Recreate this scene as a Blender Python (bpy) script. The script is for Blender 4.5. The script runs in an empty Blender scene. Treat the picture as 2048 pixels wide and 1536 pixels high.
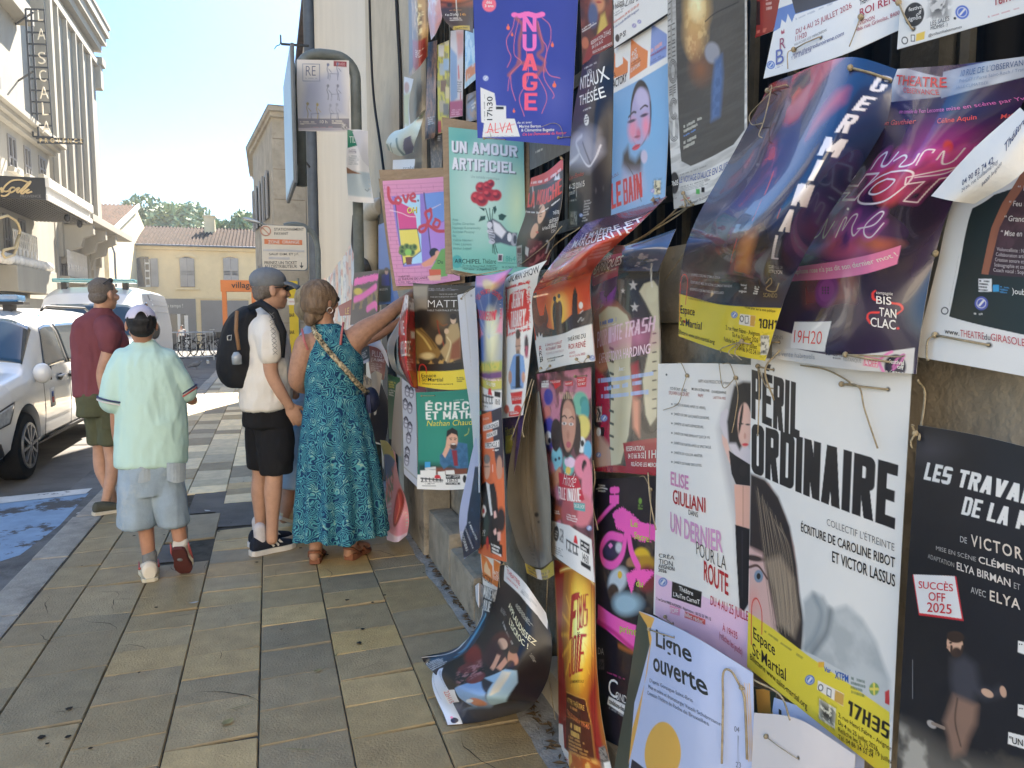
import bpy,bmesh,math,random
import numpy as np
from mathutils import Vector,Matrix,Euler
random.seed(7);RNG=np.random.default_rng(7)
SC=bpy.context.scene;COL=SC.collection
# ------------------------------------------------------------------ camera
F_PX,CX,CY,CAM_H=1480.0,1024.0,768.0,1.46
YAW,PITCH=math.radians(18.1447),math.radians(5.1735)
cam_d=bpy.data.cameras.new('camera');cam=bpy.data.objects.new('camera',cam_d);COL.objects.link(cam)
cam_d.sensor_width=36.0;cam_d.lens=F_PX/2048*36.0;cam_d.clip_start=0.05;cam_d.clip_end=2000
cam.location=(0,0,CAM_H);cam.rotation_euler=(math.pi/2-PITCH,0,-YAW)
SC.camera=cam
# ------------------------------------------------------------------ light
SUN_AZ,SUN_EL=math.radians(22.0),math.radians(45.0)     # azimuth from the street direction towards the wall side
world=bpy.data.worlds.new('World');SC.world=world;world.use_nodes=True
wt=world.node_tree;bg=wt.nodes['Background']
sky=wt.nodes.new('ShaderNodeTexSky');sky.sky_type='NISHITA';sky.sun_disc=False
sky.sun_elevation=SUN_EL;sky.sun_rotation=SUN_AZ;sky.dust_density=1;sky.air_density=1;sky.ozone_density=4
gm=wt.nodes.new('ShaderNodeGamma');gm.inputs[1].default_value=.6      # a hazy bright summer sky: evens out the glow round the sun
wt.links.new(sky.outputs[0],gm.inputs[0]);hs=wt.nodes.new('ShaderNodeHueSaturation');hs.inputs['Saturation'].default_value=2.0;wt.links.new(gm.outputs[0],hs.inputs['Color']);wt.links.new(hs.outputs[0],bg.inputs[0]);bg.inputs[1].default_value=.072
sun_d=bpy.data.lights.new('sun','SUN');sun_d.energy=3.2;sun_d.angle=math.radians(0.53);sun_d.color=(1.0,0.91,0.78)
sun=bpy.data.objects.new('sun',sun_d);COL.objects.link(sun)
sdir=Vector((math.sin(SUN_AZ)*math.cos(SUN_EL),math.cos(SUN_AZ)*math.cos(SUN_EL),math.sin(SUN_EL)))
sun.rotation_euler=sdir.to_track_quat('Z','Y').to_euler()
SC.view_settings.view_transform='Standard';SC.view_settings.look='None';SC.view_settings.gamma=1.0
SC.view_settings.exposure=3.25
SC.render.engine='CYCLES'
# ------------------------------------------------------------------ photo geometry -> world points
_f=np.array([math.sin(YAW)*math.cos(PITCH),math.cos(YAW)*math.cos(PITCH),-math.sin(PITCH)])
_r=np.array([math.cos(YAW),-math.sin(YAW),0.0]);_u=np.cross(_r,_f);CAM=np.array([0,0,CAM_H])
def ray(x,y):return _r*(x-CX)/F_PX-_u*(y-CY)/F_PX+_f
def on_x(x,y,X):d=ray(x,y);return CAM+d*(X/d[0])
def on_y(x,y,Y):d=ray(x,y);return CAM+d*(Y/d[1])
def on_z(x,y,Z=0.0):d=ray(x,y);return CAM+d*((Z-CAM_H)/d[2])
def to_px(P):
 P=np.asarray(P,float)-CAM;w=P@_f
 return np.stack([CX+F_PX*(P@_r)/w,CY-F_PX*(P@_u)/w],-1)
# ------------------------------------------------------------------ colour and materials
def lin(c,k=1.0):
 c=np.asarray(c,float)/255.0
 l=np.where(c<=0.04045,c/12.92,((c+0.055)/1.055)**2.4)*k
 return np.clip(l,0,0.9)
MATS={}
def mat(name,rgb,rough=0.8,spec=0.3,var=0.15,scale=6.0,bump=0.0,bscale=60.0,metal=0.0,coat=0.0,stain=None,rgb2=None,trans=0.0,stretch=None,detail=6):
 """Principled surface with a procedural two-tone noise, optional stains and bump."""
 if name in MATS:return MATS[name]
 m=bpy.data.materials.new(name);m.use_nodes=True;t=m.node_tree;N=t.nodes;L=t.links
 p=N['Principled BSDF'];p.inputs['Roughness'].default_value=rough;p.inputs['Metallic'].default_value=metal
 p.inputs['Specular IOR Level'].default_value=spec;p.inputs['Coat Weight'].default_value=coat
 p.inputs['Transmission Weight'].default_value=trans
 rgb=np.asarray(rgb,float);r2=rgb*(1-var)if rgb2 is None else np.asarray(rgb2,float)
 tc=N.new('ShaderNodeTexCoord');mp=N.new('ShaderNodeMapping');L.new(tc.outputs['Object'],mp.inputs[0])
 if stretch:mp.inputs['Scale'].default_value=stretch
 nz=N.new('ShaderNodeTexNoise');nz.inputs['Scale'].default_value=scale;nz.inputs['Detail'].default_value=detail
 nz.inputs['Roughness'].default_value=0.65;L.new(mp.outputs[0],nz.inputs['Vector'])
 cr=N.new('ShaderNodeValToRGB');cr.color_ramp.elements[0].position=0.33;cr.color_ramp.elements[1].position=0.68
 cr.color_ramp.elements[0].color=(*r2,1);cr.color_ramp.elements[1].color=(*np.minimum(rgb*(1+var*0.6),.95),1)
 L.new(nz.outputs['Fac'],cr.inputs[0]);out=cr.outputs[0]
 if stain is not None:
  n2=N.new('ShaderNodeTexNoise');n2.inputs['Scale'].default_value=stain[1];n2.inputs['Detail'].default_value=8
  n2.inputs['Roughness'].default_value=0.7;L.new(mp.outputs[0],n2.inputs['Vector'])
  c2=N.new('ShaderNodeValToRGB');c2.color_ramp.elements[0].position=stain[2];c2.color_ramp.elements[1].position=stain[2]+0.14
  L.new(n2.outputs['Fac'],c2.inputs[0]);mx=N.new('ShaderNodeMix');mx.data_type='RGBA'
  L.new(c2.outputs[0],mx.inputs[0]);L.new(out,mx.inputs[6]);mx.inputs[7].default_value=(*stain[0],1);out=mx.outputs[2]
 L.new(out,p.inputs['Base Color'])
 if bump:
  n3=N.new('ShaderNodeTexNoise');n3.inputs['Scale'].default_value=bscale;n3.inputs['Detail'].default_value=8
  L.new(tc.outputs['Object'],n3.inputs['Vector']);b=N.new('ShaderNodeBump');b.inputs['Strength'].default_value=bump
  b.inputs['Distance'].default_value=0.01;L.new(n3.outputs['Fac'],b.inputs['Height']);L.new(b.outputs[0],p.inputs['Normal'])
 MATS[name]=m;return m
def vmat(name,rough=0.5,spec=0.4,var=0.12,scale=9.0,bump=0.15,bscale=80.0,coat=0.0,stain=None):
 """Colour from the mesh's own colour attribute, with a procedural mottling on top."""
 if name in MATS:return MATS[name]
 m=mat(name,(1,1,1),rough,spec,var,scale,bump,bscale,coat=coat,stain=stain);t=m.node_tree;N=t.nodes;L=t.links
 p=N['Principled BSDF'];src=p.inputs['Base Color'].links[0].from_socket
 a=N.new('ShaderNodeAttribute');a.attribute_name='Col';mx=N.new('ShaderNodeMix');mx.data_type='RGBA';mx.blend_type='MULTIPLY'
 mx.inputs[0].default_value=1.0;L.new(a.outputs['Color'],mx.inputs[6]);L.new(src,mx.inputs[7]);L.new(mx.outputs[2],p.inputs['Base Color'])
 return m
def glass(name,rgb,rough=0.06,var=0.2):
 return mat(name,rgb,rough,0.9,var,1.2)
# ------------------------------------------------------------------ objects
def tag(o,label=None,cat=None,group=None,kind=None):
 if label:o['label']=label
 if cat:o['category']=cat
 if group:o['group']=group
 if kind:o['kind']=kind
 return o
def empty(name,loc,label,cat,group=None,rz=0.0):
 o=bpy.data.objects.new(name,None);o.empty_display_size=0.1;COL.objects.link(o);o.location=loc;o.rotation_euler=(0,0,rz)
 return tag(o,label,cat,group)
def copy_tree(o,parent=None):
 c=o.copy();COL.objects.link(c)
 if parent is not None:c.parent=parent
 for ch in[x for x in bpy.data.objects if x.parent==o]:copy_tree(ch,c)
 return c
class MB:
 """Collects faces, then links them as ONE mesh object."""
 def __init__(s):s.v=[];s.f=[];s.m=[];s.c=[]
 def add(s,vs,fs,mi=0,col=None):
  b=len(s.v);s.v+=[tuple(map(float,v))for v in vs];s.f+=[tuple(b+i for i in f)for f in fs];s.m+=[mi]*len(fs)
  s.c+=[col]*len(vs);return s
 def box(s,x0,x1,y0,y1,z0,z1,mi=0,col=None):
  return s.add([(x,y,z)for x in(x0,x1)for y in(y0,y1)for z in(z0,z1)],
                     [(0,1,3,2),(4,6,7,5),(0,4,5,1),(2,3,7,6),(0,2,6,4),(1,5,7,3)],mi,col)
 def obox(s,M,sx,sy,sz,mi=0,col=None):
  vs=[M@Vector((x*sx/2,y*sy/2,z*sz/2))for x in(-1,1)for y in(-1,1)for z in(-1,1)]
  return s.add(vs,[(0,1,3,2),(4,6,7,5),(0,4,5,1),(2,3,7,6),(0,2,6,4),(1,5,7,3)],mi,col)
 def bm_(s,a,b,w,h,mi=0,col=None,up=(0,0,1)):
  a,b=Vector(a),Vector(b);d=b-a;x=d.normalized();z=Vector(up)-x*x.dot(Vector(up))
  if z.length<1e-4:z=Vector((0,1,0))-x*x.y
  z.normalize();y=z.cross(x)
  M=Matrix(((x.x,y.x,z.x,(a.x+b.x)/2),(x.y,y.y,z.y,(a.y+b.y)/2),(x.z,y.z,z.z,(a.z+b.z)/2),(0,0,0,1)))
  return s.obox(M,d.length,w,h,mi,col)
 def tb(s,pts,r,n=8,mi=0,col=None,cap=True):
  pts=[Vector(p)for p in pts];rs=r if hasattr(r,'__len__')else[r]*len(pts);vs=[];fs=[]
  t0=(pts[1]-pts[0]).normalized();a=Vector((0,0,1))if abs(t0.z)<0.9 else Vector((1,0,0));nrm=(a-t0*a.dot(t0)).normalized()
  for i,p in enumerate(pts):
   t=(pts[min(i+1,len(pts)-1)]-pts[max(i-1,0)])
   t=t.normalized()if t.length>1e-9 else t0
   nrm=nrm-t*nrm.dot(t);nrm=nrm.normalized()if nrm.length>1e-6 else t.orthogonal().normalized();bn=t.cross(nrm)
   vs+=[p+(nrm*math.cos(2*math.pi*k/n)+bn*math.sin(2*math.pi*k/n))*rs[i]for k in range(n)]
  for i in range(len(pts)-1):
   for k in range(n):fs.append((i*n+k,i*n+(k+1)%n,(i+1)*n+(k+1)%n,(i+1)*n+k))
  if cap:fs+=[tuple(range(n-1,-1,-1)),tuple(range((len(pts)-1)*n,len(pts)*n))]
  return s.add(vs,fs,mi,col)
 def rings(s,rings,mi=0,closed=True,cap=(True,True),col=None):
  n=len(rings[0]);vs=[v for r in rings for v in r];fs=[]
  for i in range(len(rings)-1):
   for k in range(n if closed else n-1):fs.append((i*n+k,i*n+(k+1)%n,(i+1)*n+(k+1)%n,(i+1)*n+k))
  if cap[0]:fs.append(tuple(range(n-1,-1,-1)))
  if cap[1]:fs.append(tuple(range((len(rings)-1)*n,len(rings)*n)))
  return s.add(vs,fs,mi,col)
 def prism(s,poly,axis,a,b,mi=0,col=None):
  """poly = 2-D outline, extruded along axis (0 x, 1 y, 2 z) from a to b."""
  n=len(poly)
  def pt(p,h):q=list(p);q.insert(axis,h);return q
  return s.add([pt(p,a)for p in poly]+[pt(p,b)for p in poly],
                     [tuple(range(n-1,-1,-1)),tuple(range(n,2*n))]+[(k,(k+1)%n,n+(k+1)%n,n+k)for k in range(n)],mi,col)
 def E(s,c,r,n=12,m=8,mi=0,M=None,col=None):
  rg=[]
  for i in range(m+1):
   th=math.pi*i/m;th=min(max(th,0.02),math.pi-0.02);ring=[]
   for k in range(n):
    p=Vector((r[0]*math.sin(th)*math.cos(2*math.pi*k/n),r[1]*math.sin(th)*math.sin(2*math.pi*k/n),-r[2]*math.cos(th)))
    if M is not None:p=M@p
    ring.append(p+Vector(c))
   rg.append(ring)
  return s.rings(rg,mi,col=col)
 def grid(s,fn,nu,nv,mi=0,col=None):
  vs=[fn(i/nu,j/nv)for j in range(nv+1)for i in range(nu+1)]
  return s.add(vs,[(j*(nu+1)+i,j*(nu+1)+i+1,(j+1)*(nu+1)+i+1,(j+1)*(nu+1)+i)for j in range(nv)for i in range(nu)],mi,col)
 def build(s,name,mats,parent=None,smooth=False,bevel=0.0,fix=True,auto=None):
  me=bpy.data.meshes.new(name);me.from_pydata(s.v,[],s.f)
  for m in(mats if isinstance(mats,(list,tuple))else[mats]):me.materials.append(m)
  me.polygons.foreach_set('material_index',s.m)
  if any(c is not None for c in s.c):
   at=me.color_attributes.new('Col','FLOAT_COLOR','POINT')
   at.data.foreach_set('color',np.array([(*(c if c is not None else(.5,.5,.5)),1.0)for c in s.c],np.float32).ravel())
  if fix or bevel:
   bm=bmesh.new();bm.from_mesh(me)
   if bevel:
    es=[e for e in bm.edges if len(e.link_faces)==2 and e.calc_face_angle(0)>0.6]
    bmesh.ops.bevel(bm,geom=es,offset=bevel,segments=2,affect='EDGES',profile=0.7,clamp_overlap=True)
   if fix:bmesh.ops.recalc_face_normals(bm,faces=bm.faces)
   bm.to_mesh(me);bm.free()
  if smooth:me.polygons.foreach_set('use_smooth',[True]*len(me.polygons))
  if smooth and auto:me.set_sharp_from_angle(angle=math.radians(auto))
  o=bpy.data.objects.new(name,me);COL.objects.link(o)
  if parent is not None:o.parent=parent
  return o
def world_to(parent,o):
 """o's vertices are in world space: keep them there under a moved parent."""
 M=Matrix.Translation(parent.location)@parent.rotation_euler.to_matrix().to_4x4();o.data.transform(M.inverted());return o
def mv(o,r):o.data.transform(Matrix.Translation(r.location*-1))
# ------------------------------------------------------------------ value noise for numpy work
def vnoise(p,seed=0):
 p=np.asarray(p,float);i=np.floor(p).astype(np.int64);f=p-i;f=f*f*(3-2*f)
 def h(a):
  n=np.zeros(a.shape[:-1],np.uint64)
  for k,q in enumerate((374761393,668265263,2147483647)[:a.shape[-1]]):n=n+(a[...,k].astype(np.uint64))*np.uint64(q)
  n=n+np.uint64(seed*974711+17);n=(n^(n>>np.uint64(13)))*np.uint64(1274126177);n=n^(n>>np.uint64(16))
  return(n&np.uint64(0xFFFFFF)).astype(float)/0xFFFFFF
 D=p.shape[-1];out=0
 for c in range(1<<D):
  o=np.array([(c>>k)&1 for k in range(D)]);w=np.ones(p.shape[:-1])
  for k in range(D):w=w*(f[...,k]if o[k]else 1-f[...,k])
  out=out+w*h(i+o)
 return out
def fbm(p,seed=0,oct=4):
 p=np.asarray(p,float);s=0;a=0.5;t=0
 for k in range(oct):s=s+a*vnoise(p*(2**k),seed+k);t+=a;a*=0.5
 return s/t
# ------------------------------------------------------------------ lettering (built in one batch at the end)
TEXT_JOBS=[]
def text_mesh_cache(keys):
 objs={}
 for k in keys:
  s,bold,spacing=k
  cu=bpy.data.curves.new('lettering','FONT');cu.body=s;cu.offset=bold;cu.space_character=spacing;cu.resolution_u=3
  cu.fill_mode='FRONT';o=bpy.data.objects.new('lettering',cu);COL.objects.link(o);objs[k]=o
 bpy.context.view_layer.update();dg=bpy.context.evaluated_depsgraph_get();out={}
 for k,o in objs.items():
  ev=o.evaluated_get(dg);me=ev.to_mesh();n=len(me.vertices)
  co=np.empty(n*3,np.float32);me.vertices.foreach_get('co',co);co=co.reshape(-1,3)[:,:2].astype(float)
  me.calc_loop_triangles();tri=np.empty(len(me.loop_triangles)*3,np.int32);me.loop_triangles.foreach_get('vertices',tri)
  out[k]=(co,tri.reshape(-1,3));ev.to_mesh_clear()
 for o in objs.values():
  cu=o.data;bpy.data.objects.remove(o);bpy.data.curves.remove(cu)
 return out
# ================================================================== MATERIALS OF THE SETTING
M={}
M['asphalt']=mat('asphalt',(.14,.132,.122),.85,.3,.25,3.0,.5,180,stain=((.09,.085,.08),1.2,.54))
M['slab']=vmat('pavement_stone',.6,.3,.3,9.0,.5,110,stain=((.66,.64,.6),1.7,.56))
M['joint']=mat('joint_dirt',(.09,.08,.065),.95,.1,.4,12,.4,90)
M['kerb']=mat('kerb_stone',(.34,.31,.265),.75,.3,.3,7,.5,90,stain=((.17,.155,.135),3.0,.57))
M['concrete']=mat('gutter_concrete',(.15,.145,.14),.8,.3,.3,4,.4,90,stain=((.07,.068,.066),2.2,.5))
M['cement']=mat('cement_strip',(.3,.29,.27),.85,.3,.35,9,.7,70,stain=((.1,.085,.065),7,.56))
M['stone']=mat('wall_stone',(.3,.26,.2),.88,.2,.3,5,.6,50,stain=((.1,.085,.065),3.5,.55))
M['dark_stone']=mat('weathered_stone',(.32,.275,.21),.9,.2,.3,6,.7,40,stain=((.13,.11,.082),3.2,.55))
M['plaster']=mat('pale_plaster',(.6,.56,.49),.9,.2,.06,1.1,.3,30,stain=((.5,.465,.405),1.3,.6),stretch=(1,1,.3))
M['plaster2']=mat('warm_plaster',(.5,.44,.345),.9,.2,.15,2.2,.3,26,stain=((.25,.2,.15),3.4,.62))
M['render']=mat('beige_render',(.33,.31,.262),.88,.2,.14,.9,.25,20,stain=((.29,.26,.205),1.1,.6),stretch=(1,1,.3))
M['render_grey']=mat('grey_render',(.33,.3,.24),.88,.2,.14,1.5,.2,18,stain=((.42,.39,.33),2.5,.66),stretch=(1,1,.3))
M['yellow']=mat('yellow_plaster',(.64,.53,.33),.9,.2,.12,.6,.2,18,stain=((.53,.43,.27),.9,.58))
M['yellow_trim']=mat('pale_yellow_trim',(.62,.52,.33),.88,.2,.1,2)
M['ashlar']=mat('ashlar_stone',(.44,.4,.33),.9,.2,.22,1.5,.4,16,stain=((.3,.26,.21),1.2,.56))
M['tile']=mat('roof_tile',(.07,.05,.04),.95,.05,.45,2.6,.3,20,stain=((.04,.034,.03),1.5,.52))
M['tile2']=mat('old_roof_tile',(.1,.065,.048),.95,.05,.4,2.6,.3,20,stain=((.055,.045,.038),1.5,.5))
M['shutter']=mat('grey_shutter',(.34,.33,.32),.7,.3,.08,4)
M['white_paint']=mat('white_paint',(.68,.66,.62),.6,.35,.08,4)
M['dark_glass']=glass('dark_glass',(.03,.035,.042))
M['black']=mat('black_paint',(.022,.023,.026),.5,.4,.2,6)
M['iron']=mat('dark_iron',(.035,.04,.045),.6,.4,.3,9,.2,60)
M['rail']=mat('grey_iron',(.07,.066,.055),.7,.4,.35,14,.3,80,stain=((.07,.045,.025),8,.62))
M['shopgrey']=mat('shop_grey',(.2,.195,.19),.6,.3,.08,1)
M['steel']=mat('galvanised_steel',(.42,.44,.45),.45,.5,.15,6,metal=.6)
M['gold']=mat('gold_lettering',(.62,.47,.24),.4,.5,.1,5)
M['trunk']=mat('bark',(.11,.085,.06),.9,.2,.4,9,.6,40)
M['cable']=mat('black_cable',(.02,.02,.022),.6,.3)
M['zinc']=mat('blue_grey_zinc',(.1,.12,.15),.55,.5,.2,4,metal=.3)
M['cream_pipe']=mat('cream_pipe',(.5,.44,.34),.55,.4,.2,5,stain=((.3,.25,.18),5,.6))
# ================================================================== GROUND
def gz_at(y):return 0.0 if y<22 else-0.021*(y-22)
ROAD_Z=-0.07
ys=[-40,-12,-4,0,2,4,6,8,12,16,20,22,26,32,40,50,60,80,110]
xs=[-60,-30,-20,-8,-4,-1.38,1.2,6,30,60]
b=MB();nX=len(xs)
b.add([(x,y,ROAD_Z+gz_at(y)if y<90 else ROAD_Z+gz_at(90))for y in ys for x in xs],
      [(j*nX+i,j*nX+i+1,(j+1)*nX+i+1,(j+1)*nX+i)for j in range(len(ys)-1)for i in range(nX-1)])
tag(b.build('road',M['asphalt']),kind='structure')
# pavement bed, slabs, kerb, gutter
PAVE_END=21.5
b=MB();b.box(-1.22,1.02,-3,PAVE_END,-.3,-.011);tag(b.build('pavement_bed',M['joint']),kind='structure')
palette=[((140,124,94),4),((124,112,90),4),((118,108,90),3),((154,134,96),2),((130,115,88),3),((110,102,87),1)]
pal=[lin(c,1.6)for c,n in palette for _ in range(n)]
far_pal=[lin(c,2.1)for c in((150,140,120),(134,126,108),(160,149,126),(124,117,102),(142,131,108))]  # paler far stone, with glancing sky sheen put into its colour
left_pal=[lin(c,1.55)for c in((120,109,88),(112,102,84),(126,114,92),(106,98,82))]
cols=[-1.2,-0.985,-0.684,-0.379,-0.074,0.231,0.536,0.845]
holes=[(-.80,-.52,4.75,5.12),(-.62,-.3,5.9,6.6),(-.42,.03,5.45,6.15),(-.1,.2,6.3,7.0)]
b=MB();rs=random.Random(11)
for ci in range(len(cols)-1):
 x0,x1=cols[ci],cols[ci+1];y=-2.5+rs.random()*.3
 while y<PAVE_END:
  L=rs.uniform(.2,.31)if y<7 else rs.uniform(.3,.62)
  if ci<2 and y<6:L=rs.uniform(.2,.5)
  sk=rs.uniform(-.012,.03);g=.0022;z=rs.uniform(-.0011,.0011);tx,ty=rs.uniform(-.0013,.0013),rs.uniform(-.0013,.0013)
  cxm,cym=(x0+x1)/2,y+L/2
  if not any(h[0]<cxm<h[1]and h[2]<cym<h[3]for h in holes):
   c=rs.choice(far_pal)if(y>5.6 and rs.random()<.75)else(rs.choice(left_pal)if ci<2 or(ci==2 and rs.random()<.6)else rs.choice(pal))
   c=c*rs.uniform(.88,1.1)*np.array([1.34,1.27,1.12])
   e=.007
   def q(a_,b_,zz):return(a_,b_,zz)
   pts=[(x0+g,y+g),(x1-g,y+g+sk),(x1-g,y+L-g+sk),(x0+g,y+L-g)]
   up=[(px_+(e if k in(0,3)else-e)*.5,py_+(e if k in(0,1)else-e)*.5,z+(tx if k in(1,2)else-tx)+(ty if k>1 else-ty))for k,(px_,py_)in enumerate(pts)]
   lo=[(px_,py_,-.006)for px_,py_ in pts];bo=[(px_,py_,-.03)for px_,py_ in pts]
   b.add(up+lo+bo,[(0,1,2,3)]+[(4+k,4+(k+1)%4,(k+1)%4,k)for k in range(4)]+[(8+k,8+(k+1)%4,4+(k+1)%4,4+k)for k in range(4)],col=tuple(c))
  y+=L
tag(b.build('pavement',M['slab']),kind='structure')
# cracks and trodden-in spots
b=MB();rs=random.Random(19)
for k in range(34):
 x,y=rs.uniform(-1.15,-.2)if k<24 else rs.uniform(-.2,.8),rs.uniform(1.9,5.2);a=rs.choice((.3,.6,-.2,1.9,2.3))+rs.uniform(-.3,.3);P=[]
 for s_ in range(rs.randint(4,11)):P.append((x,y));a+=rs.uniform(-.5,.5);x+=.035*math.cos(a);y+=.035*math.sin(a)
 n=len(P);w=[rs.uniform(.0008,.0026)*min(1,2.2*min(i,n-1-i)/n+.15)for i in range(n)]
 b.add([(p[0]+s_*w[i]*.7,p[1]+s_*w[i],.0055)for i,p in enumerate(P)for s_ in(-1,1)],[(2*i,2*i+1,2*i+3,2*i+2)for i in range(n-1)])
for k in range(60):
 x,y,r=rs.uniform(-1.1,.82),rs.uniform(1.9,7.5),rs.uniform(.004,.017);b.add([(x+r*rs.uniform(.6,1.1)*math.cos(q),y+r*rs.uniform(.6,1.1)*math.sin(q),.0058)for q in np.linspace(0,5.6,9)],[tuple(range(9))])
tag(b.build('pavement_cracks',mat('crack_dirt',(.035,.031,.027),.95,.1,.3,20),fix=False),kind='structure')
# rough asphalt repairs where slabs are missing
b=MB()
for h in holes:
 def fn(u,v,h=h):
  x,y=h[0]+(h[1]-h[0])*u,h[2]+(h[3]-h[2])*v;return(x,y,-.004+.008*(fbm([x*14,y*14],3)-.5))
 b.grid(fn,14,14)
tag(b.build('pavement_repair',M['asphalt'],smooth=True),kind='structure')
b=MB();y=-3.0;rs=random.Random(5)
while y<PAVE_END:
 L=rs.uniform(.75,1.05);j=rs.uniform(-.012,.012)
 b.box(-1.40+j,-1.208+j*.3,y+.006,y+L-.006,-.25,.004+rs.uniform(-.006,.008));y+=L
tag(b.build('kerb',M['kerb'],bevel=.012),kind='structure')
b=MB();b.add([(-1.72,-3,ROAD_Z+.006),(-1.39,-3,ROAD_Z+.006),(-1.39,PAVE_END,ROAD_Z+.006),(-1.72,PAVE_END,ROAD_Z+.006)],[(0,1,2,3)])
tag(b.build('gutter',M['concrete']),kind='structure')
b=MB();n=160
def cem(u,v):
 y=.5+v*6.0;e=.845+.05*(fbm([y*5,1.5],9)-.5)-.02
 x=e+(1.04-e)*u;return(x,y,.004+.012*fbm([x*30,y*30],4)*min(1,u*6))
b.grid(cem,8,n);tag(b.build('cement_strip',M['cement'],smooth=True),kind='structure')
# blue painted bay with its worn white edge line
def worn(name,rgb,th,sc):
 m=mat(name,rgb,.75,.3,.15,8);t=m.node_tree;N=t.nodes;L=t.links;p=N['Principled BSDF']
 src=p.inputs['Base Color'].links[0].from_socket;tc=N.new('ShaderNodeTexCoord')
 n2=N.new('ShaderNodeTexNoise');n2.inputs['Scale'].default_value=sc;n2.inputs['Detail'].default_value=9;n2.inputs['Roughness'].default_value=.72
 L.new(tc.outputs['Object'],n2.inputs['Vector']);c2=N.new('ShaderNodeValToRGB');c2.color_ramp.elements[0].position=th;c2.color_ramp.elements[1].position=th+.035
 L.new(n2.outputs['Fac'],c2.inputs[0]);mx=N.new('ShaderNodeMix');mx.data_type='RGBA';L.new(c2.outputs[0],mx.inputs[0])
 L.new(src,mx.inputs[6]);mx.inputs[7].default_value=(.075,.07,.068,1);L.new(mx.outputs[2],p.inputs['Base Color']);return m
M['blue_road']=worn('worn_blue_road_paint',(.22,.32,.45),.52,2.6)
M['white_road']=worn('worn_white_road_paint',(.62,.6,.57),.6,7.0)
zr=ROAD_Z+.008
pts=[on_z(x,y,zr)for x,y in((-420,1045),(178,986),(120,1050),(40,1110),(-300,1220))]
b=MB();b.add([(p[0],p[1],zr)for p in pts],[(0,1,2,3,4)]);tag(b.build('blue_bay_marking',M['blue_road']),kind='structure')
pts=[on_z(x,y,zr+.004)for x,y in((-420,1035),(185,976),(172,987),(-420,1055))]
b=MB();b.add([(p[0],p[1],zr+.004)for p in pts],[(0,1,2,3)]);tag(b.build('white_line_marking',M['white_road']),kind='structure')
# far pavement in front of the theatre
b=MB();b.box(-7.8,-5.9,8,40,-.4,.06);tag(b.build('far_pavement',M['kerb']),kind='structure')
# ================================================================== THE WALL WITH THE POSTERS
WX=0.97                                            # plane the posters hang in
wl=empty('low_stone_wall',(1.2,2.4,0),'low weathered stone wall under the posters with a rounded pale coping on top','wall')
def part(b,name,m,root,**k):return world_to(root,b.build(name,m,root,**k))
b=MB()
def wallface(u,v):
 y=-1.5+u*6.6;z=v*1.44;return(1.035+.012*(fbm([y*3,z*3],2)-.5)+.008*(fbm([y*14,z*14],5)-.5),y,z)
b.grid(wallface,120,30);part(b,'wall_face',M['dark_stone'],wl,smooth=True)
b=MB();y=-1.5;rs=random.Random(3)
while y<5.05:
 L=rs.uniform(.75,1.05);b.box(.995,1.34,y+.003,min(y+L,5.1)-.003,1.44,1.645+rs.uniform(-.004,.004));y+=L
part(b,'coping',M['stone'],wl,bevel=.035)
b=MB();b.box(.86,1.03,4.35,5.05,0,.42);part(b,'pier_base',M['stone'],wl,bevel=.02)
b=MB()
for y0,y1,z1 in((2.62,3.28,.2),(3.29,3.78,.23),(3.79,4.34,.3)):b.box(.885,1.03,y0,y1,0,z1)
part(b,'plinth_step',M['dark_stone'],wl,bevel=.025)
b=MB();b.box(.965,1.04,-1.5,2.6,0,.14);part(b,'plinth',M['plaster2'],wl,bevel=.01)
fn_=empty('iron_railing',(1.12,2.4,1.64),'dark iron railing on the stone wall that the posters are tied to','railing')
b=MB()
for i in range(47):y=-1.45+i*.142;b.tb([(1.1,y,1.6),(1.1,y,4.2)],.0135,6)
part(b,'bars',M['rail'],fn_)
b=MB()
for z in(1.78,2.28,2.93,3.6):b.box(1.072,1.085,-1.5,5.1,z,z+.045)
part(b,'rails',M['rail'],fn_)
for y in(1.02,3.2,5.06):b=MB();b.box(1.06,1.14,y-.04,y+.04,1.62,4.2);part(b,'post',M['rail'],fn_)
M['dark_sheet']=mat('dark_corrugated_sheet',(.009,.01,.013),.7,.3,.35,3,stretch=(1,1,.15))  # near-black panel: corrugated sheet at the far end, stand-in for deep shade elsewhere
b=MB()
def cor(u,v):y=-1.6+u*6.7;return(1.27+.012*math.sin(y*70),y,1.5+v*4.2)
b.grid(cor,460,1);o=part(b,'dark_backing',M['dark_sheet'],fn_,smooth=True)
# ================================================================== PLASTER HOUSE ON THE RIGHT
ph=empty('plaster_house',(4,11,0),'tall pale plaster house whose bare street wall rises behind the hanging posters','building')
b=MB();b.box(1.1,9,5.2,17.2,-.1,14);part(b,'wall',M['plaster'],ph)
b=MB();b.box(1.03,1.3,5.13,8.0,-.05,13.5);part(b,'pilaster',M['plaster2'],ph,bevel=.02)
b=MB();b.box(1.3,9,-2,5.12,-.1,1.5);part(b,'yard_floor',M['dark_stone'],ph)
b=MB();b.box(.9,9.2,5.0,17.4,14,14.3);part(b,'roof',M['tile'],ph)
b=MB();b.box(1.045,1.1,8.0,17.2,0,.55);part(b,'base_band',M['dark_stone'],ph,bevel=.01)
r2=empty('corner_house',(5,30,0),'narrow strip of a pale house beyond the side street, behind the drainpipe','building')
b=MB();b.box(1.62,9,27,40,-.6,12.2);part(b,'wall',M['plaster'],r2)
b=MB();b.box(1.4,9.2,26.8,40,12.2,12.5);part(b,'roof',M['tile'],r2)
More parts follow.
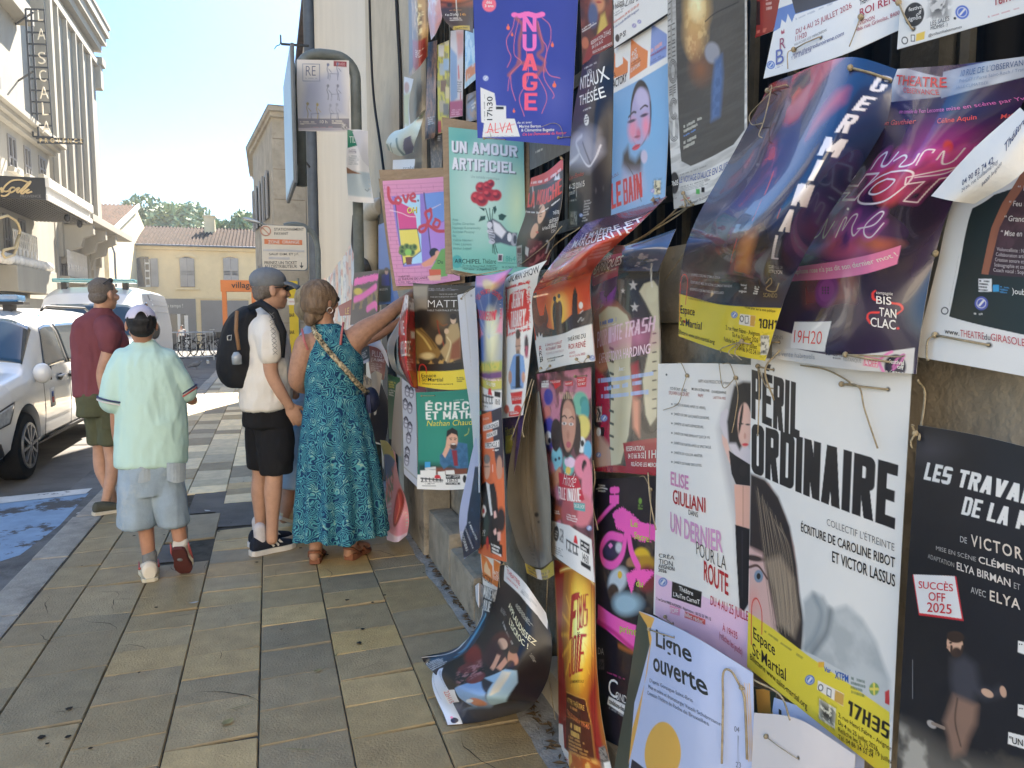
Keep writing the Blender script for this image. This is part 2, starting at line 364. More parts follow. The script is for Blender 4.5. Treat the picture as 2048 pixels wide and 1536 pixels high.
# unseen pale house added behind the viewer to bounce sunlight into the shade
bh=empty('limestone_house',(-3,-14,0),'pale limestone house front facing up the street in full sun','building')
M['limestone']=mat('sunlit_limestone',(.74,.66,.53),.9,.2,.1,1)
b=MB();b.box(-22,14,-22,-13,-.3,13);part(b,'wall',M['limestone'],bh)
b=MB();b.box(-22.3,14.3,-22,-12.6,13,13.4);part(b,'cornice',M['limestone'],bh)
for i in range(9):
 for z in(1.2,5.0,9.0):b=MB();b.box(-20+i*4,-18.9+i*4,-13.02,-12.99,z,z+2.1);part(b,'window',M['dark_glass'],bh)
# stone corner building
A=on_y(553,600,32);B_=on_y(514,600,39.5);C_=(1.55,32.0);ztop=on_y(553,236,32)[2]
st=empty('stone_tower_house',(A[0],33,0),'narrow old stone house with shuttered windows, left of the blue sign','building')
fp=[(A[0],A[1]),(1.6,32.0),(1.6,46),(B_[0],46),(B_[0],B_[1])]
b=MB();b.prism(fp,2,-1.0,ztop);part(b,'wall',M['ashlar'],st)
cx_,cy_=.9,38
b=MB()
for k,(z0,z1,s)in enumerate(((ztop,ztop+.18,1.1),(ztop+.18,ztop+.36,1.2))):
 b.prism([(cx_+(p[0]-cx_)*s if p[0]<1.5 else p[0],cy_+(p[1]-cy_)*(1+(s-1)*.4))for p in fp],2,z0,z1)
part(b,'cornice',M['ashlar'],st)
b=MB();q=[(cx_+(p[0]-cx_)*1.22 if p[0]<1.5 else p[0],cy_+(p[1]-cy_)*1.09,ztop+.37)for p in fp]
b.add(q+[(cx_,cy_,ztop+1.3)],[(i,(i+1)%5,5)for i in range(5)]);part(b,'roof',M['tile'],st)
dvec=Vector((B_[0]-A[0],B_[1]-A[1],0)).normalized();nvec=Vector((-dvec.y,dvec.x,0));nvec=nvec if nvec.x<0 else-nvec
for t,zz in((2.2,6.6),(4.9,6.6),(2.2,2.9),(4.9,2.9),(6.3,6.6)):
 p=Vector((A[0],A[1],zz))+dvec*t
 b=MB();b.bm_(p-dvec*.45+nvec*.02,p+dvec*.45+nvec*.02,.05,1.9,up=(0,0,1));w=part(b,'window',M['dark_glass'],st)
 for s in(-1,1):b=MB();b.bm_(p+dvec*(s*.5)+nvec*.1,p+dvec*(s*.95)+nvec*.1,.05,1.95);o=b.build('shutter',M['shutter'],w);mv(o,st)
b=MB()
for z in(1.2,2.4,3.6,5.0,6.2,7.4,8.6):b.box(A[0]+.03,1.55,31.985,32.0,z,z+.03)
part(b,'stone_courses',M['dark_stone'],st)
# ================================================================== YELLOW BUILDING AT THE END
def tile_roof(b,p00,p10,p01,p11,n,rows,amp=.07):
 P=[np.array(p,float)for p in(p00,p10,p01,p11)];nr=np.cross(P[1]-P[0],P[2]-P[0]);nr/=np.linalg.norm(nr);nr=nr if nr[2]>0 else-nr
 def fn(u,v):
  p=(P[0]*(1-u)+P[1]*u)*(1-v)+(P[2]*(1-u)+P[3]*u)*v
  return p+nr*(amp*math.cos(u*n*2*math.pi)+amp*.6*((v*rows)%1.0))
 return b.grid(fn,n*6,rows*2)
YB=58.0;zE,zR=6.5,8.35
yb=empty('yellow_building',(-4,YB,-.7),'long low yellow building with a tiled roof and grey shutters closing the street','building')
b=MB();b.box(-8.85,7,YB,68,-1.2,zE);part(b,'wall',M['yellow'],yb)
b=MB();tile_roof(b,(-9.0,YB-.45,zE+.02),(7.2,YB-.45,zE+.02),(-8.85,63,zR),(7.2,63,zR),66,12);tile_roof(b,(-8.85,63.02,zR),(7.2,63.02,zR),(-8.85,69,zE),(7.2,69,zE),60,4)
part(b,'roof',M['tile'],yb,smooth=True)
b=MB();b.box(-8.9,7,YB-.2,YB,zE-.3,zE-.12);b.box(-8.9,7,YB-.33,YB,zE-.12,zE-.02);part(b,'cornice',M['yellow_trim'],yb)
b=MB();b.tb([(-9,YB-.48,zE-.02),(7,YB-.48,zE-.02)],.07,8);part(b,'gutter',M['zinc'],yb)
b=MB();p=on_y(420,458,62);b.box(p[0]-.38,p[0]+.38,61.5,62.2,p[2]-.4,p[2]+.85);b.box(p[0]-.46,p[0]+.46,61.4,62.3,p[2]+.85,p[2]+.98);part(b,'chimney',M['yellow_trim'],yb,bevel=.02)
for i,(px0,px1,op)in enumerate(((271,303,True),(359,390,False),(446,478,False),(545,577,False))):
 a0,a1=on_y(px0,518,YB),on_y(px1,574,YB);x0,x1,z1,z0=a0[0],a1[0],a0[2],a1[2];xm=(x0+x1)/2
 b=MB();arc=[(x0+(x1-x0)*k/10,z1+.18*math.sin(math.pi*k/10))for k in range(11)]
 b.prism([(x0,z0)]+arc+[(x1,z0)],1,YB-.012,YB+.1);wn=part(b,'window',M['dark_glass'],yb)
 b=MB();o1=[(x0-.22+(x1-x0+.44)*k/10,z1+.02+.22*math.sin(math.pi*k/10))for k in range(11)]
 o2=[(x0-.3+(x1-x0+.6)*k/10,z1+.2+.26*math.sin(math.pi*k/10))for k in range(11)]
 b.prism(o1+o2[::-1],1,YB-.07,YB);b.box(x0-.3,x1+.3,YB-.12,YB,z0-.2,z0-.06)
 o=b.build('surround',M['yellow_trim'],wn);mv(o,yb)
 w=(x1-x0)/2
 for s in(-1,1):
  b=MB()
  if op:c=xm+s*w*1.52
  else:c=xm+s*w*.5
  b.box(c-w*.48,c+w*.48,YB-.11,YB-.06,z0+.02,z1+.06)
  for zz in(z0+.2,(z0+z1)/2-.15):
   for k in range(9):b.box(c-w*.38,c+w*.38,YB-.122,YB-.11,zz+k*.11,zz+k*.11+.06)
  o=b.build('shutter',M['shutter'],wn);mv(o,yb)
 if op:
  b=MB();b.box(xm+.1,x1-.05,YB-.05,YB-.02,z0,z1)
  for k in range(4):b.box(xm+.14,x1-.1,YB-.06,YB-.05,z0+.15+k*.52,z0+.55+k*.52,1)
  o=b.build('casement',[M['white_paint'],M['dark_glass']],wn);mv(o,yb)
# shopfront
p0,p1=on_y(318,600,YB),on_y(392,632,YB)
b=MB();b.box(p0[0]-2.0,p1[0],YB-.1,YB,-1.2,p0[2]+.1);sf=part(b,'shop_front',M['shopgrey'],yb)
b=MB();b.box(p1[0]+.35,p1[0]+3.6,YB-.09,YB,-1.2,p0[2]);b.box(p1[0]+4.0,p1[0]+8,YB-.09,YB,-1.2,p0[2]);part(b,'shop_front',M['shopgrey'],yb)
d0,d1=on_y(338,628,YB),on_y(374,690,YB)
b=MB();b.box(d0[0],d1[0],YB-.13,YB-.105,-1.0,d0[2]);part(b,'shop_window',M['dark_glass'],yb)
b=MB();b.box(d0[0]+.55,d0[0]+.75,YB-.16,YB-.131,-1.0,d0[2]);b.box(d0[0]+1.25,d1[0]-.1,YB-.15,YB-.131,-.7,d0[2]-.1);part(b,'curtain',M['white_paint'],yb)
b=MB();b.box(-9.2,7,YB-.08,YB,p0[2]+.1,p0[2]+.25);part(b,'string_course',M['yellow_trim'],yb)
b=MB();b.tb([(-8.75,YB-.12,zE-.1),(-8.75,YB-.12,-1)],.06,8);part(b,'downpipe',M['zinc'],yb)
# gabled house on its left
gh=empty('gabled_house',(-12,52,0),'pale yellow house with a terracotta roof and a lit gable, left of the yellow building','building')
e0=on_y(215,466,48);r0=on_y(277,411,59);Xr=(e0[0]+r0[0])/2-.1
b=MB();b.add([(Xr,48.3,-1),(Xr,48.3,e0[2]-.15),(Xr,59,r0[2]-.2),(Xr,70,e0[2]-.4),(Xr,70,-1),(-22,48.3,-1),(-22,48.3,e0[2]-.15),(-22,59,r0[2]-.2),(-22,70,e0[2]-.4),(-22,70,-1)],
 [(0,1,2,3,4),(9,8,7,6,5),(0,5,6,1),(1,6,7,2),(2,7,8,3),(3,8,9,4)]);part(b,'wall',M['yellow'],gh)
b=MB();tile_roof(b,(-22,47.8,e0[2]-.1),(Xr+.15,47.8,e0[2]-.1),(-22,59,r0[2]),(Xr+.15,59,r0[2]),52,12);part(b,'roof',M['tile2'],gh,smooth=True)
b=MB();b.bm_((Xr+.17,47.8,e0[2]-.12),(Xr+.17,59,r0[2]-.03),.12,.3);part(b,'verge',M['white_paint'],gh)
wa,wb=on_y(197,487,48.3),on_y(210,538,48.3)
b=MB();b.box(wa[0],wb[0],48.25,48.4,wb[2],wa[2]);wn=part(b,'window',mat('pale_blind',(.45,.5,.42),.5,.5),gh)
b=MB();b.box(wa[0]-.12,wb[0]+.12,48.2,48.3,wb[2]-.15,wb[2]);b.box(wa[0]-.12,wb[0]+.12,48.22,48.3,wa[2],wa[2]+.12);o=b.build('frame',M['yellow_trim'],wn);mv(o,gh)
b=MB();q=on_y(214,470,48.2);b.tb([(q[0],48.2,q[2]),(q[0]+.2,48.2,q[2]-.5),(q[0]+.35,48.15,q[2]-1.0),(q[0]+.35,48.15,-.8)],.06,8);part(b,'downpipe',M['zinc'],gh)
# ================================================================== TREES
def leaf_mat(name,rgb,rgb2):
 m=mat(name,rgb,.6,.3,.2,.5,rgb2=rgb2);return m
def tree(pos,h,rw,seed,name,label,mt,n=9000,leaf=.34):
 r=random.Random(seed);t=empty(name,pos,label,'tree','trees behind the roofs')
 b=MB();b.tb([(0,0,0),(.1,0,h*.35),(.0,.1,h*.75)],[.32,.24,.08],8)
 for k in range(6):a=r.uniform(0,6.28);b.tb([(.05,0,h*.35),(math.cos(a)*rw*.4,math.sin(a)*rw*.4,h*.6),(math.cos(a)*rw*.7,math.sin(a)*rw*.7,h*.78)],[.14,.09,.03],6)
 b.build('trunk',M['trunk'],t)
 cl=[]
 for k in range(34):
  a,rr,zz=r.uniform(0,6.28),rw*math.sqrt(r.random())*.85,r.uniform(.45,.95)
  cl.append((rr*math.cos(a),rr*math.sin(a),h*zz*(1-.12*(rr/rw)**2),r.uniform(.22,.42)*rw))
 vs=[];fs=[]
 for k in range(n):
  c=r.choice(cl);d=Vector((r.gauss(0,1),r.gauss(0,1),r.gauss(0,1))).normalized()*(c[3]*r.uniform(.55,1.08));p=Vector(c[:3])+Vector((d.x,d.y,d.z*.75))
  u=Vector((r.gauss(0,1),r.gauss(0,1),r.gauss(0,1))).normalized();w=u.orthogonal().normalized();s=leaf*r.uniform(.6,1.3);i=len(vs)
  vs+=[p-u*s,p+w*s*.45,p+u*s,p-w*s*.45];fs.append((i,i+1,i+2,i+3))
 b=MB();b.add(vs,fs);b.build('crown',mt,t,fix=False)
 return t
GL1=leaf_mat('dark_foliage',(.19,.25,.09),(.09,.13,.05));GL2=leaf_mat('grey_foliage',(.31,.37,.18),(.18,.23,.1))
def tr_at(px,py,Y,rw,*a,**k):
 p=on_y(px,py,Y);tree((p[0],Y,-1.2),p[2]+1.2,rw,*a,**k)
tr_at(272,388,78,4.2,21,'round_tree','dense dark green tree rising behind the terracotta gable',GL1)
tr_at(355,396,76,3.8,22,'bushy_tree','grey green tree left of the chimney behind the yellow building',GL2)
tr_at(408,402,75,3.6,23,'bushy_tree','low pale green tree directly behind the chimney',GL2)
tr_at(458,400,74,3.4,24,'bushy_tree','wispy green tree right of the chimney, near the stone house',leaf_mat('light_foliage',(.3,.35,.16),(.17,.21,.09)))
# ================================================================== THEATRE FRONT ON THE LEFT
TX=-7.5
def ty(px,py,X=TX):q=on_x(px,py,X);return q[1],q[2]
ls=empty('theatre_building',(-9,28,0),'tall beige theatre front with a ribbed blind tower, on the left of the street','building')
yT0,_=ty(104,300);yT1,zT1=ty(187,90)
b=MB();b.box(-14,TX-.45,9,yT0,-.2,18);part(b,'wall',M['render'],ls)
b=MB();b.box(-14,TX,yT0,yT1,-.2,15.2);part(b,'tower',M['render_grey'],ls)
# ribs and frame of the tower
b=MB();zb=ty(120,410)[1];ztp=13.3
for i,px in enumerate((106,120,137,154,167,182)):
 y0=ty(px,300)[0];w=.32 if i in(0,5)else .13;b.box(TX,TX+.16,y0,y0+w,zb-2.0,ztp)
b.box(TX,TX+.17,yT0,yT1,ztp,ztp+.3)
part(b,'ribs',M['render'],ls,bevel=.01)
b=MB();b.box(TX-.1,TX+.3,yT0-.3,yT1+.25,14.0,14.35);b.box(TX-.1,TX+.48,yT0-.3,yT1+.4,14.35,14.75);b.box(TX-.1,TX+.6,yT0-.3,yT1+.5,14.75,15.15);b.box(TX-.1,TX+.66,yT0-.3,yT1+.55,15.15,15.3)
part(b,'cornice',M['render'],ls,bevel=.02)
b=MB();b.box(TX-.2,TX+.25,yT1,yT1+.55,12.3,13.4);b.box(TX-.25,TX+.35,yT1-.05,yT1+.75,13.4,13.75);part(b,'corner_console',M['render'],ls,bevel=.05)
# window bay with ledges
BX=-7.1
yB1=ty(97,300,BX)[0];zL=ty(97,303,BX)[1];zb0=ty(90,357,BX)[1]
b=MB();b.box(-8,BX,9,yB1,-.2,zL);part(b,'window_bay',M['render'],ls)
b=MB();b.box(-8,BX+.35,9,yB1+.2,zL,zL+.14);b.box(-8,BX+.5,9,yB1+.3,zL+.14,zL+.3);b.box(-8,BX+.2,9,yB1+.1,zL-.15,zL);part(b,'ledge',M['render'],ls,bevel=.02)
y9=ty(30,50)[0];z9=ty(30,50)[1]
b=MB();b.box(-8.2,TX+.1,9,y9-.2,z9-6,z9);b.box(-8.2,TX+.55,9,y9,z9,z9+.5);part(b,'upper_bay',M['render'],ls,bevel=.02)
b=MB();q0=ty(16,130)[0];q1=ty(42,160)[0];b.box(TX-.45,TX-.1,q1,q1+.25,3,18);b.box(TX-.45,TX-.25,ty(52,200)[0],ty(52,200)[0]+.2,8,18);part(b,'pilaster',M['render'],ls,bevel=.02)
def win(X,px0,px1,py0,py1,name='window',bars=3):
 y0,z1=ty(px0,py0,X);y1,z0=ty(px1,py1,X);z1=min(z1,z0+3.2)
 b=MB();b.box(X-.3,X+.006,y0,y1,z0,z1);w=part(b,name,M['dark_glass'],ls)
 b=MB();fr=.07
 b.box(X,X+.04,y0,y0+fr,z0,z1);b.box(X,X+.04,y1-fr,y1,z0,z1);b.box(X,X+.04,y0+fr,y1-fr,z1-fr,z1);b.box(X,X+.04,y0+fr,y1-fr,z0,z0+fr)
 ym=(y0+y1)/2;b.box(X,X+.045,ym-.04,ym+.04,z0+fr,z1-fr);b.box(X,X+.043,y0+fr,ym-.04,z0+(z1-z0)*.3,z0+(z1-z0)*.3+.05);b.box(X,X+.043,ym+.04,y1-fr,z0+(z1-z0)*.3,z0+(z1-z0)*.3+.05)
 o=b.build('frame',M['shopgrey'],w);mv(o,ls)
 b=MB();b.box(X,X+.16,y0-.1,y1+.1,z0-.14,z0);o=b.build('sill',M['render'],w);mv(o,ls)
win(BX,13,33,266,342);win(BX,46,62,290,356);win(BX,76,91,310,356)
win(TX-.1,22,34,172,240);win(TX+.11,-6,3,150,215)
# lower storey under the canopy
for px0,px1,py0,py1 in((4,22,425,505),(36,53,436,512)):win(BX,px0,px1,py0,py1)
win(TX+.0,116,133,470,556);win(TX+.0,140,156,489,558)
def balcony(X,px0,px1,py0,py1):
 y0,z1=ty(px0,py0,X);y1,z0=ty(px1,py1,X);z1=z0+.95;b=MB();n=int((y1-y0)/.18)
 for i in range(n+1):y=y0+(y1-y0)*i/n;b.box(X+.3,X+.33,y-.02,y+.02,z0,z1)
 for k in range(5):z=z0+(z1-z0)*k/4;b.box(X+.288,X+.3,y0,y1,z-.03,z+.03)
 for i in range(0,n,2):
  y=y0+(y1-y0)*(i+.5)/n;b.E((X+.32,y,z0+.35),(.03,.09,.12),8,5)
 part(b,'balcony_railing',M['white_paint'],ls)
 b=MB();b.box(X-.05,X+.4,y0-.2,y1+.2,z0-.22,z0-.03);part(b,'balcony_slab',M['render'],ls,bevel=.02)
balcony(BX,4,53,505,536);balcony(TX,117,158,522,558)
b=MB();y0,z1=ty(-30,552,BX);y1,z0=ty(62,596,BX);b.box(BX+.02,BX+.75,y0,y1,z0+.1,z0+.8);b.box(BX+.02,BX+.5,y0,y1,z0-.4,z0-.05);part(b,'fascia',M['render'],ls,bevel=.03)
b=MB()
for k in range(12):y=y1-.1-k*.42;b.E((BX+.55,y,z0+.95),(.16,.2,.16),8,6)
part(b,'moulding',M['white_paint'],ls,smooth=True)
for px,w,t in((70,.45,445),(86,.3,445),(100,.35,445),(108,.3,445),(163,.4,484),(172,.4,484),(182,.4,484)):b=MB();y=ty(px,560)[0];b.box(TX-.1,TX+.14,y,y+w,-.1,ty(px,t)[1]+.1);part(b,'pier',M['render'],ls,bevel=.015)
for px,L in((118,1.6),(148,1.2),(172,1.0)):
 y,z=ty(px,448+(px-118)*.42);prof=[(TX,z),(TX+1.15,z),(TX+1.15,z-.35),(TX+.8,z-.5),(TX+.7,z-.85),(TX+.3,z-1.0),(TX+.15,z-1.5),(TX,z-1.5)]
 b=MB();b.prism(prof,1,y,y+.35);part(b,'corbel',M['render'],ls,bevel=.02)
y0,z0=ty(112,440);b=MB();b.box(TX,TX+1.25,y0,yT1+.2,z0+.02,z0+.3);part(b,'upper_ledge',M['render'],ls,bevel=.02)
# canopy
CXo=-5.5;yc0,zc1=ty(90,358,CXo);zc0=ty(90,399,CXo)[1];yc1,_=ty(180,424,CXo)
b=MB();b.box(-7.3,CXo,yc0,yc1,zc0+.12,zc1);cn=part(b,'canopy',M['white_paint'],ls,bevel=.02)
def sub(b,name,m,par,root=ls,**k):o=b.build(name,m,par,**k);mv(o,root);return o
b=MB();b.box(-9.6,CXo+.01,yc0-.06,yc0-.004,zc0,zc1+.02);sub(b,'sign_panel',M['black'],cn)
b=MB();b.box(CXo+.002,CXo+.1,yc0-.05,yc1,zc1-.2,zc1+.03);b.box(CXo+.002,CXo+.06,yc0-.05,yc1,zc0,zc0+.14);sub(b,'edge_trim',M['white_paint'],cn)
b=MB();n=16
for i in range(n):x=-7.3+(CXo+7.25)*(i+.5)/n;b.box(x-.035,x+.035,yc0,yc1,zc0-.0,zc0+.1)
sub(b,'slats',M['rail'],cn)
b=MB()
for y in(yc0+3.0,yc1-.6):b.E((CXo-.2,y,zc0-.1),(.09,.09,.12),8,6)
sub(b,'spotlight',M['black'],cn)
# script lettering on the canopy panel (stroked like a neon script)
def script(b,strokes,o,ux,uz,r,n=6):
 for s in strokes:
  P=[Vector(o)+Vector(ux)*a+Vector(uz)*c for a,c in s];Q=[]
  for i in range(len(P)-1):
   p0,p1,p2,p3=P[max(i-1,0)],P[i],P[i+1],P[min(i+2,len(P)-1)]
   for k in range(6):
    t=k/6;Q.append(.5*((2*p1)+(p2-p0)*t+(2*p0-5*p1+4*p2-p3)*t*t+(3*p1-p0-3*p2+p3)*t**3))
  Q.append(P[-1]);b.tb(Q,r,n)
yy=yc0-.085
def cp(px,py):q=on_y(px,py,yy);return(q[0],q[2])
strokes=[[cp(*p)for p in s]for s in(
 [(-26,384),(-18,372),(-12,366),(-16,380),(-8,386),(0,378),(4,376),(3,384),(8,382)],
 [(57,365),(42,360),(25,361),(12,370),(6,380),(12,383),(20,381),(17,388),(9,392),(2,391)],
 [(30,376),(24,375),(18,381),(21,385),(28,382),(34,377),(39,376),(34,382),(36,385),(42,380),(56,366),(61,363),(58,369),(46,381),(42,386),(46,387),(52,381),(58,379),(53,383),(54,386),(64,383)])]
b=MB();script(b,strokes,(0,yy,0),(1,0,0),(0,0,1),.022);sub(b,'gold_script',M['gold'],cn,smooth=True)
TEXT_JOBS_FLAT=[]     # (text, origin, right, up, width, height, material, parent, root, bold)
def flat_text(s,p0,p1,h,m,name,parent,root,bold=0.0,up=(0,0,1),depth=0.0,spacing=1.0):
 TEXT_JOBS_FLAT.append((s,Vector(p0),Vector(p1),h,m,name,parent,root,bold,Vector(up),depth,spacing))
q0,q1=on_y(41,395,yc0-.075),on_y(82,395,yc0-.075);flat_text('PROVENCE',q0,q1,.07,M['shopgrey'],'lettering',cn,ls)
# hanging loop of cable lights under the canopy
b=MB();pts=[on_x(*p,-6.3)for p in((-5,437),(15,431),(30,440),(36,447),(40,460),(35,490),(28,510),(10,515),(5,508),(8,500),(30,495),(40,465))]
b.tb([Vector(p)for p in pts],.035,6);o=tag(b.build('cable_loop',M['gold'],smooth=True),'pale looping cable hanging from the canopy over the theatre balcony','cable')
# vertical sign
SGY=27.0
sg=empty('vertical_sign',(-7,SGY,8),'vertical open metal sign with pale letters reading LA SCALA standing out from the theatre','sign')
def sp(px,py):q=on_y(px,py,SGY);return Vector(q)
b=MB()
b.bm_(sp(51,18),sp(66,272),.05,.05);b.bm_(sp(62,18),sp(77,272),.05,.05);b.bm_(sp(88,18),sp(106,276),.03,.03)
for i in range(12):
 yy_=18+i*23.2;x0=51+15*i/11.5;b.bm_(sp(x0,yy_),sp(x0+36+i*.35,yy_+1.5),.045,.045)
b.bm_(sp(72,276),sp(166,280),.06,.06);b.bm_(sp(75,285),sp(166,287),.06,.06);b.bm_(sp(165.5,279),sp(165.5,288),.05,.05)
for py in(25,143):b.bm_(sp(66,py),Vector((TX-.4,SGY+2,sp(66,py).z)),.04,.04)
part(b,'sign_frame',M['iron'],sg)
cream=mat('cream_letter',(.75,.66,.5),.5,.4,.05)
for ch,x0,x1,y0,y1 in(('L',76,86,20,41),('A',75,91,57,79),('S',77,91,104,128),('C',79,93,140,163),('A',80,97,173,197),('L',85,97,205,230),('A',85,102,242,266)):
 q0,q1=on_y(x0,y1,SGY-.05),on_y(x1,y1,SGY-.05);flat_text(ch,q0,q1,on_y(x0,y0,SGY-.05)[2]-q0[2],cream,'letter',sg,sg,-.012,depth=.04)
q0,q1=on_y(80,285,SGY-.05),on_y(165,286,SGY-.05);flat_text('PROVENCE',q0,q1,.13,M['gold'],'lettering',sg,sg,0,depth=.03,spacing=1.9)
q0,q1=on_y(334,617,YB-.115),on_y(366,617,YB-.115);flat_text('u temps !',q0,q1,.33,M['white_paint'],'shop_lettering',yb,yb)
# ================================================================== POSTERS: curved sheets with printed art and lettering
M['paper']=vmat('printed_paper',.36,.5,.03,30,.02,60)
M['glossy_paper']=vmat('glossy_printed_paper',.22,.8,.03,30,.012,40,coat=.5)
M['matte_paper']=vmat('matte_card',.75,.3,.06,40,.1,90)
M['card']=mat('cardboard',(.33,.24,.16),.9,.1,.14,10,.4,60,stretch=(1,1,6))
M['twine']=mat('jute_twine',(.42,.34,.22),.95,.1,.3,60,.5,300)
PK=1.08
POSTERS=[]
def hermite(t,ts,P):
 """piecewise cubic through P (k,...,3) at knots ts."""
 k=len(ts);P=np.asarray(P);ex=(slice(None),)+(None,)*(P.ndim-1)
 if k==2:w=t[ex];return P[0]*(1-w)+P[1]*w
 m=np.empty_like(P)
 for i in range(k):
  a,c=max(i-1,0),min(i+1,k-1);m[i]=(P[c]-P[a])/(ts[c]-ts[a])
 i=np.clip(np.searchsorted(ts,t,'right')-1,0,k-2);h=(ts[i+1]-ts[i]);x=((t-ts[i])/h)[ex];h=h[ex]
 return(2*x**3-3*x**2+1)*P[i]+(x**3-2*x**2+x)*h*m[i]+(-2*x**3+3*x**2)*P[i+1]+(x**3-x**2)*h*m[i+1]
class Poster:
 def __init__(s,label,rows,group='posters tied to the railing and wall',bg=(225,222,216),back=(196,192,186),name='poster',step=1.4,cat='poster',wob=.004,matte=False,seed=None):
  s.label,s.group,s.name,s.cat,s.matte=label,group,name,cat,matte;s.texts=[];s.parts=[];s.f=(0,0,1.0)
  s.seed=len(POSTERS)+1 if seed is None else seed;s.wob=wob
  def wp(q):
   if len(q)==4:return on_z(q[0],q[1],q[3])
   return on_x(q[0],q[1],WX-q[2])if q[2]<1 else on_y(q[0],q[1],q[2])
  s.C=np.array([[wp(q)for q in r]for r in rows])
  px=to_px(s.C);du=np.linalg.norm(np.diff(s.C,axis=1),axis=2).mean(0);dv=np.linalg.norm(np.diff(s.C,axis=0),axis=2).mean(1)
  s.W,s.H=du.sum(),dv.sum();s.tu=np.r_[0,np.cumsum(du)]/s.W;s.tv=np.r_[0,np.cumsum(dv)]/s.H
  pu=np.linalg.norm(np.diff(px,axis=1),axis=2).sum(1).max();pv=np.linalg.norm(np.diff(px,axis=0),axis=2).sum(0).max()
  s.nu=int(np.clip(pu/step,8,340));s.nv=int(np.clip(pv/step,8,700))
  u=np.linspace(0,1,s.nu+1);v=np.linspace(0,1,s.nv+1);s.U,s.V=[a.ravel()for a in np.meshgrid(u,v)]
  s.pos=s.ev(s.U,s.V);s.pxy=to_px(s.pos);s.s=s.U*s.W;s.t=s.V*s.H;s.cell=max(s.W/s.nu,s.H/s.nv)
  s.col=np.tile(lin(bg,PK),(len(s.U),1));s.back=lin(back,PK);POSTERS.append(s)
 def ev(s,u,v):
  a=hermite(v,s.tv,s.C)                 # (n, cols, 3)
  n=len(u);out=np.empty((n,3));cols=a.shape[1]
  if cols==2:p=a[:,0]*(1-u[:,None])+a[:,1]*u[:,None]
  else:
   ts=s.tu;m=np.empty_like(a)
   for i in range(cols):c,d=max(i-1,0),min(i+1,cols-1);m[:,i]=(a[:,d]-a[:,c])/(ts[d]-ts[c])
   i=np.clip(np.searchsorted(ts,u,'right')-1,0,cols-2);h=(ts[i+1]-ts[i])[:,None];x=((u-ts[i])/h[:,0])[:,None];r=np.arange(n)
   p=(2*x**3-3*x**2+1)*a[r,i]+(x**3-2*x**2+x)*h*m[r,i]+(-2*x**3+3*x**2)*a[r,i+1]+(x**3-x**2)*h*m[r,i+1]
  if s.wob:
   q=np.stack([u*s.W*5,v*s.H*4],-1);w=(fbm(q+s.seed*9.1,s.seed,2)-.5)*2*s.wob
   d=CAM-s.C.mean((0,1));p=p+(d/np.linalg.norm(d))*w[:,None]
  return p
 def normal(s,u,v):
  e=1e-3;a=s.ev(np.clip(u+e,0,1),v)-s.ev(np.clip(u-e,0,1),v);b=s.ev(u,np.clip(v+e,0,1))-s.ev(u,np.clip(v-e,0,1))
  n=np.cross(b,a);return n/np.maximum(np.linalg.norm(n,axis=1,keepdims=True),1e-9)
 # --- photo measurements -> the sheet's own flat coordinates (metres from its top left corner)
 def frame(s,x0,y0,k):s.f=(x0,y0,k);return s
 def src(s,P):P=np.asarray(P,float).reshape(-1,2);return P/s.f[2]+np.array(s.f[:2])
 def q(s,P):
  P=s.src(P);out=[]
  for p in P:
   k=int(np.argmin(((s.pxy-p)**2).sum(1)));u,v=s.U[k],s.V[k];e=.01
   for _ in range(3):
    uu=np.clip(np.array([u,u+e,u-e,u,u]),0,1);vv=np.clip(np.array([v,v,v,v+e,v-e]),0,1)
    g=to_px(s.ev(uu,vv));J=np.stack([(g[1]-g[2])/max(uu[1]-uu[2],1e-6),(g[3]-g[4])/max(vv[3]-vv[4],1e-6)],1)
    base=g[0]+J@np.array([u-uu[0],v-vv[0]])
    try:d=np.linalg.solve(J,p-base)
    except np.linalg.LinAlgError:break
    d=np.clip(d,-.6,.6);u+=d[0];v+=d[1]
    if abs(d[0])+abs(d[1])<1e-4:break
   out.append((u*s.W,v*s.H))
  return np.array(out)
 def mlen(s,p,px):            # metres on the sheet for a length of px (frame units) at point p
  a=s.q([p,(p[0]+px,p[1]),(p[0],p[1]+px)]);return np.linalg.norm(a[1]-a[0]),np.linalg.norm(a[2]-a[0])
 # --- painting
 def mix(s,a,c):
  a=np.clip(a,0,1)[:,None];c=lin(c,PK)if not callable(c)else c;s.col=s.col*(1-a)+c*a;return s
 def sd_poly(s,Q):
  x,y=s.s,s.t;n=len(Q);d=np.full(len(x),1e9);ins=np.zeros(len(x),bool)
  for i in range(n):
   (x0,y0),(x1,y1)=Q[i],Q[(i+1)%n];ex,ey=x1-x0,y1-y0;L=ex*ex+ey*ey+1e-12
   tt=np.clip(((x-x0)*ex+(y-y0)*ey)/L,0,1);d=np.minimum(d,(x-x0-tt*ex)**2+(y-y0-tt*ey)**2)
   if abs(ey)>1e-12:c=((y0>y)!=(y1>y))&(x<ex*(y-y0)/ey+x0);ins^=c
  d=np.sqrt(d);return np.where(ins,-d,d)
 def Y(s,P,c,soft=0.0,a=1.0,rough=0.0):
  d=s.sd_poly(s.q(P));w=max(soft*.15,s.cell*.7)
  if rough:d=d+rough*(fbm(np.stack([s.s,s.t],-1)*(2.0/max(rough,.004)),5,3)-.5)*2
  return s.mix(a*(.5-d/w),c)
 def R(s,x0,y0,x1,y1,c,**k):return s.Y([(x0,y0),(x1,y0),(x1,y1),(x0,y1)],c,**k)
